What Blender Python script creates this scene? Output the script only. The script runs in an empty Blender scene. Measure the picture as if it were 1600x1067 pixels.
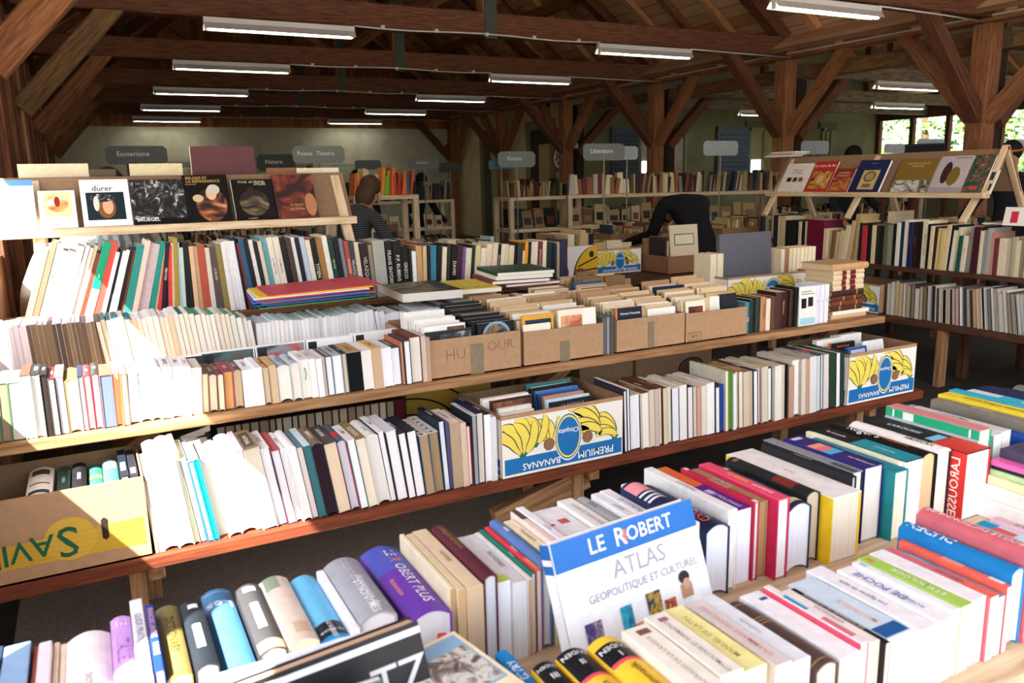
"""Book fair in an old timber market hall, built object by object."""
CAMX, CAMY, CAMZ = (0.88371, -0.46751, -0.02237), (-0.11269, -0.16612, -0.97965), (0.45428, 0.86824, -0.19949)
SKY, SUN, EXPO, LAMP = 0.27, 14, 1.42, 2.6
import bpy, math, random, colorsys
from mathutils import Matrix, Vector
random.seed(7)
C = bpy.context.scene.collection
S = bpy.context.scene
R = math.radians

# ------------------------------------------------------------------ camera, sky, sun, exposure
cd = bpy.data.cameras.new('camera'); cam = bpy.data.objects.new('camera', cd); C.objects.link(cam)
cd.sensor_fit = 'HORIZONTAL'; cd.sensor_width = 36; cd.lens = 36*1251.73/1600
cam.matrix_world = Matrix(((CAMX[0], -CAMY[0], -CAMZ[0], 0), (CAMX[1], -CAMY[1], -CAMZ[1], 0), (CAMX[2], -CAMY[2], -CAMZ[2], 1.62), (0, 0, 0, 1)))
cd.clip_start = .05; cd.clip_end = 200
cd.dof.use_dof = True; cd.dof.focus_distance = 3.3; cd.dof.aperture_fstop = 6.5
S.camera = cam
w = bpy.data.worlds.new('sky'); S.world = w; w.use_nodes = True
nt = w.node_tree; bg = nt.nodes['Background']
sky = nt.nodes.new('ShaderNodeTexSky'); sky.sky_type = 'NISHITA'; sky.sun_disc = False
sky.sun_elevation = R(46); sky.sun_rotation = R(230); sky.dust_density = 2.0
hs = nt.nodes.new('ShaderNodeHueSaturation'); hs.inputs['Saturation'].default_value = .55
nt.links.new(sky.outputs[0], hs.inputs['Color']); nt.links.new(hs.outputs[0], bg.inputs[0]); bg.inputs[1].default_value = SKY
sl = bpy.data.lights.new('sun', 'SUN'); sl.energy = SUN; sl.angle = R(.6); sl.color = (1, .93, .84)
so = bpy.data.objects.new('sun', sl); C.objects.link(so)
so.rotation_euler = Vector((1, .82, -1.35)).to_track_quat('-Z', 'Y').to_euler(); so.location = (-6, -5, 9)
vs = S.view_settings
S.display_settings.display_device = 'sRGB'
vs.view_transform = 'Standard'; vs.look = 'None'; vs.exposure = EXPO; vs.gamma = 1; vs.use_curve_mapping = False
S.cycles.use_denoising = True
S.cycles.max_bounces = 10; S.cycles.diffuse_bounces = 6
S.cycles.sample_clamp_indirect = 8

# ------------------------------------------------------------------ helpers
def lin(h):
    h = h.lstrip('#')
    if len(h) == 3: h = ''.join(c*2 for c in h)
    v = [int(h[i:i+2], 16)/255 for i in (0, 2, 4)]
    return tuple(c/12.92 if c <= .04045 else ((c+.055)/1.055)**2.4 for c in v)
MATS = {}
def nmat(key):
    m = bpy.data.materials.new(key); m.use_nodes = True
    return m, m.node_tree, m.node_tree.nodes['Principled BSDF']
def mat(h, rough=.55, metal=0., spec=.25):
    k = ('p', h, rough, metal)
    if k in MATS: return MATS[k]
    m, t, b = nmat('paint'+h); b.inputs['Roughness'].default_value = rough; b.inputs['Metallic'].default_value = metal
    b.inputs['Specular IOR Level'].default_value = spec
    n = t.nodes.new('ShaderNodeTexNoise'); n.inputs['Scale'].default_value = 35; n.inputs['Detail'].default_value = 4
    tc = t.nodes.new('ShaderNodeTexCoord'); t.links.new(tc.outputs['Object'], n.inputs['Vector'])
    r = t.nodes.new('ShaderNodeValToRGB'); c = lin(h)
    r.color_ramp.elements[0].color = (*[x*.9 for x in c], 1); r.color_ramp.elements[1].color = (*[min(1, x*1.06) for x in c], 1)
    r.color_ramp.elements[0].position = .3; r.color_ramp.elements[1].position = .7
    t.links.new(n.outputs[0], r.inputs[0]); t.links.new(r.outputs[0], b.inputs['Base Color'])
    MATS[k] = m; return m
def flat(h, rough=.6):
    k = ('f', h, rough)
    if k in MATS: return MATS[k]
    m, t, b = nmat('ink'+h); b.inputs['Base Color'].default_value = (*lin(h), 1); b.inputs['Roughness'].default_value = rough; b.inputs['Specular IOR Level'].default_value = .25
    MATS[k] = m; return m
def cover(h): return mat(h, .5)
def page(h):
    k = ('pg', h)
    if k in MATS: return MATS[k]
    m, t, b = nmat('pages'+h); b.inputs['Roughness'].default_value = .9; b.inputs['Specular IOR Level'].default_value = .1
    tc = t.nodes.new('ShaderNodeTexCoord'); mp = t.nodes.new('ShaderNodeMapping'); mp.inputs['Scale'].default_value = (700, 4, 4)
    n = t.nodes.new('ShaderNodeTexNoise'); n.inputs['Scale'].default_value = 1; n.inputs['Detail'].default_value = 2
    t.links.new(tc.outputs['Object'], mp.inputs[0]); t.links.new(mp.outputs[0], n.inputs['Vector'])
    r = t.nodes.new('ShaderNodeValToRGB'); c = lin(h)
    r.color_ramp.elements[0].position = .25; r.color_ramp.elements[1].position = .6
    r.color_ramp.elements[0].color = (*[x*.76 for x in c], 1); r.color_ramp.elements[1].color = (*c, 1)
    t.links.new(n.outputs[0], r.inputs[0]); t.links.new(r.outputs[0], b.inputs['Base Color'])
    MATS[k] = m; return m
def wood(h0, h1, sc=6., rough=.75):
    k = ('w', h0, h1, sc)
    if k in MATS: return MATS[k]
    m, t, b = nmat('wood'+h0); b.inputs['Roughness'].default_value = rough; b.inputs['Specular IOR Level'].default_value = .25
    tc = t.nodes.new('ShaderNodeTexCoord'); mp = t.nodes.new('ShaderNodeMapping'); mp.inputs['Scale'].default_value = (.7, 9, 9)
    oi = t.nodes.new('ShaderNodeObjectInfo'); ad = t.nodes.new('ShaderNodeVectorMath'); ad.operation = 'ADD'
    ml = t.nodes.new('ShaderNodeVectorMath'); ml.operation = 'SCALE'; ml.inputs[3].default_value = 37
    t.links.new(oi.outputs['Random'], ml.inputs[0]); t.links.new(tc.outputs['Object'], ad.inputs[0]); t.links.new(ml.outputs[0], ad.inputs[1])
    n = t.nodes.new('ShaderNodeTexNoise'); n.inputs['Scale'].default_value = sc; n.inputs['Detail'].default_value = 6; n.inputs['Distortion'].default_value = .6
    t.links.new(ad.outputs[0], mp.inputs[0]); t.links.new(mp.outputs[0], n.inputs['Vector'])
    r = t.nodes.new('ShaderNodeValToRGB'); r.color_ramp.elements[0].position = .3; r.color_ramp.elements[1].position = .68
    r.color_ramp.elements[0].color = (*lin(h0), 1); r.color_ramp.elements[1].color = (*lin(h1), 1)
    t.links.new(n.outputs[0], r.inputs[0]); t.links.new(r.outputs[0], b.inputs['Base Color'])
    bp = t.nodes.new('ShaderNodeBump'); bp.inputs['Strength'].default_value = .25; bp.inputs['Distance'].default_value = .01
    t.links.new(n.outputs[0], bp.inputs['Height']); t.links.new(bp.outputs[0], b.inputs['Normal'])
    MATS[k] = m; return m
def planks(h0, h1, axis, width):
    """boards side by side: a dark joint every `width` along `axis` and a tone of its own for each board"""
    k = ('pl', h0, h1, axis, width)
    if k in MATS: return MATS[k]
    m, t, b = nmat('boards'+h0); b.inputs['Roughness'].default_value = .85; b.inputs['Specular IOR Level'].default_value = .2
    tc = t.nodes.new('ShaderNodeTexCoord'); sp = t.nodes.new('ShaderNodeSeparateXYZ'); t.links.new(tc.outputs['Object'], sp.inputs[0])
    dv = t.nodes.new('ShaderNodeMath'); dv.operation = 'DIVIDE'; dv.inputs[1].default_value = width; t.links.new(sp.outputs[axis], dv.inputs[0])
    fl = t.nodes.new('ShaderNodeMath'); fl.operation = 'FLOOR'; t.links.new(dv.outputs[0], fl.inputs[0])
    fr = t.nodes.new('ShaderNodeMath'); fr.operation = 'FRACT'; t.links.new(dv.outputs[0], fr.inputs[0])
    wn = t.nodes.new('ShaderNodeTexWhiteNoise'); wn.noise_dimensions = '1D'; t.links.new(fl.outputs[0], wn.inputs['W'])
    n = t.nodes.new('ShaderNodeTexNoise'); n.inputs['Scale'].default_value = 3; n.inputs['Detail'].default_value = 6; t.links.new(tc.outputs['Object'], n.inputs['Vector'])
    mx = t.nodes.new('ShaderNodeMath'); mx.operation = 'MULTIPLY_ADD'; mx.inputs[1].default_value = .55; t.links.new(wn.outputs['Value'], mx.inputs[0])
    m2 = t.nodes.new('ShaderNodeMath'); m2.operation = 'MULTIPLY'; m2.inputs[1].default_value = .5; t.links.new(n.outputs[0], m2.inputs[0]); t.links.new(m2.outputs[0], mx.inputs[2])
    r = t.nodes.new('ShaderNodeValToRGB'); r.color_ramp.elements[0].color = (*lin(h0), 1); r.color_ramp.elements[1].color = (*lin(h1), 1)
    r.color_ramp.elements[0].position = .15; r.color_ramp.elements[1].position = .85
    t.links.new(mx.outputs[0], r.inputs[0])
    gt = t.nodes.new('ShaderNodeMath'); gt.operation = 'GREATER_THAN'; gt.inputs[1].default_value = .95; t.links.new(fr.outputs[0], gt.inputs[0])
    mix = t.nodes.new('ShaderNodeMix'); mix.data_type = 'RGBA'; mix.inputs[7].default_value = (*[x*.25 for x in lin(h0)], 1)
    t.links.new(gt.outputs[0], mix.inputs[0]); t.links.new(r.outputs[0], mix.inputs[6]); t.links.new(mix.outputs[2], b.inputs['Base Color'])
    MATS[k] = m; return m
def emis(h, s):
    k = ('e', h, s)
    if k in MATS: return MATS[k]
    m, t, b = nmat('glow'); b.inputs['Emission Color'].default_value = (*lin(h), 1); b.inputs['Emission Strength'].default_value = s
    b.inputs['Base Color'].default_value = (.8, .8, .8, 1); MATS[k] = m; return m
def mottled(key, cols, scale, rough=.5, detail=6, dist=1.5):
    """a picture print of soft coloured patches"""
    k = ('m', key)
    if k in MATS: return MATS[k]
    m, t, b = nmat('print_'+key); b.inputs['Roughness'].default_value = rough
    tc = t.nodes.new('ShaderNodeTexCoord'); n = t.nodes.new('ShaderNodeTexNoise'); n.inputs['Scale'].default_value = scale; n.inputs['Detail'].default_value = detail; n.inputs['Distortion'].default_value = dist
    t.links.new(tc.outputs['Object'], n.inputs['Vector']); r = t.nodes.new('ShaderNodeValToRGB'); e = r.color_ramp.elements
    for i, c in enumerate(cols):
        p = .3+.42*i/(len(cols)-1)
        if i < 2: e[i].position = p; e[i].color = (*lin(c), 1)
        else: x = e.new(p); x.color = (*lin(c), 1)
    t.links.new(n.outputs[0], r.inputs[0]); t.links.new(r.outputs[0], b.inputs['Base Color']); MATS[k] = m; return m

TXT = {}
def glyphs(s, off=.006):
    key = s
    s = s[1:] if s[:1] == '~' else s      # ~ asks for a thin pen stroke
    if key in TXT: return TXT[key]
    cu = bpy.data.curves.new('t', 'FONT'); cu.body = s; cu.align_x = 'CENTER'; cu.align_y = 'CENTER'; cu.resolution_u = 2; cu.offset = .006 if key == s else -.018
    o = bpy.data.objects.new('t', cu); C.objects.link(o)
    bpy.context.view_layer.update()
    me = bpy.data.meshes.new_from_object(o.evaluated_get(bpy.context.evaluated_depsgraph_get()))
    v = [p.co.copy() for p in me.vertices]; f = [tuple(p.vertices) for p in me.polygons]
    bpy.data.meshes.remove(me); bpy.data.objects.remove(o); bpy.data.curves.remove(cu)
    wd = (max(p.x for p in v)-min(p.x for p in v)) if v else 1
    TXT[key] = (v, f, wd); return TXT[key]

class MB:
    def __init__(s): s.v = []; s.f = []; s.mi = []; s.m = []; s.sm = []
    def mat(s, m):
        if m not in s.m: s.m.append(m)
        return s.m.index(m)
    def add(s, vs, fs, m, M=None, smooth=False):
        b = len(s.v); k = s.mat(m)
        s.v += [(M @ Vector(p)) if M else Vector(p) for p in vs]
        for f in fs: s.f.append([b+i for i in f]); s.mi.append(k); s.sm.append(smooth)
    def box(s, x0, x1, y0, y1, z0, z1, m, M=None):
        v = [(x, y, z) for x in (x0, x1) for y in (y0, y1) for z in (z0, z1)]
        s.add(v, [(0, 1, 3, 2), (4, 6, 7, 5), (0, 4, 5, 1), (2, 3, 7, 6), (0, 2, 6, 4), (1, 5, 7, 3)], m, M)
    def prism(s, pts, a, b, m, plane='xz', M=None, caps=True):
        n = len(pts); P = (lambda p, q: (p[0], q, p[1])) if plane == 'xz' else ((lambda p, q: (p[0], p[1], q)) if plane == 'xy' else (lambda p, q: (q, p[0], p[1])))
        v = [P(p, a) for p in pts]+[P(p, b) for p in pts]
        f = [(i, (i+1) % n, n+(i+1) % n, n+i) for i in range(n)]
        if caps: f += [tuple(range(n))[::-1], tuple(range(n, 2*n))]
        s.add(v, f, m, M)
    def text(s, t, size, M, m, maxw=None):
        v, f, wd = glyphs(t); k = size/.7
        if maxw and wd*k > maxw: k = maxw/wd
        s.add([(p.x*k, p.y*k, 0) for p in v], f, m, M)
    def tube(s, pts, r, m, n=8, smooth=True):
        rings = []; b = len(s.v); k = s.mat(m); rr = r if isinstance(r, (list, tuple)) else [r]*len(pts)
        for i, p in enumerate(pts):
            p = Vector(p); d = (Vector(pts[min(i+1, len(pts)-1)])-Vector(pts[max(i-1, 0)])).normalized()
            u = d.cross(Vector((0, 0, 1)) if abs(d.z) < .9 else Vector((1, 0, 0))).normalized(); q = d.cross(u)
            for j in range(n):
                a = 2*math.pi*j/n; s.v.append(p+(u*math.cos(a)+q*math.sin(a))*rr[i])
        for i in range(len(pts)-1):
            for j in range(n):
                s.f.append([b+i*n+j, b+i*n+(j+1) % n, b+(i+1)*n+(j+1) % n, b+(i+1)*n+j]); s.mi.append(k); s.sm.append(smooth)
        s.f.append([b+j for j in range(n)][::-1]); s.mi.append(k); s.sm.append(False)
        s.f.append([b+(len(pts)-1)*n+j for j in range(n)]); s.mi.append(k); s.sm.append(False)
    def ball(s, c, r, m, M=None, nu=14, nv=9):
        v = []; c = Vector(c)
        for i in range(nv+1):
            th = math.pi*i/nv
            for j in range(nu): v.append((c.x+r[0]*math.sin(th)*math.cos(2*math.pi*j/nu), c.y+r[1]*math.sin(th)*math.sin(2*math.pi*j/nu), c.z+r[2]*math.cos(th)))
        s.add(v, [(i*nu+j, (i+1)*nu+j, (i+1)*nu+(j+1) % nu, i*nu+(j+1) % nu) for i in range(nv) for j in range(nu)], m, M, True)
    def build(s, name, parent=None, M=None):
        me = bpy.data.meshes.new(name); me.from_pydata([tuple(p) for p in s.v], [], s.f)
        for m in s.m: me.materials.append(m)
        me.polygons.foreach_set('material_index', s.mi); me.polygons.foreach_set('use_smooth', s.sm); me.update()
        o = bpy.data.objects.new(name, me); C.objects.link(o)
        if parent is not None: o.parent = parent
        if M is not None: o.matrix_basis = M
        return o
LABELS = {}
def tag(o, label, cat, group=None):
    label = ' '.join(label.split()); n = LABELS.get(label, 0); LABELS[label] = n+1
    o['label'] = label; o['category'] = cat
    if group: o['group'] = group
    return o
def struct(o): o['kind'] = 'structure'; return o
def empty(name, M=None):
    o = bpy.data.objects.new(name, None); C.objects.link(o)
    if M is not None: o.matrix_basis = M
    return o
def T(x, y, z): return Matrix.Translation((x, y, z))
def RX(a): return Matrix.Rotation(R(a), 4, 'X')
def RY(a): return Matrix.Rotation(R(a), 4, 'Y')
def RZ(a): return Matrix.Rotation(R(a), 4, 'Z')
def cols(x, y, z): return Matrix(((x[0], y[0], z[0], 0), (x[1], y[1], z[1], 0), (x[2], y[2], z[2], 0), (0, 0, 0, 1)))
def beam(name, p0, p1, wd, ht, m, up=(0, 0, 1), parent=None):
    """a squared timber from p0 to p1, its length along its own X"""
    p0, p1 = Vector(p0), Vector(p1); d = p1-p0; L = d.length; x = d.normalized()
    y = Vector(up).cross(x).normalized(); z = x.cross(y); e = min(wd, ht)*.06
    b = MB(); a, c = wd/2, ht/2
    pr = [(-a+e, -c), (a-e, -c), (a, -c+e), (a, c-e), (a-e, c), (-a+e, c), (-a, c-e), (-a, -c+e)]
    b.prism(pr, 0, L, m, 'yz')
    return b.build(name, parent, T(*p0) @ cols(x, y, z))
ONES = ['', 'first', 'second', 'third', 'fourth', 'fifth', 'sixth', 'seventh', 'eighth', 'ninth', 'tenth', 'eleventh', 'twelfth', 'thirteenth', 'fourteenth', 'fifteenth', 'sixteenth', 'seventeenth', 'eighteenth', 'nineteenth']
def nth(n):
    if n < 20: return ONES[n]
    t = {2: 'twent', 3: 'thirt', 4: 'fort', 5: 'fift', 6: 'sixt', 7: 'sevent', 8: 'eight', 9: 'ninet'}[n//10]
    return t+'ieth' if n % 10 == 0 else t+'y-'+ONES[n % 10]
def cname(h):
    r, g, b = [int(h.lstrip('#')[i:i+2], 16)/255 for i in (0, 2, 4)] if len(h.lstrip('#')) == 6 else [int(c*2, 16)/255 for c in h.lstrip('#')]
    hh, s, v = colorsys.rgb_to_hsv(r, g, b); hh *= 360
    if v < .2: return 'black'
    if s < .09: return 'white' if v > .87 else 'pale grey' if v > .68 else 'grey' if v > .4 else 'charcoal'
    if hh < 14 or hh > 345: n = 'red' if s > .5 else 'rose'
    elif hh < 42: n = ('cream' if v > .85 else 'beige') if s < .3 and v > .65 else 'tan' if v > .6 else 'brown'
    elif hh < 65: n = ('ivory' if v > .82 else 'buff') if s < .35 and v > .6 else 'yellow' if v > .7 else 'olive'
    elif hh < 165: n = 'green'
    elif hh < 195: n = 'teal'
    elif hh < 260: n = 'blue'
    elif hh < 300: n = 'violet'
    else: n = 'plum'
    if n in ('red', 'green', 'teal', 'blue', 'violet', 'plum', 'rose', 'olive', 'brown'):
        n = ('dark ' if v < .38 else 'pale ' if v > .75 and s < .35 else '')+n
    return n

# ------------------------------------------------------------------ one book of any pose
def book(name, M, t, L, w, spine, board, pg, hard=True, rnd=False, deco=(), flip=False):
    """local x = thickness, y = along the spine (0 = near or lower end), z = 0 at the spine, -w at the fore edge"""
    t = max(t, .004); c = (.0024 if t > .012 else .0012) if hard else .0006; ov = .003 if hard else .0008
    bl = min(.2*t, .012) if rnd else .0012; n = 8
    if rnd: us = [k/n for k in range(n+1)]; zs = [-bl*(2*u-1)**2 for u in us]
    else:
        e = min(.0012, t*.2)/t; us = [0, e, 1-e, 1]; zs = [-bl, 0, 0, -bl]
    def az(u):
        u = min(max(u/t, 0), 1)
        return -bl*(2*u-1)**2 if rnd else 0
    mc, mb_, mp = cover(spine), cover(board), page(pg)
    o = [(0, -w)]+[(u*t, z) for u, z in zip(us, zs)]+[(t, -w)]
    i_ = [(c, -w)]+[(c+(t-2*c)*u, z-c) for u, z in zip(us, zs)]+[(t-c, -w)]
    m = MB(); N = len(o)
    for k in range(N-1):
        mt = mb_ if k in (0, N-2) else mc
        (a0, b0), (a1, b1) = o[k], o[k+1]; (p0, q0), (p1, q1) = i_[k], i_[k+1]
        m.add([(a0, 0, b0), (a1, 0, b1), (a1, L, b1), (a0, L, b0)], [(0, 3, 2, 1)], mt)
        m.add([(p0, 0, q0), (p1, 0, q1), (p1, L, q1), (p0, L, q0)], [(0, 1, 2, 3)], mt)
        for y, f in ((0, (0, 1, 2, 3)), (L, (3, 2, 1, 0))): m.add([(a0, y, b0), (a1, y, b1), (p1, y, q1), (p0, y, q0)], [f], mt)
    m.add([(0, 0, -w), (c, 0, -w), (c, L, -w), (0, L, -w)], [(0, 3, 2, 1)], mb_); m.add([(t-c, 0, -w), (t, 0, -w), (t, L, -w), (t-c, L, -w)], [(0, 3, 2, 1)], mb_)
    lift = [.00025]
    def patch(y0, y1, u0, u1, col):
        k = 8 if rnd else 1; lift[0] += .0001
        v = []
        for j in range(k+1):
            u = (u0+(u1-u0)*j/k); v += [(u, y0, az(u)+lift[0]), (u, y1, az(u)+lift[0])]
        m.add(v, [(2*j, 2*j+2, 2*j+3, 2*j+1) for j in range(k)], flat(col, .45))
    for d in deco:
        f = d.split(','); q = f[0]
        if q == 'B': patch(float(f[1])*L, float(f[2])*L, .0008, t-.0008, f[3])
        elif q == 'R': patch(float(f[1])*L, float(f[2])*L, float(f[3])*t, float(f[4])*t, f[5])
        elif q in 'TX' and len(f) >= 5 or q == 'U':
            s = float(f[2]); pos = float(f[4]); off = float(f[5])/1000 if len(f) > 5 and f[5] not in ('', 'x') else 0
            ct = Vector((t/2+off, pos*L, 0)); b0 = len(m.v)
            if q == 'X': Mt = T(*ct) @ cols((-1, 0, 0), (0, -1, 0), (0, 0, 1)); m.text(f[1], min(s, L*.2), Mt, flat(f[3]), t*.85)
            else:
                s = min(s, t*.62)
                Mt = T(*ct) @ (cols((0, 1, 0), (-1, 0, 0), (0, 0, 1)) if flip else cols((0, -1, 0), (1, 0, 0), (0, 0, 1)))
                m.text(f[1], s, Mt, flat(f[3]), L*2*min(pos, 1-pos)*.95)
            for p in m.v[b0:]: p.z = az(p.x)+.0008
        elif q == 'C':
            y0, y1, d0, d1 = [float(x) for x in f[1:5]]; lift[0] += .0001; x = -lift[0]
            m.add([(x, y0*L, -w*(1-d0)), (x, y1*L, -w*(1-d0)), (x, y1*L, -w*(1-d1)), (x, y0*L, -w*(1-d1))], [(0, 3, 2, 1)], flat(f[5], .45))
        elif q == 'V':
            m.text(f[1], float(f[2]), T(-.0006, .022, -w*.52) @ cols((0, 0, -1), (0, 1, 0), (-1, 0, 0)) , flat(f[3]), w*.92)
        elif q in 'NS':      # title running down an upright spine: N small, S large
            s = min((.010 if q == 'N' else .019), t*.62)
            b0 = len(m.v); m.text(f[1], s, T(t/2, L*(.58 if q == 'N' else .5), .0006) @ cols((0, -1, 0), (1, 0, 0), (0, 0, 1)), flat(f[2]), L*.8)
            for p in m.v[b0:]: p.z = az(p.x)+.0007
        elif q == 'F':      # rectangle on the front cover x = t : across, up as fractions
            a0, a1, b0, b1 = [float(x) for x in f[1:5]]; lift[0] += .00012; x = t+lift[0]
            mt = MATS[('m', f[5][1:])] if f[5][0] == '@' else flat(f[5], .4)
            m.add([(x, b0*L, -a0*w), (x, b0*L, -a1*w), (x, b1*L, -a1*w), (x, b1*L, -a0*w)], [(0, 1, 2, 3)], mt)
        elif q == 'E':      # ellipse on the front cover: centre, radii
            a, b, ra, rb = [float(x) for x in f[1:5]]; lift[0] += .00012; x = t+lift[0]
            mt = MATS[('m', f[5][1:])] if f[5][0] == '@' else flat(f[5], .4)
            m.add([(x, (b+rb*math.sin(2*math.pi*k/20))*L, -(a+ra*math.cos(2*math.pi*k/20))*w) for k in range(20)], [tuple(range(20))], mt)
        elif q == 'G':      # words on the front cover: text, height, colour, across, up, max width fraction
            lift[0] += .00012
            m.text(f[1], float(f[2]), T(t+lift[0]+.0004, float(f[5])*L, -float(f[4])*w) @ cols((0, 0, -1), (0, 1, 0), (1, 0, 0)), flat(f[3]), float(f[6])*w if len(f) > 6 else w*.9)
        elif q == 'K': patch(L*float(f[1]), L*float(f[2]), .0006, t-.0006, f[3])
    root = m.build(name, None, M)
    g = MB(); h = -w+(ov if hard else .0002); e2 = .0002
    pts = [(c+e2, h)]+[(p+(e2 if p < t/2 else -e2), q_-e2) for p, q_ in i_[1:-1]]+[(t-c-e2, h)]
    if rnd:
        k = 7; dp = min(.16*t, .01)
        pts += [(t-c-e2-(t-2*c-2*e2)*j/k, h+dp*(1-(2*j/k-1)**2)) for j in range(1, k)]
    g.prism(pts, ov, L-ov, mp, 'xz')
    g.build('page_block', root)
    return root
def up(x, y, z, w, lean=0, rz=0, base=None):
    return (base or Matrix()) @ T(x, y, z) @ RZ(rz) @ RY(-lean) @ T(0, 0, w)
SP = cols((1, 0, 0), (0, 0, 1), (0, -1, 0))      # standing, spine out to -Y
FR = cols((0, -1, 0), (0, 0, 1), (-1, 0, 0))     # standing, front cover to -Y, spine on the -X side
def spine_out(x, y, z, lean=0, base=None): return (base or Matrix()) @ T(x, y, z) @ RY(-lean) @ SP
def front_out(x, y, z, tilt=0, yaw=0, t=0, base=None): return (base or Matrix()) @ T(x, y, z) @ RZ(yaw) @ RX(-tilt) @ T(0, t, 0) @ FR
def lying(x, y, z, yaw=0): return T(x, y, z) @ RZ(yaw) @ cols((0, 0, 1), (0, 1, 0), (-1, 0, 0))   # flat, spine to -X, front up
def kindname(st): return 'hardback_book' if 'h' in st else 'paperback_book'
def wl(s): return len(s.split())

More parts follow.
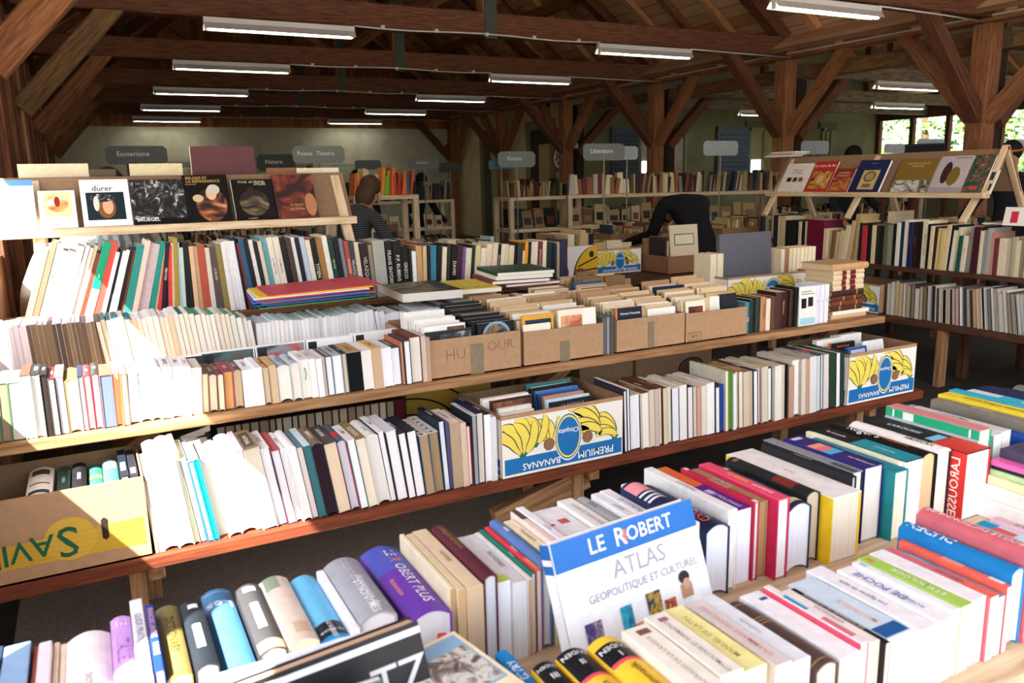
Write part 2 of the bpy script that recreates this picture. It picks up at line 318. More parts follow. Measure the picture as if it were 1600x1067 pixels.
# ------------------------------------------------------------------ measured rows of books
FB = [
 (-0.1841, 1.02, 0.0155, 0.228, 0.12, '#22304a', '#22304a', '#d8d2c4', 'h', 'navy hardback', ''),
 (-0.167, 1.02, 0.0324, 0.218, 0.12, '#8fb2d6', '#2a3a5a', '#d8d2c4', 'h', 'pale blue hardback', ''),
 (-0.133, 1.02, 0.007, 0.218, 0.11, '#b8604c', '#b8604c', '#d8d2c4', 'p', 'thin red and green paperback', 'B,.0,.55,#58b04a'),
 (-0.1228, 1.02, 0.0158, 0.189, 0.13, '#f0e0e6', '#f0e0e6', '#eee', 'p', 'pinkish white paperback', ''),
 (-0.1055, 1.02, 0.007, 0.196, 0.12, '#efdcc4', '#efdcc4', '#e6d8c4', 'p', 'thin cream paperback', ''),
 (-0.097, 1.02, 0.007, 0.193, 0.12, '#ead2b8', '#ead2b8', '#e6d8c4', 'p', 'thin sand coloured paperback', ''),
 (-0.0897, 1.02, 0.055, 0.188, 0.13, '#f6ecec', '#f6ecec', '#cfc8c0', 'hr', 'very thick white rounded dictionary', 'T,DICTIONNAIRE,.012,#9a9490,.2'),
 (-0.0331, 1.02, 0.0262, 0.205, 0.135, '#cf9fdf', '#cf9fdf', '#e8e4ea', 'hr', 'lilac hardback', 'T,ITALIEN,.016,#8a6a9a,.5;T,LE,.014,#f6eefa,.9'),
 (-0.0053, 1.02, 0.0167, 0.215, 0.15, '#efecf4', '#efecf4', '#eee', 'h', 'narrow tall white hardback', 'T,GUIDE PRATIQUE,.009,#77748a,.55'),
 (0.0139, 1.02, 0.0112, 0.184, 0.15, '#1d3fa0', '#1d3fa0', '#e6e2da', 'h', 'narrow royal blue hardback', 'T,FRANCAIS LANGUE,.009,#e8b0a0,.7;T,POCHE,.012,#dfe6ff,.3'),
 (0.0268, 1.02, 0.0304, 0.194, 0.135, '#8a7a48', '#8a7a48', '#d8ccb0', 'hr', 'olive gold hardback', 'T,DICTIONARY,.012,#4a3e1c,.55'),
 (0.0605, 1.02, 0.0299, 0.184, 0.143, '#20262e', '#20262e', '#eceaf0', 'hr', 'black dictionary with a white spine label', 'R,.25,.6,.3,.65,#f4f4f6;R,.86,.93,.3,.75,#f4f4f6'),
 (0.0943, 1.02, 0.0428, 0.235, 0.126, '#4479a8', '#4479a8', '#eef0f4', 'hr', 'wide blue hardback', 'X,Les,.030,#e8f0fa,.78;X,DICTIONNAIRE,.008,#cfe0f4,.95'),
 (0.1418, 1.02, 0.0364, 0.198, 0.137, '#3b3b3d', '#3b3b3d', '#f4f0ee', 'hr', 'charcoal hardback with a peach band', 'R,.3,.68,.3,.62,#f6f6f8;R,.88,.95,.25,.75,#f4f4f6;B,0,.12,#f0b890'),
 (0.1798, 1.02, 0.0434, 0.206, 0.134, '#ecdcca', '#ecdcca', '#ece2d4', 'hr', 'beige marbled hardback', 'R,.8,1,.1,.6,#9aa890;R,.1,.25,.4,.9,#d8bca0'),
 (0.2268, 1.02, 0.0396, 0.207, 0.125, '#6cc0ea', '#1a7fc8', '#e0ddd6', 'hr', 'sky blue dictionary with a black band', 'B,.05,.24,#181a20;T,LE ROBERT,.008,#f2f2f2,.12,x;X,DE POCHE,.008,#f2f2f2,.12;B,.0,.05,#1a8ad0'),
 (0.268, 1.02, 0.0116, 0.197, 0.132, '#f6f6f8', '#f6f6f8', '#f0f0f0', 'p', 'narrow bright white paperback', ''),
 (0.2812, 1.02, 0.0566, 0.195, 0.143, '#a2a5ac', '#a2a5ac', '#dcdce0', 'hr', 'thick silver grey dictionary', 'T,SYNONYMES,.017,#f4f4f6,.28;T,dictionnaire des,.012,#f0f0f2,.36,8;T,COLLECTION,.010,#c8cad0,.75'),
 (0.3525, 1.02, 0.0668, 0.242, 0.129, '#6a3aa8', '#6a3aa8', '#d4d6da', 'hr', 'thick purple dictionary with white lettering', 'B,.62,1,#5058b8;T,LE,.0175,#f6f2fa,.872,9;T,R,.0195,#e88a86,.762,9;T,OBERT PLUS,.0175,#f6f2fa,.40,9;T,dictionnaire,.008,#e8907a,.4,-18'),
 (0.4209, 1.02, 0.0082, 0.218, 0.149, '#e6d9b8', '#e6d9b8', '#b89468', 'p', 'cream paperback with browned pages', ''),
 (0.4308, 1.02, 0.0131, 0.22, 0.148, '#dac6a0', '#dac6a0', '#c0a078', 'p', 'sand coloured paperback', ''),
 (0.4455, 1.02, 0.027, 0.23, 0.147, '#e0c9a8', '#e0c9a8', '#c8b090', 'p', 'peach coloured paperback', 'T,HISTOIRE,.007,#8a7a5a,.5'),
 (0.475, 1.02, 0.023, 0.209, 0.158, '#5a2430', '#5a2430', '#ccced4', 'hr', 'maroon leatherette hardback', 'T,LEXIQUE GENERAL,.008,#a8885a,.72'),
 (0.4996, 1.02, 0.0237, 0.179, 0.137, '#e9ebee', '#e9ebee', '#dfe3e8', 'p', 'white paperback with a green stripe', 'B,0,.12,#c8dc60'),
 (0.5249, 1.02, 0.0233, 0.191, 0.134, '#dfe1e4', '#dfe1e4', '#dfe3e8', 'p', 'pale grey paperback', ''),
 (0.5498, 1.02, 0.0096, 0.197, 0.133, '#eceef0', '#eceef0', '#c8a888', 'p', 'thin white paperback with tan pages', ''),
 (0.5606, 1.02, 0.007, 0.19, 0.137, '#14806a', '#14806a', '#e2e2e2', 'p', 'narrow green paperback', 'T,Robert,.008,#e8f4ee,.4'),
 (0.5684, 1.02, 0.0086, 0.187, 0.142, '#d83a48', '#d83a48', '#e8e2da', 'p', 'narrow red paperback', 'T,Robert,.008,#fff0ea,.45;B,0,.25,#f0905a'),
 (0.5783, 1.02, 0.0178, 0.187, 0.152, '#5a80b8', '#5a80b8', '#e4e4e8', 'hr', 'mid blue hardback', 'R,.7,.8,.4,.8,#cfe0f4'),
 (0.603, 1.02, 0.0208, 0.181, 0.147, '#efe4c0', '#efe4c0', '#e8dcc0', 'p', 'pale yellow paperback', 'T,Vocabulaire,.008,#8a8468,.6'),
 (0.6254, 1.02, 0.013, 0.196, 0.156, '#f2d8d0', '#f2d8d0', '#eee', 'p', 'pale pink paperback', 'B,.78,1,#58484a'),
 (0.6401, 1.02, 0.0155, 0.2, 0.157, '#f4f4f6', '#f4f4f6', '#f0f0f0', 'p', 'slim white paperback', ''),
 (0.6572, 1.02, 0.0623, 0.19, 0.149, '#efeff2', '#efeff2', '#ececec', 'p', 'broad white paperback with a red logo', 'R,.62,.72,.45,.75,#c85a6a;R,.62,.66,.12,.25,#c04a62'),
 (0.7234, 1.02, 0.0327, 0.199, 0.155, '#f3f1ec', '#f3f1ec', '#eceae4', 'p', 'tall off-white paperback', 'T,LANGUE FRANCAISE,.008,#9a988f,.6'),
 (0.7587, 1.02, 0.0294, 0.186, 0.155, '#a9adae', '#a9adae', '#e2e2e2', 'hr', 'silver grey hardback', 'R,.7,.85,.3,.7,#858a8c'),
 (0.7894, 1.02, 0.0196, 0.185, 0.16, '#f2f2f4', '#f2f2f4', '#eee', 'p', 'first of two white paperbacks', ''),
 (0.8106, 1.02, 0.0237, 0.18, 0.161, '#f4f4f6', '#f4f4f6', '#eee', 'p', 'second of two white paperbacks', ''),
 (0.8359, 1.02, 0.0462, 0.15, 0.182, '#1c2a4e', '#1c2a4e', '#eee', 'hr', 'navy dictionary with pink and cyan bands', 'B,.68,.95,#f09aa0;B,.6,.64,#e8ecf4;B,.5,.54,#e8ecf4;B,.42,.46,#e8ecf4;B,0,.22,#3ac0dc'),
 (0.886, 1.02, 0.0159, 0.215, 0.147, '#f2f4f8', '#f2f4f8', '#f0f2f6', 'p', 'slim white paperback', ''),
 (0.9035, 1.02, 0.0561, 0.202, 0.142, '#1d2a4a', '#1d2a4a', '#e6eaf0', 'hr', 'navy dictionary with red lettering', 'T,HACHETTE,.013,#b8c4d8,.35,9;T,OXFORD,.017,#f06a62,.33,-6'),
 (0.9612, 1.02, 0.0208, 0.248, 0.158, '#f2f1ee', '#f2f1ee', '#f0f0ee', 'h', 'long white hardback', ''),
 (0.9918, 1.02, 0.0348, 0.247, 0.147, '#e8703c', '#c03a5a', '#eceef6', 'p', 'orange and purple paperback', 'B,0,.52,#5a2a8c;T,LE POLONAIS,.009,#e8d8f4,.2;R,.34,.42,.3,.7,#d8c0f0'),
 (1.0282, 1.02, 0.0114, 0.21, 0.157, '#b82848', '#b82848', '#e8e0dc', 'h', 'slim crimson hardback', 'R,.0,.06,.1,.9,#f0d8dc;R,.92,.98,.1,.9,#f0d8dc;T,GRAMMAIRE,.007,#f0b8b0,.5'),
 (1.0417, 1.02, 0.0228, 0.196, 0.153, '#a98560', '#a98560', '#b08c64', 'h', 'tan hardback', ''),
 (1.0661, 1.02, 0.0298, 0.202, 0.161, '#e8506e', '#c02850', '#f0eef0', 'h', 'coral pink hardback', 'T,LE BRESIL,.010,#f0d060,.55;T,MODERNE,.008,#fff0f0,.25'),
 (1.0989, 1.02, 0.0603, 0.221, 0.141, '#26344e', '#26344e', '#e4e6ee', 'hr', 'navy hardback with grey bands', 'B,.86,.92,#c8ccd2;B,.4,.6,#3a4a58;R,.05,.12,.1,.9,#d8d2a0'),
 (1.1604, 1.02, 0.0378, 0.223, 0.149, '#26282a', '#26282a', '#cbbba2', 'hr', 'black hardback with a red label', 'R,.18,.42,.05,.95,#7a3028;R,.9,.95,.2,.8,#8a6a40'),
 (1.2013, 1.02, 0.0794, 0.26, 0.138, '#f4f2ec', '#f0c828', '#e6dcc8', 'h', 'wide white and yellow dictionary', 'T,japonais,.006,#8a887f,.5;W,YELLOW BAND,0'),
 (1.2823, 1.02, 0.0133, 0.243, 0.157, '#1c1e22', '#1c1e22', '#d8d4cc', 'h', 'narrow black hardback', ''),
 (1.2972, 1.02, 0.0303, 0.242, 0.159, '#8c9096', '#202226', '#eceef6', 'h', 'grey hardback with black boards', 'R,.0,.25,.1,.6,#4a4e54'),
 (1.3297, 1.02, 0.0568, 0.216, 0.163, '#2e2370', '#2e2370', '#e2ddd4', 'h', 'violet blue dictionary', 'T,DU FRANCAIS,.011,#f0f0fa,.15;R,.62,.72,.1,.8,#f0a080;R,.52,.62,.1,.8,#e87888;R,.42,.52,.1,.8,#3ab8e0;R,.9,.96,.2,.7,#d8d8f0'),
 (1.3901, 1.02, 0.0423, 0.22, 0.15, '#1c8a94', '#1c8a94', '#ece4cc', 'h', 'teal hardback', ''),
 (1.434, 1.02, 0.0118, 0.244, 0.155, '#f0eecc', '#f0eecc', '#f0ecd8', 'p', 'thin cream paperback', ''),
 (1.4475, 1.02, 0.0533, 0.243, 0.156, '#141618', '#e8ecf2', '#eef0f6', 'h', 'black and teal hardback', 'B,0,.58,#1c94a0;T,le monde,.010,#f0f0f0,.82;T,CATALAN,.008,#d8f0f0,.3'),
 (1.5024, 1.02, 0.0482, 0.248, 0.161, '#141414', '#141414', '#d0b088', 'hr', 'black thesaurus with white lettering', "T,Roger's,.020,#f4f2ee,.66;T,Thesaurus,.012,#d86a3a,.33"),
 (1.5521, 1.02, 0.046, 0.228, 0.163, '#f0eee8', '#16181c', '#e4ded2', 'hr', 'white dictionary with black boards', 'T,Dictionary,.014,#2a2a2a,.35,6;T,AMERICAN,.010,#3a3a3a,.25,-7'),
 (1.6018, 1.02, 0.0838, 0.237, 0.154, '#16181e', '#d8342e', '#eef0fa', 'h', 'black and red dictionary with vertical lettering', 'B,0,.32,#d83a34;T,LAROUSSE,.013,#eef0f4,.68;R,.33,.42,.2,.8,#8ac8e8;V,LAROUSSE,.02,#f6f0ec'),
 (1.6872, 1.02, 0.0092, 0.236, 0.158, '#b9c0c8', '#b9c0c8', '#d0d4d8', 'p', 'thin silver paperback', ''),
 (1.6981, 1.02, 0.0442, 0.237, 0.179, '#d88e8e', '#22a878', '#e4dcd4', 'h', 'pink and green hardback', 'C,.08,.92,.12,.98,#f2f2ee;C,.1,.9,.16,.98,#22a878;C,.68,.8,.16,.98,#eef2ee;C,.42,.5,.55,.8,#d8787c;C,.3,.38,.55,.8,#d8787c;C,.2,.27,.55,.8,#d8787c'),
 (1.7472, 1.02, 0.0309, 0.243, 0.16, '#eceef0', '#7ab0a0', '#eef0f4', 'p', 'white paperback', ''),
 (1.7793, 1.02, 0.0318, 0.23, 0.164, '#d9d8d4', '#d9d8d4', '#dcd8d0', 'p', 'pale grey paperback', ''),
 (1.8409, 1.02, 0.0389, 0.294, 0.142, '#1a4fb0', '#1a4fb0', '#d8d8dc', 'h', 'royal blue bilingual dictionary', 'T,ANGLAIS & AMERICAIN,.008,#cfe4fa,.35;R,.92,.98,.2,.8,#d89ab0;C,.3,.5,.1,.35,#e8c040'),
 (1.9168, 1.02, 0.0347, 0.274, 0.155, '#8a8476', '#8a8476', '#cfc8ba', 'h', 'grey brown hardback', ''),
 (1.962, 1.02, 0.0502, 0.284, 0.16, '#f0d83c', '#f0d83c', '#efe8d0', 'p', 'yellow paperback', "T,l'arabe langue vivante 1,.013,#3a3418,.5"),
 (2.0242, 1.02, 0.0324, 0.297, 0.16, '#2cb4d0', '#2cb4d0', '#eee', 'p', 'cyan paperback', ''),
 (2.0643, 1.02, 0.0588, 0.291, 0.15, '#dbe6ee', '#dbe6ee', '#eef', 'h', 'pale blue white hardback', 'B,.5,.7,#48b8d8'),
 (2.1247, 1.02, 0.0535, 0.276, 0.155, '#14284e', '#14284e', '#dde', 'h', 'navy dictionary', 'T,LANGUE,.01,#a8bcd8,.5'),
 (2.1798, 1.02, 0.0304, 0.257, 0.15, '#1c2c48', '#1c2c48', '#dde', 'h', 'dark blue dictionary', "T,HARRAP'S,.012,#f0f2f6,.5"),
 (2.2118, 1.02, 0.0684, 0.234, 0.155, '#6a7468', '#6a7468', '#ccc', 'hr', 'grey green hardback', ''),
]
FF = [
 (0.2919, 0.66, 0.0702, 0.25, 0.12, '#f4efe4', '#f4efe4', '#eee', 'p', 'white and cream paperback below the black hardback', 'B,.3,.6,#e8d8a8'),
 (0.4264, 0.66, 0.0187, 0.231, 0.12, '#1a86d0', '#1a86d0', '#e8e8e8', 'hr', 'bright blue paperback', 'T,GIVRY,.018,#f4f8fc,.78;T,LEXIQUE,.009,#f0f6fc,.5'),
 (0.4468, 0.66, 0.0331, 0.16, 0.13, '#f2c838', '#f2c838', '#e8e0d0', 'hr', 'yellow dictionary third in the set of three', 'B,.62,1,#17181b;B,.58,.62,#e8506a;B,.0,.5,#5ab870;X,DUDEN,.0095,#f0f0f0,.93;X,III,.011,#f0f0f0,.8'),
 (0.4834, 0.66, 0.0448, 0.16, 0.135, '#f2c838', '#f2c838', '#e8e0d0', 'hr', 'yellow dictionary second in the set of three', 'B,.62,1,#17181b;B,.58,.62,#e8506a;X,DUDEN,.0095,#f0f0f0,.93;X,II,.011,#f0f0f0,.8;T,Synonym,.012,#3a3420,.3'),
 (0.5305, 0.66, 0.0482, 0.16, 0.14, '#f2c838', '#f2c838', '#e8e0d0', 'hr', 'yellow dictionary first in the set of three', 'B,.66,.9,#17181b;B,.62,.66,#e8506a;X,DUDEN,.0095,#f0f0f0,.84;X,I,.011,#f0f0f0,.73;T,Grammatik,.011,#5a4a20,.35'),
 (0.5803, 0.66, 0.0436, 0.154, 0.145, '#f1ecdc', '#f1ecdc', '#eee', 'h', 'ivory hardback with a small brown emblem', 'R,.86,.94,.35,.8,#7a5a4a;T,OUVRAGES DE LA LANGUE,.008,#a8a496,.42'),
 (0.6274, 0.66, 0.0363, 0.155, 0.145, '#efe9da', '#efe9da', '#eee', 'h', 'ivory hardback with a pink emblem', 'R,.86,.92,.35,.75,#a86a80;T,ETYMOLOGIE ET FORMATION,.008,#98958a,.45'),
 (0.6653, 0.66, 0.0402, 0.165, 0.137, '#f2eca0', '#f2eca0', '#f0eee4', 'p', 'pale yellow paperback', 'T,MANUEL DE LATIN,.009,#b8a850,.5'),
 (0.7168, 0.66, 0.0277, 0.177, 0.131, '#dcd2cc', '#dcd2cc', '#eceae6', 'h', 'pinkish grey hardback', 'T,GRAMMAIRE FRANCAISE,.009,#d0a09a,.5'),
 (0.7461, 0.66, 0.0345, 0.185, 0.125, '#e6eaee', '#e6eaee', '#f0f0f2', 'p', 'translucent jacketed white paperback', 'T,methode,.008,#a8acb8,.5'),
 (0.7878, 0.66, 0.043, 0.179, 0.109, '#574440', '#574440', '#e0c8b4', 'hr', 'dark brown rounded hardback with gold bands', 'B,.93,.945,#a8885a;B,.70,.715,#a8885a;B,.66,.675,#a8885a;B,.62,.635,#a8885a;B,.05,.065,#a8885a'),
 (0.8414, 0.66, 0.0408, 0.192, 0.099, '#f6f7fa', '#f6f7fa', '#f4f4f6', 'p', 'thick bright white paperback', 'R,.86,.9,.5,.85,#3a5a9a'),
 (0.8838, 0.66, 0.0139, 0.183, 0.108, '#f0e8ea', '#e0506a', '#eee', 'p', 'thin white and red paperback', 'R,.55,.8,.2,.7,#2a9ab8;R,.1,.4,.2,.9,#d87888'),
 (0.8993, 0.66, 0.0171, 0.164, 0.107, '#f0e6e0', '#f0e6e0', '#f0c8b0', 'p', 'thin white paperback with salmon pages', ''),
 (0.9179, 0.66, 0.0098, 0.173, 0.105, '#15181c', '#15181c', '#f0e0d0', 'p', 'slim black dictionary', 'T,DICTIONNAIRE DE QUESTIONS,.0055,#d8d0c0,.55'),
 (0.9307, 0.66, 0.055, 0.181, 0.102, '#cfe2ee', '#cfe2ee', '#f0e4d4', 'p', 'pastel blue paperback', 'T,MOTAIGUS,.010,#e8b08a,.4;R,.02,.16,.05,.95,#1a5a9a'),
 (0.9916, 0.66, 0.0366, 0.209, 0.102, '#f2f3f5', '#f2f3f5', '#f4f0ea', 'p', 'first thick white paperback with violet tabs', 'T,Les figures de style,.008,#6a6a72,.55'),
 (1.031, 0.66, 0.0342, 0.181, 0.105, '#f4f4f6', '#f4f4f6', '#f2e4c0', 'p', 'white pocket paperback with blue lettering', 'T,DE POCHE,.014,#2a58a8,.62;T,ROBERT,.009,#8aa0c8,.32'),
 (1.0667, 0.66, 0.0168, 0.178, 0.11, '#f0f4f6', '#f0f4f6', '#f4f4f6', 'p', 'white paperback with a blue logo', 'R,.88,.95,.3,.7,#a8c4dc'),
 (1.0851, 0.66, 0.0281, 0.183, 0.111, '#a9d25f', '#a9d25f', '#f2f2f2', 'p', 'lime green pocket paperback', 'T,ETYMOLOGIE,.011,#eef6dc,.45;R,.88,.95,.2,.6,#d88a6a'),
 (1.1148, 0.66, 0.036, 0.182, 0.111, '#f4f2f4', '#d85a7a', '#f2f2f2', 'p', 'white paperback with a pink edge', ''),
 (1.1524, 0.66, 0.0205, 0.184, 0.109, '#d8707a', '#d8707a', '#f4f2f0', 'p', 'thin rose paperback', 'T,LE BON USAGE,.005,#3a3a40,.4;B,.0,.3,#f06a5a'),
 (1.1743, 0.66, 0.02, 0.178, 0.101, '#8e98a8', '#8e98a8', '#f4f2f0', 'p', 'grey and cyan paperback', 'B,.62,1,#1c9ccc;T,vocabulaire,.007,#f0f4f6,.82'),
 (1.197, 0.66, 0.013, 0.19, 0.113, '#ee6a58', '#ee6a58', '#f4f2f0', 'p', 'bright red paperback', 'B,.4,.6,#f0a08a;R,.05,.18,.2,.9,#f4e8e4'),
 (1.213, 0.66, 0.036, 0.2, 0.135, '#1a7fc4', '#1a7fc4', '#f2f2f2', 'hr', 'cobalt blue rounded dictionary', 'T,DUDEN,.018,#e8f2fa,.75'),
 (1.252, 0.66, 0.044, 0.2, 0.155, '#d06a74', '#d06a74', '#eee', 'hr', 'big dusty rose dictionary', 'T,BOIS LE DICTIONNAIRE,.020,#f6d8da,.55'),
 (1.2991, 0.66, 0.0291, 0.14, 0.13, '#8a7a60', '#8a7a60', '#eee', 'p', 'brown paperback with a black and white stripe', 'R,.2,.5,.3,.8,#e8e4dc'),
 (1.3297, 0.66, 0.0271, 0.13, 0.135, '#cfe6f2', '#cfe6f2', '#eee', 'p', 'pale blue paperback with red and cyan blocks', 'R,.78,1,.0,.9,#1c9ccc;R,.5,.78,.0,.6,#e8605a'),
 (1.3585, 0.66, 0.0241, 0.13, 0.14, '#e8c4cc', '#e8c4cc', '#eee', 'p', 'pale pink paperback with a black edge', ''),
]
BL = [
 (0.0798, 0.0106, 0.244, 3.1, '#8a6a4a', '#5a4a3a', '#cbb89a', 'p', 'thin tan booklet'),
 (0.0911, 0.0144, 0.263, 3.9, '#d8c8b0', '#4a3a3a', '#d8ccb8', 'p', 'thin cream booklet'),
 (0.1061, 0.0448, 0.314, 4.8, '#f0ece8', '#f0ece8', '#f4f4f2', 'hr', 'thick white hardback'),
 (0.1517, 0.0455, 0.319, 6.0, '#f2f0ee', '#f2f0ee', '#f4f4f2', 'hr', 'second thick white hardback'),
 (0.1981, 0.0169, 0.323, 6.7, '#cfd08a', '#c9c96a', '#e6e6da', 'h', 'pale lime covered hardback'),
 (0.2156, 0.0209, 0.293, 7.2, '#e8e4e2', '#3a3a44', '#f2f0ee', 'h', 'slim white hardback'),
 (0.2373, 0.019, 0.286, 7.7, '#8ac0e8', '#2a7fc0', '#7ab4e0', 'h', 'slim bright blue hardback'),
 (0.2571, 0.0172, 0.289, 7.8, '#a8d4ee', '#1496b4', '#1496b4', 'h', 'slim turquoise hardback'),
 (0.275, 0.0293, 0.279, 7.9, '#8a8078', '#b0a89e', '#b6aca2', 'p', 'recessed grey paperback'),  # page colour greyed to carry the shade of the recess
 (0.3052, 0.0417, 0.281, 7.9, '#e8e6e4', '#e8e6e4', '#f4f2f0', 'hr', 'thick white hardback with grey titles'),
 (0.3479, 0.0465, 0.288, 8.0, '#f0eeec', '#f0eeec', '#f4f2f0', 'hr', 'thick plain white hardback'),
 (0.3955, 0.018, 0.294, 8.0, '#eef', '#e890a0', '#f4f2f4', 'h', 'white hardback with pink boards'),
 (0.4143, 0.0475, 0.294, 8.1, '#8a7c66', '#e6e4dc', '#d8d2bc', 'h', 'wide beige hardback with a brown title panel'),
 (0.4629, 0.0334, 0.283, 8.1, '#e0dedc', '#30343a', '#e8e8ea', 'h', 'white hardback with a printed spine'),
 (0.4972, 0.0294, 0.272, 8.2, '#b85a60', '#6a3050', '#dfe1e9', 'h', 'rose spined hardback'),
 (0.5276, 0.021, 0.271, 8.3, '#f2f2f2', '#f2f2f2', '#e6e8ee', 'hr', 'white hardback'),
 (0.5494, 0.0299, 0.276, 8.3, '#f4f4f4', '#f4f4f4', '#e6e6ea', 'hr', 'plump white hardback'),
 (0.5803, 0.0236, 0.268, 8.3, '#5a7888', '#4a2a48', '#d6cfcc', 'h', 'blue grey hardback'),
 (0.6048, 0.0238, 0.272, 8.3, '#c8d8dc', '#3a7078', '#3a7078', 'h', 'teal cloth hardback'),
 (0.6295, 0.0398, 0.275, 8.3, '#7a6a58', '#2a1c26', '#2a1c26', 'hr', 'dark plum hardback with a wood grained spine'),
 (0.6703, 0.0472, 0.265, 8.3, '#4a4844', '#1c3030', '#d8c6ae', 'h', 'dark green hardback'),
 (0.7186, 0.0317, 0.266, 8.2, '#5a626c', '#d84a5c', '#ccccd8', 'hr', 'slate spined hardback with red boards'),
 (0.7512, 0.0297, 0.264, 8.1, '#e0e0e0', '#2a6a70', '#e8eaee', 'h', 'white hardback'),
 (0.7818, 0.0347, 0.264, 8.0, '#8a7850', '#c8c0a8', '#e0d8c8', 'h', 'brown spined hardback'),
 (0.8175, 0.0472, 0.266, 7.9, '#e6e6e4', '#e6e6e4', '#d8d8d6', 'hr', 'thick pale hardback'),
 (0.8657, 0.0236, 0.271, 7.6, '#e8e8ea', '#26303c', '#ececee', 'h', 'white hardback with dark edges'),
 (0.8901, 0.0409, 0.269, 7.3, '#cfd4da', '#26303c', '#e8e8ec', 'h', 'pale hardback with black boards'),
 (0.932, 0.0291, 0.256, 7.0, '#3a2c3c', '#1e222c', '#ececee', 'h', 'dark spined white paged hardback'),
 (0.9618, 0.0369, 0.257, 6.2, '#1e2632', '#26364a', '#ececf0', 'h', 'navy hardback'),
 (0.9996, 0.0374, 0.236, 5.2, '#d8d4cc', '#3a5468', '#a88e72', 'h', 'mottled hardback with ragged tan pages'),
 (1.0378, 0.0379, 0.237, 4.3, '#d2cec8', '#2e4a60', '#a08868', 'h', 'second mottled hardback with ragged tan pages'),
 (1.0765, 0.0228, 0.274, 3.5, '#16181a', '#1c2e3e', '#d8e2ea', 'h', 'black hardback standing taller'),
 (1.0999, 0.0151, 0.264, 2.5, '#6a6080', '#5a5278', '#5a5278', 'h', 'violet cloth hardback'),
 (1.1156, 0.039, 0.259, 2.1, '#e2dcd0', '#c8b8a0', '#b09a80', 'p', 'cream paperback with ragged pages'),
 (1.1551, 0.0234, 0.252, 1.8, '#d8c8b8', '#d8c8b8', '#d2bba8', 'p', 'fawn paperback'),
 (1.1791, 0.0155, 0.236, 1.4, '#1c1c20', '#b83044', '#f0e2dc', 'h', 'slim red hardback'),
 (1.1952, 0.021, 0.277, 0.9, '#c8ccd2', '#202428', '#9aa2aa', 'h', 'grey hardback'),
 (1.2168, 0.0293, 0.28, 0.6, '#1a2438', '#1a2438', '#e0d6cc', 'h', 'navy spined hardback'),
 (1.2466, 0.0268, 0.271, 0.3, '#1e2a40', '#e8e8ec', '#f0f0f4', 'h', 'white boarded hardback'),
 (1.274, 0.0215, 0.256, 0.2, '#e8e8ea', '#e8e8ea', '#d8dade', 'p', 'slim pale grey paperback'),
]
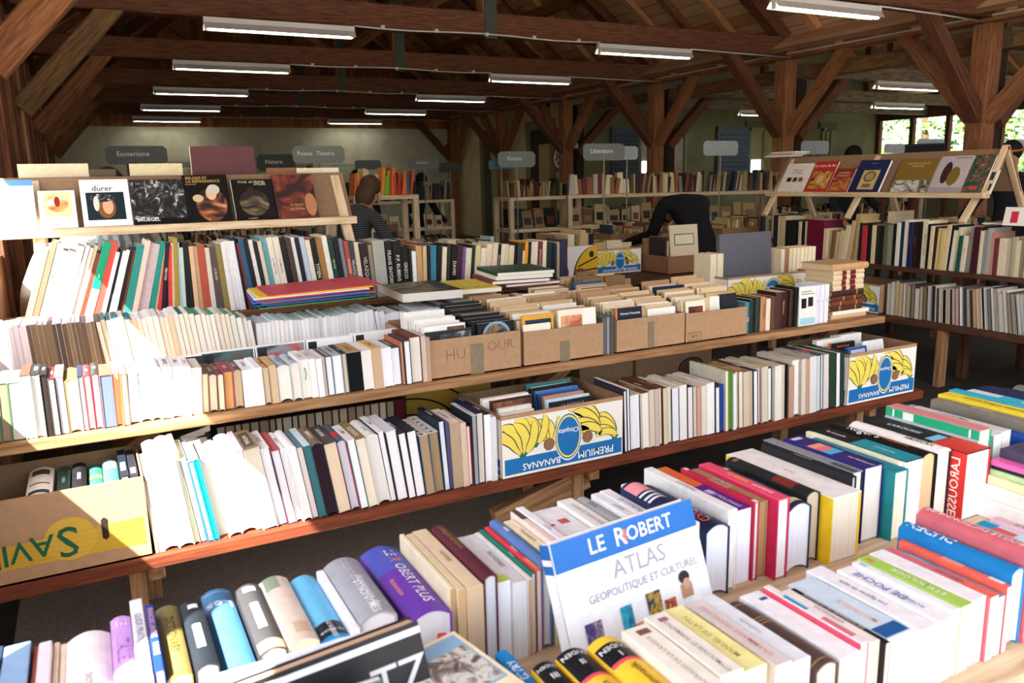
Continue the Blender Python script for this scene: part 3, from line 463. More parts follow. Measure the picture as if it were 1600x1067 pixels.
BR = [
 (1.8953, 0.0158, 0.269, 1.8, '#2c2838', '#3a3444', '#f0f0f4', 'h', 'slim black edged hardback'),
 (1.9117, 0.0159, 0.273, 2.0, '#e6e2da', '#3a3444', '#f0f0f4', 'h', 'slim white hardback'),
 (1.9282, 0.056, 0.241, 2.2, '#c8ccb8', '#2a2c30', '#eceef2', 'h', 'thick white paged hardback'),
 (1.9848, 0.0365, 0.248, 2.4, '#6a4a30', '#d0c8b8', '#efeae0', 'h', 'brown patterned hardback'),
 (2.0219, 0.03, 0.258, 2.5, '#5a3a28', '#b8a890', '#d8cab8', 'h', 'dark brown patterned hardback'),
 (2.0526, 0.0234, 0.256, 2.6, '#4a3424', '#3a2c2c', '#c8b8ac', 'p', 'striped thin paperback'),
 (2.0766, 0.0201, 0.255, 2.5, '#7a4a30', '#6a3a34', '#e8e0d0', 'h', 'rust edged hardback'),
 (2.0973, 0.0237, 0.252, 2.5, '#4a3428', '#4a3428', '#d8c8a8', 'p', 'tan paperback'),
 (2.1215, 0.0238, 0.252, 2.4, '#d0ccb0', '#d0ccb0', '#e2ddd0', 'h', 'cream hardback'),
 (2.146, 0.0416, 0.243, 2.4, '#dcd8c4', '#2a3048', '#e6e8f0', 'h', 'navy boarded hardback'),
 (2.1882, 0.0421, 0.249, 2.4, '#d8d6c6', '#d8d6c6', '#ece9e4', 'p', 'off-white paperback'),
 (2.231, 0.0317, 0.238, 2.4, '#16171a', '#1e1e20', '#e4e4e4', 'h', 'black hardback'),
 (2.2633, 0.0247, 0.231, 2.5, '#cfc8b0', '#cfc8b0', '#dcccb8', 'p', 'fawn paperback'),
 (2.2887, 0.0249, 0.224, 2.5, '#c4bca4', '#a84a44', '#c8a088', 'p', 'pinkish tan paperback'),
 (2.3142, 0.0287, 0.23, 2.5, '#d4d0b8', '#d4d0b8', '#e0d8c8', 'p', 'cream paperback'),
 (2.3436, 0.0438, 0.237, 2.6, '#dad8d0', '#dad8d0', '#f0f0ee', 'p', 'white paperback'),
 (2.3881, 0.0256, 0.215, 2.6, '#1a2030', '#1a1e26', '#eceef2', 'h', 'black boarded hardback'),
 (2.4143, 0.0295, 0.218, 2.5, '#243a68', '#2a4aa0', '#2a4aa0', 'h', 'deep blue paperback'),
 (2.4444, 0.0145, 0.282, 2.5, '#c8c0a4', '#d8d0bc', '#f2f0e8', 'h', 'tall cream boarded hardback'),
 (2.4596, 0.0299, 0.276, 2.6, '#5a8a30', '#5a8a30', '#5a8a30', 'h', 'leaf green hardback'),
 (2.49, 0.0185, 0.261, 2.7, '#c8c8b8', '#c8c8b8', '#e8eaf2', 'p', 'white paperback'),
 (2.5092, 0.0225, 0.264, 2.9, '#8a6a40', '#8a6a40', '#d8d0c4', 'p', 'grey cream paperback'),
 (2.5323, 0.0226, 0.264, 3.1, '#a88a58', '#a88a58', '#e0dcd4', 'p', 'pale paperback'),
 (2.5556, 0.0384, 0.261, 3.2, '#9a7848', '#9a7848', '#d0c4ac', 'p', 'buff paperback'),
 (2.5947, 0.019, 0.259, 3.3, '#b8a070', '#b8a070', '#ccb89c', 'p', 'tan paperback'),
 (2.6143, 0.0271, 0.26, 3.3, '#243040', '#2a3440', '#eceef0', 'h', 'white paged hardback with a navy spine'),
 (2.6421, 0.0273, 0.261, 3.3, '#c8bca8', '#a83a44', '#e0ccc8', 'h', 'red edged hardback'),
 (2.6699, 0.0395, 0.27, 3.2, '#b8b498', '#c8c4a8', '#d0ccb8', 'h', 'broad khaki hardback'),
 (2.7101, 0.0318, 0.256, 3.0, '#20242a', '#20242a', '#eceef0', 'h', 'black spined hardback'),
 (2.7426, 0.0444, 0.266, 2.8, '#c4bea8', '#c4bea8', '#e6e2d6', 'p', 'cream paperback'),
 (2.7876, 0.0241, 0.263, 2.7, '#b8b09c', '#b8b09c', '#cfc4b4', 'p', 'buff paperback'),
 (2.8124, 0.0243, 0.261, 2.7, '#18151a', '#151214', '#151214', 'h', 'black cloth hardback'),
 (2.8373, 0.0328, 0.251, 2.8, '#b08a70', '#b08a70', '#b89880', 'p', 'tan paperback'),
 (2.8707, 0.0458, 0.273, 2.9, '#c8c8bc', '#c8c8bc', '#ecebe8', 'h', 'white hardback'),
 (2.9172, 0.0292, 0.275, 3.0, '#b4ac98', '#b4ac98', '#d6ccc0', 'p', 'fawn paperback'),
 (2.947, 0.0251, 0.271, 3.3, '#c0a080', '#c0a080', '#c09a7a', 'p', 'light brown paperback'),
 (2.9727, 0.0469, 0.28, 3.5, '#a8a89c', '#a8a89c', '#dadad8', 'p', 'grey white paperback'),
 (3.0203, 0.0299, 0.281, 3.6, '#28344a', '#2a3848', '#c8d0d8', 'h', 'navy spined hardback'),
 (3.0508, 0.0301, 0.28, 3.8, '#384858', '#344454', '#d8d8d8', 'h', 'slate hardback'),
 (3.0816, 0.0392, 0.274, 3.9, '#b8b4a8', '#2a2c30', '#d8d0c8', 'p', 'pale paperback with dark edges'),
 (3.1215, 0.0486, 0.272, 3.9, '#284030', '#284030', '#284030', 'h', 'dark green hardback with a barcode'),
 (3.1708, 0.0219, 0.272, 3.9, '#c8ccd0', '#e0e4e8', '#e8eaee', 'p', 'slim white paperback'),
 (3.1933, 0.0311, 0.276, 4.0, '#24342c', '#2c3c34', '#2c3c34', 'h', 'blackish green hardback'),
]
UF = [
 (-0.3273, 0.0246, 0.188, -2.4, '#6a8a80', '#4a6a50', '#8a7a60', 'h', 'moss green hardback with brown pages'),
 (-0.3021, 0.0266, 0.189, -2.1, '#6a8a80', '#4a6a50', '#8a7a60', 'h', 'sage spined hardback with browned pages'),
 (-0.2749, 0.0355, 0.188, -1.7, '#8fb0a4', '#4a6a50', '#b8b4a4', 'h', 'sage hardback with a green board'),
 (-0.2388, 0.029, 0.206, -1.1, '#5a4034', '#eceae6', '#eeeeec', 'h', 'white hardback with a dark brown spine'),
 (-0.2092, 0.0258, 0.203, -0.8, '#26221f', '#e2e0da', '#d8d6d0', 'h', 'off-white hardback with a black spine'),
 (-0.1828, 0.0189, 0.202, -0.5, '#17120f', '#17120f', '#2a2420', 'h', 'black paperback'),
 (-0.1633, 0.0208, 0.187, -0.3, '#6a2420', '#2a2020', '#bdb6ac', 'h', 'black and red spined hardback'),
 (-0.1419, 0.0246, 0.191, -0.1, '#b0b0ae', '#5a4048', '#c4c4cc', 'h', 'silver spined hardback'),
 (-0.1167, 0.0358, 0.177, -0.2, '#d8bc50', '#e0cc70', '#cfc5ac', 'hr', 'plump yellow hardback'),
 (-0.0803, 0.0159, 0.182, -0.3, '#26304a', '#8a8490', '#8a8490', 'h', 'navy spined hardback with grey board'),
 (-0.0637, 0.0216, 0.184, -0.4, '#7a3a40', '#7a2a34', '#d2b898', 'hr', 'wine red rounded hardback'),
 (-0.0415, 0.0218, 0.185, -0.6, '#3a3a34', '#8a1c34', '#e6dede', 'hr', 'dark spined hardback with crimson boards'),
 (-0.0191, 0.0371, 0.178, -0.9, '#8a5a4a', '#5a6678', '#5a6678', 'h', 'blue grey cloth hardback'),
 (0.0185, 0.0184, 0.179, -1.1, '#f0d8c0', '#d86a3a', '#d8b890', 'h', 'cream hardback with orange boards'),
 (0.0376, 0.0205, 0.177, -1.6, '#f0a870', '#d87848', '#d0a888', 'h', 'orange hardback'),
 (0.0586, 0.0323, 0.171, -2.1, '#f2efec', '#6a8ab0', '#f0f0f0', 'h', 'white hardback with blue boards'),
 (0.0915, 0.0346, 0.18, -2.9, '#a8b0b0', '#e8e2da', '#f0e8dc', 'hr', 'grey spined plump hardback'),
 (0.1267, 0.029, 0.183, -3.7, '#f2f0ee', '#f2f0ee', '#f4f2ee', 'hr', 'thick white hardback'),
 (0.1564, 0.0333, 0.178, -4.3, '#f2f0ee', '#f2f0ee', '#f4f2ee', 'h', 'white hardback'),
 (0.1904, 0.0296, 0.175, -4.8, '#f0eeea', '#f0eeea', '#f2efe8', 'h', 'plain white hardback'),
 (0.2207, 0.0258, 0.173, -4.6, '#f2f0ec', '#f2f0ec', '#f2efe8', 'p', 'white paperback'),
 (0.2472, 0.0364, 0.163, -4.0, '#d8d2c8', '#d8d2c8', '#f0eae0', 'p', 'off-white paperback'),
 (0.2843, 0.0223, 0.139, -3.3, '#8a6a4a', '#8a6a4a', '#e0c8a8', 'h', 'brown spined hardback'),
 (0.3073, 0.0288, 0.135, -2.5, '#6a4a48', '#6a4a48', '#dcc4a4', 'hr', 'first of three small maroon hardbacks'),
 (0.3367, 0.0227, 0.134, -1.6, '#6a4040', '#6a4040', '#e8d4b4', 'hr', 'second of three small maroon hardbacks'),
 (0.36, 0.0315, 0.137, -1.0, '#8a4048', '#b84050', '#d09a60', 'h', 'raspberry hardback'),
 (0.3921, 0.0318, 0.141, -0.4, '#6a4440', '#6a4440', '#c0a684', 'hr', 'thick maroon hardback with a hollow fore edge'),
 (0.4245, 0.0431, 0.134, 0.2, '#eef0f2', '#eef0f2', '#f4f4f4', 'p', 'first of two bright white paperbacks'),
 (0.4682, 0.0259, 0.138, 0.9, '#eef0f4', '#eef0f4', '#f4f4f4', 'p', 'second of two bright white paperbacks'),
 (0.4948, 0.0239, 0.135, 1.6, '#c8a878', '#8a6a48', '#c8b498', 'hr', 'tan spined hardback with a hollow fore edge'),
 (0.5193, 0.0264, 0.14, 2.1, '#d0a868', '#a84a44', '#d0b490', 'p', 'bundle of thin tan paperbacks'),
 (0.5463, 0.0471, 0.138, 2.4, '#aab4bc', '#aab4bc', '#eee2d4', 'hr', 'blue grey spined hardback'),
 (0.5941, 0.0339, 0.141, 2.7, '#b4bcc2', '#b4bcc2', '#eaded0', 'hr', 'second blue grey spined hardback'),
 (0.6287, 0.0343, 0.146, 2.6, '#eceae8', '#eceae8', '#f0e8dc', 'h', 'white hardback with a green ribbon'),
 (0.6636, 0.0229, 0.146, 2.5, '#e6e2da', '#e6e2da', '#f2ece6', 'p', 'cream white paperback'),
 (0.6871, 0.0207, 0.145, 2.4, '#d8ccd0', '#d8ccd0', '#eef0f4', 'p', 'white paperback with a violet title'),
 (0.7084, 0.0113, 0.147, 2.3, '#e2d8c8', '#e2d8c8', '#c8b8a4', 'p', 'fawn paperback'),
 (0.7203, 0.0257, 0.149, 2.2, '#4a4e54', '#4a4e54', '#e8ecf2', 'h', 'dark grey spined hardback'),
 (0.7467, 0.0356, 0.149, 2.2, '#b0b4b6', '#b0b4b6', '#eef0f4', 'h', 'grey spined white hardback'),
 (0.783, 0.0189, 0.153, 2.2, '#22242a', '#2a5a58', '#d2bca0', 'h', 'black spined tan paged hardback'),
 (0.8025, 0.0561, 0.152, 2.3, '#b89468', '#16181a', '#16181a', 'h', 'black cloth hardback with a tan spine'),
 (0.8592, 0.0369, 0.151, 2.3, '#f2f2f2', '#f2f2f2', '#e6e0d8', 'h', 'plump white hardback'),
 (0.8967, 0.0373, 0.158, 2.3, '#d8b070', '#d8b070', '#c8a888', 'p', 'tan bundle with ragged pages'),
 (0.9347, 0.0403, 0.153, 2.3, '#eceef2', '#eceef2', '#eceef4', 'h', 'white hardback'),
 (0.9757, 0.0356, 0.149, 2.1, '#3c4044', '#3a4048', '#eeeef2', 'h', 'charcoal spined hardback'),
 (1.0119, 0.0098, 0.169, 1.8, '#b0664a', '#b0664a', '#c09a78', 'h', 'terracotta hardback'),
 (1.0224, 0.0256, 0.173, 1.6, '#3a3a3c', '#202226', '#eceef2', 'h', 'black boarded white hardback'),
 (1.0486, 0.0471, 0.182, 1.3, '#6a1e20', '#6a1e20', '#e6dcd0', 'h', 'dark red hardback'),
 (1.0963, 0.0155, 0.182, 1.0, '#d8cfc4', '#d8cfc4', '#cdb8a4', 'p', 'fawn paperback'),
 (1.1124, 0.0155, 0.176, 0.9, '#b89880', '#b89880', '#b89880', 'p', 'slim brown paperback'),
]
AR = [
 (-0.303, 0.0273, 0.372, -19.0, '#8a7a68', ''),
 (-0.273, 0.0227, 0.406, -19.1, '#7a6450', ''),
 (-0.248, 0.0229, 0.393, -19.3, '#e4e4ea', 'N,ART MODERNE,#333'),
 (-0.222, 0.023, 0.358, -19.4, '#f0e8e4', ''),
 (-0.197, 0.028, 0.354, -19.5, '#f2ece6', ''),
 (-0.166, 0.0282, 0.376, -19.6, '#efe6e0', ''),
 (-0.135, 0.0161, 0.381, -19.8, '#e8e0d8', ''),
 (-0.117, 0.0162, 0.368, -19.8, '#f0ece6', ''),
 (-0.099, 0.0138, 0.379, -19.9, '#c8b090', ''),
 (-0.083, 0.0188, 0.341, -20.0, '#7a3a2a', ''),
 (-0.062, 0.034, 0.388, -19.6, '#12956a', 'N,art,#f0f4f0'),
 (-0.025, 0.0294, 0.385, -18.9, '#e0483c', ''),
 (0.007, 0.0169, 0.338, -18.2, '#f2f0f0', ''),
 (0.026, 0.0119, 0.348, -17.9, '#1c1c22', ''),
 (0.04, 0.0145, 0.341, -17.6, '#e0e0e8', ''),
 (0.056, 0.0146, 0.345, -17.3, '#e8e8f0', ''),
 (0.072, 0.0147, 0.356, -17.0, '#23252a', ''),
 (0.089, 0.0148, 0.342, -16.7, '#6a3a20', ''),
 (0.105, 0.0334, 0.359, -16.3, '#2a8a80', ''),
 (0.141, 0.0231, 0.381, -15.7, '#dcc6b6', ''),
 (0.166, 0.0477, 0.36, -15.2, '#c8b4b4', ''),
 (0.217, 0.0209, 0.368, -14.3, '#128a7c', ''),
 (0.239, 0.0129, 0.352, -13.0, '#d8b890', ''),
 (0.253, 0.0186, 0.349, -11.3, '#e03c4c', ''),
 (0.273, 0.0188, 0.358, -9.0, '#1a1a1e', 'N,PEINTRES,#ddd'),
 (0.293, 0.0133, 0.336, -6.7, '#1a1a1c', ''),
 (0.308, 0.0163, 0.34, -5.0, '#d83a3a', ''),
 (0.325, 0.0135, 0.351, -4.2, '#e8cbb0', ''),
 (0.34, 0.0194, 0.375, -3.6, '#a08a30', ''),
 (0.36, 0.0136, 0.355, -2.6, '#a8bcd0', ''),
 (0.375, 0.0166, 0.329, -2.0, '#b8d0c0', ''),
 (0.392, 0.0167, 0.353, -1.2, '#141416', ''),
 (0.41, 0.0197, 0.352, -0.4, '#151515', ''),
 (0.431, 0.0198, 0.332, 0.3, '#d8b48a', ''),
 (0.452, 0.0199, 0.331, 0.7, '#d8b890', ''),
 (0.473, 0.0351, 0.336, 1.2, '#b05038', ''),
 (0.509, 0.0232, 0.321, 2.0, '#d8d0c4', ''),
 (0.533, 0.0356, 0.326, 2.6, '#5a4a44', 'N,LE MUSEE,#d8c8a0'),
 (0.57, 0.0266, 0.337, 3.4, '#8a7c40', ''),
 (0.597, 0.0237, 0.342, 4.1, '#e8e6e2', ''),
 (0.622, 0.0207, 0.347, 4.6, '#f0eeea', ''),
 (0.644, 0.027, 0.347, 5.1, '#e6e8ea', ''),
 (0.672, 0.0146, 0.365, 5.8, '#16181c', ''),
 (0.688, 0.0115, 0.338, 6.1, '#7a2a2c', ''),
 (0.7, 0.0242, 0.357, 6.4, '#2a5a7a', ''),
 (0.725, 0.0243, 0.356, 7.0, '#14151a', ''),
 (0.751, 0.0212, 0.348, 7.0, '#ece8de', ''),
 (0.773, 0.0181, 0.334, 7.0, '#1c1c1e', ''),
 (0.793, 0.0182, 0.34, 7.0, '#d8ccb8', ''),
 (0.812, 0.028, 0.358, 7.0, '#6aa8a8', ''),
 (0.841, 0.0282, 0.356, 7.0, '#e8e0cc', 'N,LA PEINTURE,#6a6458'),
 (0.871, 0.0317, 0.355, 7.0, '#e4dcc8', 'N,FLAMANDE,#6a6458'),
 (0.904, 0.0286, 0.353, 7.0, '#141214', ''),
 (0.933, 0.0255, 0.345, 7.0, '#4a3428', ''),
 (0.96, 0.019, 0.35, 7.0, '#eceae4', ''),
 (0.98, 0.0224, 0.343, 7.0, '#18191c', ''),
 (1.004, 0.0259, 0.348, 7.0, '#b8c4d8', ''),
 (1.031, 0.0227, 0.333, 7.0, '#e6dcc4', ''),
 (1.055, 0.0296, 0.339, 7.0, '#101012', 'T,TITIEN,#e0d8c4'),
 (1.085, 0.0332, 0.337, 7.0, '#a8783a', ''),
 (1.12, 0.0266, 0.349, 7.0, '#eae6da', ''),
 (1.148, 0.0267, 0.34, 7.0, '#1f3a30', 'N,RENOIR,#c8c090'),
 (1.176, 0.0269, 0.339, 7.0, '#121213', ''),
 (1.204, 0.02, 0.33, 6.8, '#7a8088', ''),
 (1.225, 0.0237, 0.315, 6.3, '#b04a3a', 'N,VELAZQUEZ,#e8d8c0'),
 (1.25, 0.0239, 0.31, 5.7, '#38464e', 'T,VELAZQUEZ,#d0d4cc'),
 (1.275, 0.024, 0.305, 5.2, '#d8c8a8', ''),
 (1.3, 0.0423, 0.297, 4.6, '#2a1a1c', 'T,VELAZQUEZ,#c8c0b0'),
 (1.343, 0.0208, 0.287, 3.6, '#9a8a70', ''),
 (1.365, 0.065, 0.306, 3.2, '#a8a99c', ''),
 (1.431, 0.0398, 0.302, 2.4, '#101011', 'T,FRANS SNYDERS,#ddd6c4'),
 (1.472, 0.0477, 0.3, 1.9, '#0e0e0f', 'T,P.P. RUBENS,#e6e0d0'),
 (1.521, 0.0368, 0.269, 1.4, '#111112', 'T,GRECO,#d8d2c4'),
 (1.559, 0.0142, 0.253, 1.0, '#1a1a1c', ''),
 (1.574, 0.0219, 0.238, 0.5, '#eceae4', ''),
 (1.597, 0.0336, 0.265, -0.2, '#c09a68', ''),
 (1.631, 0.0222, 0.263, -1.3, '#d0b080', ''),
 (1.655, 0.0184, 0.262, -2.0, '#141414', ''),
 (1.674, 0.038, 0.261, -2.6, '#3a8098', ''),
 (1.713, 0.0264, 0.259, -3.8, '#151516', ''),
 (1.74, 0.0266, 0.25, -4.6, '#e0d4b8', ''),
 (1.768, 0.0227, 0.263, -5.1, '#2e2e22', ''),
 (1.792, 0.0348, 0.255, -5.3, '#0f0f10', 'T,DAVID,#ece6d8'),
 (1.828, 0.031, 0.253, -5.5, '#4a1f2c', ''),
 (1.86, 0.0191, 0.244, -5.8, '#6a5a88', ''),
 (1.88, 0.0354, 0.235, -5.9, '#e0d2b4', ''),
 (1.917, 0.0234, 0.248, -6.2, '#163026', ''),
 (1.941, 0.0317, 0.247, -6.3, '#d0c088', ''),
 (1.974, 0.0319, 0.23, -6.6, '#e4d8c0', ''),
 (2.007, 0.0362, 0.25, -6.8, '#dccab0', ''),
 (2.045, 0.0323, 0.256, -6.9, '#d8c4a8', ''),
 (2.078, 0.0242, 0.246, -6.6, '#121213', 'N,MODIGLIANI,#ccc'),
 (2.104, 0.0243, 0.245, -6.3, '#e0d0b0', ''),
 (2.129, 0.0287, 0.243, -6.1, '#d8c8ac', ''),
 (2.159, 0.0331, 0.234, -5.8, '#d6c6a4', ''),
 (2.193, 0.0248, 0.217, -5.4, '#121214', ''),
 (2.219, 0.0336, 0.245, -5.2, '#3a3834', ''),
 (2.254, 0.0164, 0.198, -4.8, '#d8cbb4', ''),
 (2.271, 0.0208, 0.25, -4.6, '#e0982a', ''),
 (2.293, 0.0165, 0.248, -4.4, '#1a1a1c', ''),
 (2.311, 0.0254, 0.247, -4.3, '#dcccb0', ''),
 (2.337, 0.0255, 0.246, -4.0, '#e0d4bc', ''),
 (2.364, 0.0301, 0.244, -3.5, '#6a2a3a', 'N,IMPRESSIONNISME,#d8a8b0'),
 (2.395, 0.0259, 0.25, -3.0, '#dccfae', ''),
 (2.422, 0.0305, 0.233, -2.5, '#1d2f2c', ''),
 (2.454, 0.0262, 0.231, -1.9, '#141a1c', ''),
 (2.481, 0.0172, 0.23, -1.4, '#203038', ''),
 (2.499, 0.0264, 0.236, -1.1, '#b09a78', ''),
 (2.526, 0.0174, 0.242, -0.6, '#24304a', ''),
 (2.545, 0.0359, 0.249, -0.3, '#3a2a30', ''),
]
RU = [
 (5.658, 0.0561, 0.371, 0.0, '#2a2420', ''),
 (5.601, 0.0474, 0.361, 0.0, '#d8c8a8', ''),
 (5.552, 0.0548, 0.362, 0.0, '#c0ac88', ''),
 (5.496, 0.0541, 0.328, 0.0, '#141414', ''),
 (5.441, 0.0456, 0.33, 0.0, '#1c1a1c', ''),
 (5.395, 0.0528, 0.32, 0.0, '#161616', ''),
 (5.341, 0.0294, 0.322, 0.0, '#d0bc98', ''),
 (5.31, 0.0367, 0.323, 0.0, '#181818', ''),
 (5.273, 0.029, 0.324, 0.0, '#d8c8a4', ''),
 (5.243, 0.1887, 0.343, 0.0, '#6a1230', 'W'),
 (5.053, 0.0416, 0.27, -1.0, '#d8c4a0', ''),
 (5.011, 0.0411, 0.255, -2.2, '#c8b48c', ''),
 (4.968, 0.0338, 0.258, -3.4, '#7a5a3a', ''),
 (4.934, 0.0403, 0.248, -4.4, '#dcc8a4', ''),
 (4.892, 0.0399, 0.262, -5.6, '#d0bc94', ''),
 (4.851, 0.0395, 0.309, -6.8, '#dccaa6', ''),
 (4.811, 0.0391, 0.35, -8.0, '#c8b08a', ''),
 (4.771, 0.0453, 0.404, -6.1, '#b09468', ''),
 (4.724, 0.0383, 0.35, -3.8, '#b8a070', ''),
 (4.685, 0.0379, 0.335, -1.9, '#20242a', ''),
 (4.646, 0.0439, 0.314, 0.0, '#b83038', ''),
 (4.601, 0.0434, 0.327, 0.0, '#15171a', ''),
 (4.557, 0.0366, 0.318, 0.0, '#d8c898', ''),
 (4.52, 0.0363, 0.319, 0.0, '#2c2c26', ''),
 (4.482, 0.042, 0.321, 0.0, '#1a1c18', ''),
 (4.439, 0.0355, 0.333, 0.0, '#5a6448', ''),
 (4.403, 0.0411, 0.324, 0.0, '#8a8478', ''),
 (4.361, 0.0347, 0.336, 0.0, '#181a16', ''),
 (4.325, 0.0344, 0.348, 0.0, '#e0dccc', ''),
 (4.289, 0.0341, 0.359, 0.0, '#1a2a58', ''),
 (4.254, 0.0395, 0.371, 0.0, '#e0d8c0', ''),
 (4.214, 0.0391, 0.357, 0.0, '#1a2450', 'N,PICASSO,#c03038'),
 (4.174, 0.033, 0.358, 0.0, '#2a1418', 'N,ERMITAGE,#c04038'),
 (4.14, 0.0383, 0.36, 0.0, '#141414', ''),
 (4.1, 0.0434, 0.371, 0.0, '#dccfb0', 'T,FRAGONARD,#8a7a58'),
 (4.056, 0.0265, 0.348, -0.4, '#161616', ''),
 (4.029, 0.0263, 0.334, -0.9, '#d8c8a8', ''),
 (4.001, 0.0261, 0.33, -1.4, '#3a1a1c', ''),
 (3.974, 0.0312, 0.317, -1.9, '#d8c080', ''),
 (3.942, 0.0309, 0.318, -2.5, '#d0b878', ''),
 (3.91, 0.0306, 0.349, -3.1, '#d8c4a0', ''),
 (3.879, 0.0199, 0.346, -3.7, '#16161a', ''),
 (3.858, 0.0353, 0.308, -3.9, '#e0d8c8', ''),
 (3.821, 0.0196, 0.333, -3.5, '#c8bca0', ''),
 (3.801, 0.0297, 0.272, -3.2, '#20503e', ''),
 (3.77, 0.0344, 0.273, -2.8, '#e0d4bc', 'N,Picasso,#555'),
 (3.735, 0.0191, 0.265, -2.3, '#8a8478', ''),
 (3.715, 0.0289, 0.333, -2.1, '#8a8a88', ''),
 (3.685, 0.0532, 0.343, -1.7, '#421820', ''),
 (3.63, 0.0233, 0.317, -0.9, '#d8ccb0', ''),
 (3.606, 0.028, 0.323, -0.6, '#8e9088', ''),
 (3.577, 0.0277, 0.338, -0.2, '#a0a098', ''),
 (3.548, 0.0275, 0.307, 0.0, '#b8887c', ''),
 (3.52, 0.032, 0.267, 0.0, '#6a3038', ''),
 (3.487, 0.0547, 0.269, 0.0, '#d8ccb0', ''),
 (3.431, 0.0402, 0.272, 0.0, '#b8b098', ''),
 (3.39, 0.0262, 0.283, 0.0, '#a8a488', ''),
 (3.363, 0.0304, 0.262, 0.0, '#d0c8a8', ''),
 (3.331, 0.0346, 0.286, 0.0, '#8a8668', ''),
 (3.296, 0.0342, 0.288, 0.0, '#c8b0a8', ''),
 (3.261, 0.0338, 0.281, 0.0, '#d8d0b8', ''),
 (3.226, 0.0249, 0.283, 0.0, '#a09880', ''),
]
RL = [
 (4.225, 0.0401, 0.254, 1.0, '#c8c4bc', ''),
 (4.184, 0.0338, 0.268, 1.2, '#d8d4cc', ''),
 (4.149, 0.0392, 0.282, 1.4, '#d0b888', ''),
 (4.109, 0.0388, 0.266, 1.6, '#dcd0b0', ''),
 (4.069, 0.0272, 0.27, 1.8, '#d8d4cc', ''),
 (4.041, 0.0381, 0.258, 2.0, '#b8a888', ''),
 (4.001, 0.0321, 0.267, 2.2, '#8a8478', ''),
 (3.968, 0.0427, 0.241, 2.3, '#d8d4c4', ''),
 (3.925, 0.0261, 0.255, 2.6, '#c0b49c', ''),
 (3.898, 0.0312, 0.258, 2.7, '#8a7a5a', ''),
 (3.865, 0.0309, 0.272, 2.9, '#c8c8c0', ''),
 (3.833, 0.0359, 0.275, 3.2, '#283238', ''),
 (3.797, 0.0303, 0.26, 3.6, '#5a5648', ''),
 (3.765, 0.0249, 0.263, 3.9, '#d8d0c0', ''),
 (3.739, 0.0298, 0.256, 4.2, '#1c1416', ''),
 (3.709, 0.0244, 0.26, 4.5, '#c0b09a', ''),
 (3.683, 0.0243, 0.263, 4.8, '#30343a', ''),
 (3.658, 0.0291, 0.275, 5.1, '#d8b8b4', ''),
 (3.628, 0.0288, 0.278, 5.5, '#d4b0b0', ''),
 (3.598, 0.0285, 0.291, 5.8, '#ecece8', ''),
 (3.569, 0.0234, 0.285, 6.1, '#3a4048', ''),
 (3.544, 0.0232, 0.279, 6.4, '#b8b0a0', ''),
 (3.52, 0.0231, 0.272, 6.7, '#4a4440', ''),
 (3.496, 0.0324, 0.284, 7.0, '#c0a07c', ''),
 (3.462, 0.0321, 0.288, 7.3, '#c8a888', ''),
 (3.429, 0.0224, 0.301, 7.5, '#1c1e22', ''),
 (3.406, 0.0223, 0.295, 7.7, '#a8b0b8', ''),
 (3.383, 0.0267, 0.297, 7.9, '#8a8888', ''),
 (3.355, 0.0265, 0.31, 8.1, '#d8d4cc', ''),
 (3.327, 0.0262, 0.304, 8.3, '#989890', ''),
 (3.3, 0.035, 0.28, 8.6, '#c8c4bc', ''),
 (3.264, 0.0301, 0.298, 8.9, '#d8d2c4', ''),
 (3.233, 0.0211, 0.288, 9.1, '#a89888', ''),
 (3.211, 0.0253, 0.282, 9.3, '#b0a8a0', ''),
 (3.185, 0.0164, 0.276, 9.6, '#30343a', ''),
 (3.167, 0.0206, 0.287, 9.7, '#d8d8d8', ''),
 (3.146, 0.0247, 0.281, 9.9, '#b8c0c8', ''),
]
# ------------------------------------------------------------------ the hall
DW = wood('#50301f', '#80523a'); DW2 = wood('#74462d', '#b07850'); GW = wood('#4d4234', '#8c7c62'); RAW = wood('#b98f62', '#dcbb8c'); OLD = wood('#6a4a30', '#a17b55'); REDW = wood('#4c2415', '#783a20'); PINE = wood('#c2a27c', '#e3cfac')
XL, XP, YF, YB = -.45, 9.72, -1.6, 22.4
TIE = [-.04+3.13*i for i in range(0, 8)]; TIE = [.0-.04, 3.09, 6.22, 9.35, 12.54, 15.76, 18.88, 22.0]
m = MB(); m.box(-1.2, 21, YF-.5, YB+.3, -.2, 0, mottled('floor', ['#1d1a17', '#2b2622', '#3a342e'], 2.2, .8))
struct(m.build('floor'))
m = MB(); m.box(-40, 60, -60, 60, -.4, -.21, mottled('yard', ['#c8c2b4', '#d6d0c2', '#e0dacd'], 1.2, .9)); struct(m.build('ground'))
# the long side wall beside the camera: solid foot, an open band, solid boards above
bw = planks('#6a4630', '#a87650', 1, .19)
m = MB(); m.box(-.56, -.5, YF, YB, 0, 1.209, bw); m.box(-.56, -.5, YF, YB, 1.993, 3.9, bw); m.box(-.56, -.5, 6.2, YB, 1.209, 1.993, bw); struct(m.build('wall_left'))
for i, (a, b) in enumerate(((.70, .88), (3.08, 3.28), (6.13, 6.31))):
    struct(beam('trim_%d' % (i+1), (-.53, (a+b)/2, 0), (-.53, (a+b)/2, 3.5), .1, b-a, DW, (0, 1, 0)))
y = 6.7; k = 4
while y < 22:
    struct(beam('trim_%d' % k, (-.49, y, 0), (-.49, y, 3.45), .08, .10, DW2 if k % 2 else RAW if k % 5 == 0 else DW, (0, 1, 0))); y += .62; k += 1
struct(beam('trim_%d' % k, (-.47, YF, 3.42), (-.47, YB, 3.42), .16, .2, DW))
m = MB(); m.box(4.2, 20.3, YF-.12, YF, 0, 3.5, bw); struct(m.build('wall_light_block'))  # unseen wall, added to block sky light from the aisle tables
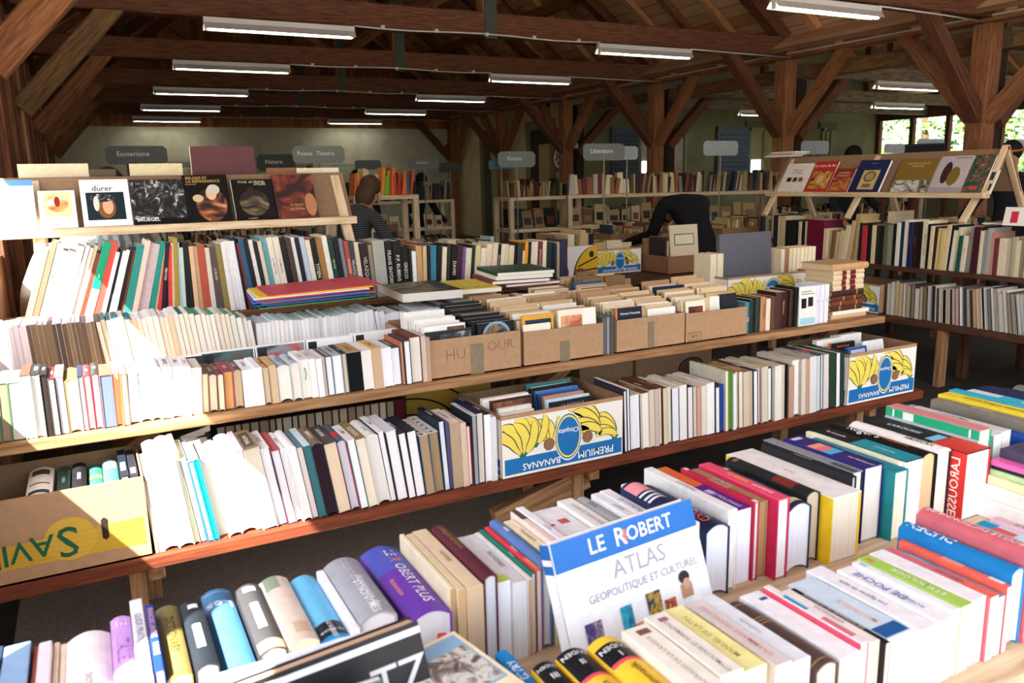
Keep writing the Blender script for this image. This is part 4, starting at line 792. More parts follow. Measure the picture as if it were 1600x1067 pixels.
# end wall: plaster below, boards in the gable
plast = mottled('plaster', ['#c8bca6', '#d6cbb6', '#ded4c0'], 1.5, .95)
m = MB(); m.box(-.5, 9.95, YB, YB+.2, 0, 3.08, plast); struct(m.build('wall_back'))
m = MB(); m.prism([(-.5, 3.08), (9.95, 3.08), (9.95, 3.6), (4.64, 7.8), (-.5, 3.6)], YB, YB+.2, planks('#8a5636', '#bd8258', 0, .16)); struct(m.build('wall_gable'))
# inner building behind the aisle
cream = mottled('cream_wall', ['#d8c28e', '#e4d0a0', '#ead8aa'], 1.2, .95); olive = mottled('olive_wall', ['#6e6a52', '#7a765c', '#858066'], 1.0, .95)
m = MB(); m.box(9.95, 10.1, 16.0, YB+.2, 0, 3.9, cream); struct(m.build('wall_inner'))
m = MB(); m.box(9.95, 20.3, 15.95, 16.1, 0, 6.6, olive); struct(m.build('wall_aisle'))
m = MB(); m.box(20.2, 20.35, YF, 16, 0, 1.5, olive); m.box(20.2, 20.35, YF, 16, 2.97, 3.6, DW); struct(m.build('wall_right'))
n = 1; y = 15.9
while y > 5.5:
    struct(beam('window_%d' % n, (20.27, y, 1.5), (20.27, y, 2.97), .14, .12, DW, (0, 1, 0))); y -= 1.05 if n % 3 else 1.4; n += 1
def window(n, x0, x1, z0, z1, shut, open_=True):
    f = empty('window_%d' % n, T(0, 15.95, 0)); struct(f)
    b = MB(); fr = flat('#8a8a6e')
    b.box(x0-.12, x1+.12, -.06, .0, z1, z1+.16, flat('#5c5a40')); 
    for a, c in ((x0, x0+.07), (x1-.07, x1), ((x0+x1)/2-.04, (x0+x1)/2+.04)): b.box(a, c, -.05, 0, z0, z1, fr)
    b.box(x0, x1, -.05, 0, z1-.07, z1, fr); b.build('window_frame', f)
    b = MB(); b.box(x0, x1, -.02, -.01, z0, z1, mottled('dull_glass', ['#6b4a30', '#8a6844', '#7a5a3c'], 1.5, .15)); b.build('pane', f)
    if open_:
        b = MB(); b.box(x0+.1, x0+.42, -.045, -.03, z0, z0+.75, emis('#bcd4de', 1.2*LAMP)); b.build('daylight_glow_pane', f)  # emissive sheet on the pane, its glow stands in for daylight
    for (a, c) in shut:
        b = MB(); b.box(a, c, -.09, -.05, z0, z1+.02, flat('#5c6478'))
        for k in range(12): b.box(a+.07, c-.07, -.115, -.09, z0+.1+k*(z1-z0-.2)/12, z0+.1+(k+.55)*(z1-z0-.2)/12, flat('#4c5468'))
        b.build('shutter', f)
window(8, 11.85, 13.3, 1.2, 2.72, [(11.05, 11.83)]); window(9, 15.35, 16.45, 1.2, 2.76, [(14.25, 15.3), (16.5, 17.3)]); window(10, 18.0, 18.4, 1.2, 2.76, [], False)
def doorway(n, y0, y1, z1, col, leaf):
    f = empty('door_%d' % n, T(9.95, 0, 0)); struct(f); b = MB(); st = flat('#8a7a58')
    b.box(-.06, 0, y0-.18, y0, 0, z1, st); b.box(-.06, 0, y1, y1+.18, 0, z1, st); b.box(-.06, 0, y0-.18, y1+.18, z1, z1+.22, st); b.build('door_frame', f)
    b = MB(); b.box(-.02, -.005, y0, y1, 0, z1, flat(col)); b.build('door_panel', f)
    b = MB(); b.box(-.05, -.02, y0+.05, y0+(y1-y0)*.55, 0, z1-.35, flat(leaf)); b.build('door_leaf', f)
doorway(1, 16.75, 17.75, 2.75, '#3a2818', '#c09a6a'); doorway(2, 19.3, 20.4, 2.7, '#55503c', '#a8a078')
# posts with their braces, the plate they carry, the tie beams
CABLE = flat('#d8d4cc', .5)
for y in TIE:
    struct(beam('pillar', (XP, y, 0), (XP, y, 3.28), .24, .24, DW2, (0, 1, 0)))
    if y > 3:
        for s in (-1, 1): struct(beam('brace_beam', (XP, y+s*.1, 2.2), (XP, y+s*1.12, 3.34), .15, .17, DW2, (1, 0, 0)))
        struct(beam('brace_beam', (XP-.08, y, 2.2), (XP-1.2, y, 3.4), .16, .18, DW, (0, 1, 0)))
        struct(beam('brace_beam', (XP+.3, y, 2.15), (XP+1.5, y, 3.3), .16, .18, DW, (0, 1, 0)))
        struct(beam('pillar', (XP+.42, y+.15, 0), (XP+.42, y+.15, 3.2), .2, .2, wood('#2a1c14', '#46301f'), (0, 1, 0)))
    struct(beam('brace_beam', (-.42, y, 2.38), (.5, y, 3.4), .2, .2, OLD if abs(y-9.35) < .1 else DW2, (0, 1, 0)))
    struct(beam('tie_beam', (-.5, y, 3.47), (XP+.25, y, 3.47), .22, .27, DW))
    # king post truss
    struct(beam('king_beam', (4.64, y, 3.5), (4.64, y, 7.2), .2, .2, DW2, (0, 1, 0)))
    for s in (-1, 1):
        struct(beam('principal_beam', (4.64+s*5.0, y, 3.6), (4.64+s*.1, y, 7.2), .18, .22, DW, (0, 1, 0)))
        struct(beam('strut_beam', (4.64+s*.1, y, 4.0), (4.64+s*2.3, y, 5.45), .14, .14, DW2, (0, 1, 0)))
    b = MB(); b.box(4.56, 4.72, -.125, -.112, 3.3, 4.4, flat('#4a5048')); struct(b.build('trim_strap', None, T(0, y, 0)))
struct(beam('plate_beam', (XP, YF, 3.42), (XP, YB, 3.42), .2, .24, DW2)); struct(beam('plate_beam', (XP+.45, YF, 3.12), (XP+.45, 16, 3.12), .2, .2, OLD))
roof = planks('#bc8a60', '#e8c49c', 0, .22)
def slope(name, x0, z0, x1, z1, y0, y1):
    d = Vector((x1-x0, 0, z1-z0)); L = d.length; d.normalize(); nrm = Vector((-d.z, 0, d.x));
    if nrm.z < 0: nrm = -nrm
    b = MB(); b.box(0, L, 0, y1-y0, 0, .06, roof); q = b.build(name, None, T(x0, y0, z0) @ cols(d, (0, 1, 0), d.cross(Vector((0, 1, 0))) if d.cross(Vector((0, 1, 0))).z > 0 else -d.cross(Vector((0, 1, 0))))); struct(q)
def rafters(x0, z0, x1, z1, y0, y1, st):
    y = y0+.3
    while y < y1:
        struct(beam('rafter_beam', (x0, y, z0-.09), (x1, y, z1-.09), .1, .14, wood('#bc8052', '#e6b484') if int(y*10) % 3 else DW2, (0, 1, 0))); y += st
slope('roof', -1.1, 3.32, 4.64, 7.75, YF, YB+.2); slope('roof', 10.3, 3.37, 4.64, 7.75, YF, YB+.2)
rafters(-.9, 3.45, 4.64, 7.75, YF, YB, .78); rafters(10.1, 3.5, 4.64, 7.75, YF, YB, .78)
for s in (-1, 1):
    for f in (.33, .68): struct(beam('purlin_beam', (4.64+s*5.4*(1-f), YF, 3.5+4.1*f-.1), (4.64+s*5.4*(1-f), YB, 3.5+4.1*f-.1), .16, .18, DW2))
struct(beam('ridge_beam', (4.64, YF, 7.45), (4.64, YB, 7.45), .16, .2, DW))
slope('roof', 9.3, 3.35, 15.1, 6.6, YF, 16); slope('roof', 21.0, 3.3, 15.1, 6.6, YF, 16)
rafters(9.6, 3.5, 15.1, 6.6, YF, 16, 1.2); rafters(20.8, 3.4, 15.1, 6.6, YF, 16, 1.2)
for y in (3.09, 6.22, 9.35, 12.2, 14.5):
    struct(beam('tie_beam', (XP+.3, y, 3.15), (20.3, y, 3.15), .2, .22, GW))
    struct(beam('strut_beam', (15.1, y, 3.15), (15.1, y, 6.4), .14, .14, DW, (0, 1, 0)))
    struct(beam('strut_beam', (12.1, y, 3.2), (12.1, y, 4.8), .12, .12, DW, (0, 1, 0)))
# fluorescent lamps in two rows, the cable that feeds them
TUBE = emis('#f6ffe8', 4.0*LAMP); HOUS = flat('#dcdad6', .4); REFL = flat('#b9b4ae', .35)
def lamp(x, y, z, L, label):
    o = empty('fluorescent_lamp', T(x, y, z)); tag(o, label, 'lamp', 'fluorescent lamps under the beams')
    b = MB(); b.box(0, L, -.03, .03, -.06, 0, HOUS); hs_ = b.build('housing', o)
    b = MB(); b.add([(0, -.075, -.118), (L, -.075, -.118), (L, -.03, -.05), (0, -.03, -.05), (0, .075, -.118), (L, .075, -.118), (L, .03, -.05), (0, .03, -.05)], [(0, 1, 2, 3), (4, 7, 6, 5)], REFL); b.build('reflector', o)
    b = MB(); b.tube([(.04, 0, -.105), (L-.04, 0, -.105)], .017, TUBE, 10); b.build('tube', o)
    b = MB()
    for a in (.015, L-.035):
        b = MB(); b.box(a, a+.02, -.025, .025, -.125, -.05, HOUS); b.build('tube_holder', hs_)
    return o
for i, y in enumerate((5.98, 8.93, 12.02, 15.27, 18.5, 21.7)):
    who = ('nearest the camera', 'counted second into the hall', 'counted third into the hall', 'counted fourth into the hall', 'counted fifth into the hall', 'close to the end wall')[i]
    lamp(1.27, y, 3.27, 1.55, 'white fluorescent lamp on the wall side row, '+who); lamp(6.0, y, 3.27, 1.5, 'white fluorescent lamp on the post side row, '+who)
    b = MB(); ps = [(2.83+k*.32, y, 3.28-.012*math.sin(k*.31*3.14)) for k in range(11)]; b.tube(ps, .009, CABLE, 6); b.tube([(7.5, y, 3.275), (8.6, y+.02, 3.265), (9.575, y+.2, 3.29)], .009, CABLE, 6)
    for p in ps[1:-1:2]: b.box(p[0]-.02, p[0]+.02, y-.015, y+.03, 3.27, 3.305, CABLE)
    tag(b.build('lamp_cable'), 'white cable along the tie beam, '+who, 'cable', 'cables between lamps')
b = MB(); b.tube([(9.6, YF, 3.36), (9.6, 3, 3.355), (9.6, 9.35, 3.36), (9.6, 15.7, 3.355), (9.6, 21.9, 3.36)], .011, CABLE, 6); tag(b.build('feeder_cable'), 'long white cable along the plate beam over the posts', 'cable')
for x, y, l in ((11.6, 9.22, 'white lamp hanging in the side aisle nearest the big post'), (15.15, 12.08, 'white lamp hanging deeper in the side aisle'), (13.55, 14.38, 'white lamp in the aisle before the olive wall'), (11.9, 6.1, 'white lamp in the aisle beside the nearest post')): lamp(x, y, 3.039, 1.65, l)
# ribbed mat on the floor between the tables
mm, t_, b_ = nmat('ribbed_mat'); b_.inputs['Roughness'].default_value = .9
tc = t_.nodes.new('ShaderNodeTexCoord'); bk = t_.nodes.new('ShaderNodeTexBrick'); bk.inputs['Scale'].default_value = 34; bk.inputs['Mortar Size'].default_value = .035; bk.inputs['Color1'].default_value = (*lin('#b0a494'), 1); bk.inputs['Color2'].default_value = (*lin('#c4b8a8'), 1); bk.inputs['Mortar'].default_value = (*lin('#1e1a16'), 1); bk.inputs['Brick Width'].default_value = .6; bk.inputs['Row Height'].default_value = .4
t_.links.new(tc.outputs['Object'], bk.inputs[0]); t_.links.new(bk.outputs[0], b_.inputs['Base Color'])
b = MB(); b.box(-.4, 1.9, 1.4, 4.0, 0, .012, mm); tag(b.build('floor_mat'), 'dark ribbed mat covering the floor between the book tables', 'mat')

# ------------------------------------------------------------------ tables
def table(label, M, boards, legs, group='long wooden book tables'):
    o = empty('book_table', M); tag(o, label, 'table', group)
    for (nm, x0, x1, y0, y1, z, th, mt) in boards:
        b = MB(); b.prism([(y0, z-th+.004), (y0+.004, z-th), (y1, z-th), (y1, z), (y0+.006, z), (y0, z-.006)], 0, x1-x0, mt, 'yz'); b.build(nm, o, T(x0, 0, 0))
    for (nm, p, q, wd, ht, mt, upv) in legs: beam(nm, p, q, wd, ht, mt, upv, o)
    return o
def trestle(x, y0, y1, zt, mt):
    L = []
    for y in (y0, y1):
        L += [('leg', (x, y, 0), (x, y, zt), .06, .07, mt, (0, 1, 0))]
    L += [('cross_rail', (x, y0-.03, zt*.45), (x, y1+.03, zt*.45), .05, .08, mt, (0, 0, 1))]
    return L
legs = []
for x in (0.02, 1.72, 3.45):
    legs += [('leg', (x, 2.74, 0), (x, 2.74, .435), .05, .07, OLD, (0, 1, 0)), ('leg', (x+.06, 3.3, 0), (x+.06, 3.3, .815), .06, .07, OLD, (0, 1, 0)), ('leg', (x, 3.95, 0), (x, 3.95, .815), .06, .07, OLD, (0, 1, 0)), ('cross_rail', (x+.06, 2.68, .40), (x+.06, 3.98, .40), .05, .07, OLD, (0, 0, 1)), ('brace', (x-.34, 3.02, .5), (x+.12, 3.02, .78), .04, .09, OLD, (0, 1, 0))]
legs += [('brace', (1.34, 2.75, .25), (1.78, 2.75, .36), .05, .10, OLD, (0, 0, 1))]
table('long two-tier table with a red-brown front shelf and banana boxes', None, [('upper_board', -.44, 3.74, 2.82, 4.1, .85, .036, wood('#7a5636', '#a9825a')), ('lower_board', -.44, 3.80, 2.605, 3.22, .48, .045, REDW), ('raised_board', -.44, 2.62, 4.13, 4.62, 1.0, .03, wood('#5a3a26', '#87603f'))], legs)
fl = []
for x in (-.2, 1.2, 2.4):
    fl += [('leg', (x, .75, 0), (x, .75, .83), .06, .07, OLD, (0, 1, 0)), ('leg', (x, 1.25, 0), (x, 1.25, .83), .06, .07, OLD, (0, 1, 0)), ('cross_rail', (x, .75, .5), (x, 1.25, .5), .05, .07, OLD, (0, 0, 1))]
table('pale plank table in the foreground with two rows of dictionaries', None, [('table_top', -.44, 2.7, .60, 1.36, .87, .035, wood('#a88a68', '#d9c3a2', 5))], fl)
BR_ = wood('#38231a', '#5c3b28')
RB = T(5.55, 0, 0) @ RZ(-90)      # right hand tables: local x runs towards the camera, local y away from the aisle
rl = []
for x in (-5.4, -3.72, -2.95):
    rl += [('leg', (x, .05, 0), (x, .05, .44), .05, .08, OLD, (0, 1, 0)), ('leg', (x-.06, .42, 0), (x-.06, .42, .81), .06, .07, BR_, (0, 1, 0)), ('leg', (x, 1.1, 0), (x, 1.1, .81), .06, .07, BR_, (0, 1, 0)), ('cross_rail', (x-.06, .02, .40), (x-.06, 1.15, .40), .05, .07, BR_, (0, 0, 1))]
table('dark two-tier table along the aisle under the sloping book display', RB, [('upper_board', -6.0, -2.4, .21, 1.3, .85, .036, BR_), ('lower_board', -5.0, -2.4, .0, .62, .48, .045, BR_)], rl)

# ------------------------------------------------------------------ rows of books
def phrase(i, n, a, b): return (nth(i+1)+' '+a) if i < n-i else (nth(n-i)+' '+b)
def label(nm, ph, tail): 
    s = nm+', '+ph+tail
    return s if wl(s) <= 16 else ' '.join((nm+', '+ph).split()[:16])
NB = []
OUT = {'wide white and yellow dictionary': -.032, 'black and red dictionary with vertical lettering': -.03, 'teal hardback': -.018, 'navy dictionary with red lettering': -.012, 'coral pink hardback': -.016, 'navy hardback with grey bands': -.012, 'royal blue bilingual dictionary': -.02}
FT = ['VOCABULAIRE', 'LA CONJUGAISON', 'SYNONYMES', 'LE FRANCAIS', 'ORTHOGRAPHE', 'LEXIQUE', 'EXPRESSIONS', 'LATIN', 'CITATIONS', 'LES MOTS', 'PROVERBES', 'GRAMMAIRE']
def autotext(dc, t, sp):
    if dc or t < .012 or random.random() < .2: return dc
    return ['T,%s,%.4f,%s,%.2f' % (random.choice(FT), min(.010, t*.36), '#7a7880' if sum(lin(sp))/3 > .25 else '#d8d2c4', random.uniform(.42, .6))]
n = len(FB)
for i, (x, y, t, L, w_, sp, bo, pg, st, nm, dc) in enumerate(FB):
    jy = random.uniform(-.006, .006)
    o = book(kindname(st), up(x, y+jy+OUT.get(nm, 0), .8702, w_), t, L-OUT.get(nm, 0), w_, sp, bo, pg, 'h' in st, 'r' in st, autotext(dc.split(';') if dc else [], t, sp))
    tag(o, label(nm, phrase(i, n, 'from the sunny wall', 'from the far aisle end'), ', front table') if wl(nm) < 7 else nm+' in the front table back row', 'book', 'dictionaries in the back row of the front table')
n = len(FF)
for i, (x, y, t, L, w_, sp, bo, pg, st, nm, dc) in enumerate(FF):
    o = book(kindname(st), up(x, y+random.uniform(-.008, .008), .8702, w_), t, L, w_, sp, bo, pg, 'h' in st, 'r' in st, autotext(dc.split(';') if dc else [], t, sp), True)
    tag(o, nm+' in the row at the front table edge', 'book', 'books in the front row of the front table')
WORDS = ['LE ROMAN', 'HISTOIRE DE FRANCE', 'LA VIE', 'MEMOIRES', 'POESIE', 'VOYAGES', 'LETTRES', 'LA MER', 'CONTES', 'LES ANNEES', 'ESSAIS', 'LE TEMPS', 'SOUVENIRS', 'THEATRE']
def rowbooks(data, y, z, a, b, tail, grp, Lr, words=True):
    n = len(data)
    for i, (x, t, w_, lean, sp, bo, pg, st, nm) in enumerate(data):
        dep = random.uniform(-.006, .012)
        if nm.startswith('recessed'): dep = .03
        L = random.uniform(*Lr); dc = []
        v = sum(lin(sp))/3; ink = '#e8e4da' if v < .25 else '#6a6460'
        if words and t > .018 and random.random() < .75: dc = ['T,%s,%.4f,%s,%.2f' % (random.choice(WORDS), min(.013, t*.4), ink, random.uniform(.4, .6))]
        if nm.startswith('slate'): dc = ['R,.3,.5,.1,.9,#d8303a']
        if 'brown title panel' in nm: dc = ['R,.1,.85,.15,.85,#5a4a38', 'T,NATIONAL,.014,#efeae0,.45']
        if nm.startswith('brown spined') and y < 2.7: dc = ['T,BOSPHORE,.016,#f0ead8,.4']
        if 'mottled' in nm: dc = ['R,%.2f,%.2f,.2,.5,#2a2a2e' % (k*.2, k*.2+.06) for k in range(5)]
        if 'barcode' in nm: dc = ['C,.01,.05,.35,.62,#eceae4']
        if 'grey titles' in nm: dc = ['R,.1,.7,.2,.42,#8a8688', 'R,.15,.75,.55,.8,#8a8688']
        zz = z+t*math.sin(R(max(0, -lean)))+.0004
        o = book(kindname(st), up(x, y+dep, zz, w_, lean), t, L, w_, sp, bo, pg, 'h' in st, 'r' in st, dc)
        if 'ribbon' in nm:
            q = MB(); q.tube([(t*.5, -.002, -.03), (t*.6, -.004, -.05), (t*.45, -.005, -.075)], .0016, flat('#1a9a50'), 5); q.build('ribbon', o)
        tag(o, label(nm, phrase(i, n, a, b), tail), 'book', grp)
rowbooks(BL, 2.62, .48, 'from the big brown box', 'from the open banana box', ', low shelf', 'hardbacks on the low shelf', (.19, .23))
rowbooks(BR, 2.62, .48, 'past the open banana box', 'before the end banana box', ', low shelf', 'hardbacks on the low shelf beyond the banana box', (.2, .25))
rowbooks(UF, 2.84, .85, 'from the sunny wall', 'from the marked carton', ', upper shelf', 'books at the front of the upper shelf', (.17, .2))

# second row on the upper tier
seg = [(-.45, -.232, 9, ['#f2eaea', '#eee4e4', '#d8b890', '#f4eeee'], ['#f0eaf0', '#e4dce4'], 2), (-.23, .02, 15, ['#6a5c4a', '#7a6a54', '#8a7656', '#5e5244'], ['#e6dce0', '#4a3038', '#d8d0d4'], 3), (.02, .34, 16, ['#ece2d2', '#e6d8c2', '#f0e8da', '#d8c4a4'], ['#e8e4e0', '#f0ece6', '#2a6a70', '#dcd8d2'], 6), (.34, .60, 13, ['#eee8dc', '#e6e0d4', '#e8dcc8'], ['#eceae6', '#e4e0da', '#4a9a70'], 6), (.60, 1.12, 27, ['#eceae6', '#e2e0de', '#f0efec', '#dcdad4'], ['#e8e8ea', '#dcdcde', '#f0f0f2'], 1), (1.125, 1.30, 8, ['#e8e8ec', '#dfe0e4'], ['#e8eaee', '#3a3c40', '#f0f0f2'], 7), (1.30, 2.10, 36, ['#dcdad6', '#d2cec8', '#e2e0dc', '#c4c0b8'], ['#d8d8d8', '#e4e4e4', '#c8c8c8', '#6a6a70'], 2)]  # second run: brown page tones carry the shade on its near faces
import bisect
ZX = [-.45, -.325, -.232, .024, .252, .347, .525, .598, .845, 1.11, 1.206, 1.376, 1.558, 2.2]; ZT = [1.114, 1.114, 1.116, 1.107, 1.102, 1.106, 1.081, 1.04, 1.037, 1.044, 1.019, 1.03, 1.03, 1.02]
def ztop(x):
    k = min(max(bisect.bisect(ZX, x)-1, 0), len(ZX)-2); f = (x-ZX[k])/(ZX[k+1]-ZX[k]); return ZT[k]+(ZT[k+1]-ZT[k])*f
SR = []
for (x0, x1, n, pgs, cvs, ln) in seg:
    ws = [random.uniform(.8, 1.25) for _ in range(n)]; sm = sum(ws); x = x0
    for q in ws:
        t = (x1-x0)*q/sm; SR.append((x, t, pgs, cvs, ln)); x += t
n = len(SR)
for i, (x, t, pgs, cvs, ln) in enumerate(SR):
    w_ = (ztop(x)-.85)/math.cos(R(ln))+random.uniform(-.006, .004); cv = random.choice(cvs); pgc = random.choice(pgs)
    o = book('paperback_book', up(x, 3.5+random.uniform(-.004, .006), .8504, w_, ln), t*math.cos(R(ln))-.0008, random.uniform(.2, .235), w_, cv, cv, pgc, False)
    tag(o, label('%s paperback with %s pages' % (cname(cv), cname(pgc)), phrase(i, n, 'from the sunny wall', 'from the far end'), ', second upper row'), 'book', 'paperbacks in the second row of the upper shelf')
# white albums standing face out between the two rows
for i, (x, wd, z1, cc, nm) in enumerate(((.22, .155, 1.0, '#2e2c2a', 'white edged album with a black and gold cover'), (.325, .195, 1.005, '@teal_print', 'white edged album with a teal picture cover'), (.525, .19, 1.008, '@red_print', 'white edged album with a black and red picture cover'), (.72, .19, 1.01, '#e8e6e2', 'plain white edged album behind the white hardbacks'), (.915, .19, 1.016, '#dcd8d2', 'plain pale album nearest the marked carton'))):
    mottled('teal_print', ['#101416', '#3a5a58', '#5a3a34', '#7a8a86'], 9); mottled('red_print', ['#15171a', '#7a8a8e', '#b8372e', '#e0dcd6'], 8)
    for k in range(2):
        o = book('album', front_out(x, 3.12+k*.032, .8504, 6, 0, .03), .03, z1-.85-.004*k, wd, '#e8e6e2', '#eceae6', '#f2f0ec', False, False, (['F,.02,.98,.02,.98,'+cc, 'F,.04,.22,.7,.95,#15151a'] if k == 0 else []))
        tag(o, nm if k == 0 else 'second album standing right behind the '+nm.replace('white edged album with a ', '').replace('plain ', ''), 'book', 'albums behind the front row of the upper shelf')

# art books, spines out, on the raised board
n = len(AR)
for i, (x, t, h, ln, col, tx) in enumerate(AR):
    dc = [('S'+tx[1:] if tx[0] == 'T' else tx)] if tx else []
    if col == '#12956a': dc = ['B,0,.42,#f0f0ee', 'N,art,#f0f4f0']
    zz = 1.0004+t*math.sin(R(max(0, -ln)))
    o = book('art_book', spine_out(x, 4.17+random.uniform(-.004, .012), zz, ln), t, h, min(.24, h*.8), col, col, random.choice(['#ece6da', '#e0d6c4', '#f0ece4']), True, False, dc)
    tag(o, label(cname(col)+' art book'+(' with a lettered spine' if tx else ''), phrase(i, n, 'from the sunny wall', 'from the aisle end'), ', raised row'), 'book', 'art books on the raised board')
n = len(RU)
for i, (y, t, h, ln, col, tx) in enumerate(RU):
    dc = [('S'+tx[1:] if tx[0] == 'T' else tx)] if tx and tx != 'W' else []
    zz = .8504+t*math.sin(R(max(0, -ln)))
    o = book('art_book', spine_out(-y, .25+random.uniform(-.006, .01), zz, ln, RB), t, h, min(.24, h*.78), col, col, '#e0d6c4', True, False, dc)
    tag(o, label(cname(col)+' art book'+(' with a lettered spine' if dc else ''), phrase(i, n, 'from the dim end', 'from the camera end'), ', aisle table'), 'book', 'art books on the aisle table')
n = len(RL)
for i, (y, t, h, ln, col, tx) in enumerate(RL):
    cv = random.choice(['#8a8478', '#d0ccc0', '#3a3634', '#b8b0a0', '#5a5450']); 
    o = book('hardback_book', up(-y, .05+random.uniform(-.004, .01), .4804, h, ln, 0, RB), t, .24, h, cv, cv, col, True)
    tag(o, label(cname(col)+' paged hardback', phrase(i, n, 'from the far banana box', 'from the camera end'), ', low aisle shelf'), 'book', 'hardbacks on the low aisle shelf')
# ------------------------------------------------------------------ cartons
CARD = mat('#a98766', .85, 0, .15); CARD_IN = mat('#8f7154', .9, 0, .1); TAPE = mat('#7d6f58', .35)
def carton(name, M, W, D, H, th=.005, outer=None, deco=None):
    b = MB(); o_ = outer or CARD
    def slab(x0, x1, y0, y1, z0, z1, mo, inner):
        b.box(x0, x1, y0, y1, z0, z1, mo)
    b.box(0, W, 0, D, 0, th, CARD_IN)
    b.box(0, W, 0, th*.5, 0, H, o_); b.box(.0, W, th*.5, th, th, H, CARD_IN)
    b.box(0, W, D-th, D, 0, H, CARD_IN); b.box(0, th*.5, th*.5, D, 0, H, o_); b.box(th*.5, th, th, D-th, th, H, CARD_IN)
    b.box(W-th*.5, W, th*.5, D, 0, H, o_); b.box(W-th, W-th*.5, th, D-th, th, H, CARD_IN)
    if deco: deco(b, W, D, H)
    return b.build(name, None, M)
def FC(y=-.0006): return T(0, y, 0) @ cols((1, 0, 0), (0, 0, 1), (0, -1, 0))     # sheet on the front: right, up, out
def poly(b, pts, m, lay, M=None):
    n = len(pts); b.add([(p[0], p[1], lay*.00025) for p in pts], [tuple(range(n))], m, M)
def ell(cx, cy, a, c, n=28): return [(cx+a*math.cos(2*math.pi*k/n), cy+c*math.sin(2*math.pi*k/n)) for k in range(n)]
def banana(b, M, x, y, ln, ang, bend, lay, wd=.2, lim=(9, 9)):
    """one drawn banana: stalk at x, y, growing at ang, an inked outline under the yellow"""
    for gr, m_, dl in ((1.22, flat('#2a3a34'), 0), (1, flat('#e6d25a'), 1)):
        top, bot = [], []
        for k in range(11):
            s = k/10; a = R(ang+bend*s); px = x+ln*(math.sin(R(ang+bend*s))-math.sin(R(ang)))/R(bend); py = y-ln*(math.cos(a)-math.cos(R(ang)))/R(bend)
            h = ln*wd*.5*gr*(min(1, .28+s*3.2) if s < .25 else min(1, (1.02-s)*3.2+.22))
            cl = lambda q: (min(max(q[0], .004), lim[0]-.004), min(max(q[1], .012), lim[1]*.93))
            top.append(cl((px-h*math.sin(a), py+h*math.cos(a)))); bot.append(cl((px+h*math.sin(a), py-h*math.cos(a))))
        for k in range(10): poly(b, [top[k], bot[k], bot[k+1], top[k+1]], m_, lay+dl, M)
    poly(b, ell(x, y, ln*.05, ln*.045, 10), flat('#1d6a58'), lay+2, M)
def banana_side(b, W, D, H):
    wh, bl = flat('#e6e4da', .5), flat('#1a6cae', .45); M = FC()
    poly(b, [(.002, .002), (W-.002, .002), (W-.002, H*.94), (.002, H*.94)], wh, 0, M)
    poly(b, [(.012, .012), (W-.006, .012), (W-.006, H*.30), (.012, H*.30)], bl, 1, M)
    for cx, sgn, spread in ((.115, 1, 1), (.21, 1, .9), (.33, 1, .75), (.70, -1, .9), (.79, -1, 1), (.93, -1, .8)):
        for k in range(4):
            banana(b, M, W*cx+(.03 if sgn > 0 else .0)+(k-1.5)*.006, H*(.44+.03*(k % 2))-(.03 if cx in (.115, .93) else 0), H*.74*spread*(1-.08*k), (104-20*k if sgn > 0 else 82+16*k), (88 if sgn > 0 and k < 3 else 60 if sgn > 0 else 84), 2+k*2+(int(cx*100) % 3), .23, (W, H))
    for cx in (.37, .69): poly(b, ell(W*cx, H*.43, H*.095, H*.10), flat('#3a2a1e'), 14, M); poly(b, ell(W*cx, H*.43, H*.088, H*.093), flat('#8a6448'), 15, M)
    c = (W*.527, H*.50)
    for a, d, m_ in ((.112, .40, wh), (.106, .375, bl), (.099, .35, flat('#f0d840')), (.091, .32, bl)): poly(b, ell(c[0], c[1], W*a, H*d), m_, 16+d*-1, M); 
    for i, (a, d, m_) in enumerate(((.112, .40, wh), (.106, .375, bl), (.099, .35, flat('#f0d840')), (.091, .32, bl))): poly(b, ell(c[0], c[1], W*a, H*d), m_, 16+i, M)
    U = RZ(180)
    b.text('Chiquita', H*.115, M @ T(c[0], c[1]+H*.10, .006) @ U, flat('#f2f2ee'), W*.165)
    b.text('PREMIUM', H*.12, M @ T(W*.76, H*.155, .003) @ U, flat('#f2f2ee'), W*.30); b.text('BANANAS', H*.12, M @ T(W*.31, H*.145, .003) @ U, flat('#f2f2ee'), W*.30)
    # short side towards the wall
    N = cols((0, -1, 0), (0, 0, 1), (-1, 0, 0)) ; Ms = T(-.0006, D, 0) @ N
    poly(b, [(.002, .002), (D-.002, .002), (D-.002, H*.94), (.002, H*.94)], wh, 0, Ms); poly(b, [(D*.72, .012), (D-.012, .012), (D-.012, H*.30), (D*.72, H*.30)], bl, 1, Ms)
    banana(b, Ms, D*.22, H*.5, H*.5, 100, -60, 2, .2, (D, H)); banana(b, Ms, D*.5, H*.45, H*.5, 60, 60, 2, .2, (D, H)); b.text('PREMIUM', H*.1, Ms @ T(D*.86, H*.16, .002) @ U, flat('#f2f2ee'), D*.2)
def mk(nm, i, where): return '%s, %s %s' % (nm, nth(i+1), where)
banana_box = lambda M, W, D, H, lab: tag(carton('banana_box', M, W, D, H, .007, None, banana_side), lab, 'box')
banana_box(T(1.312, 2.615, .4802), .566, .40, .252, 'open white and blue banana box full of books at the middle of the low shelf')
banana_box(T(3.226, 2.615, .4802), .505, .40, .258, 'white and blue banana box standing at the aisle end of the low shelf')
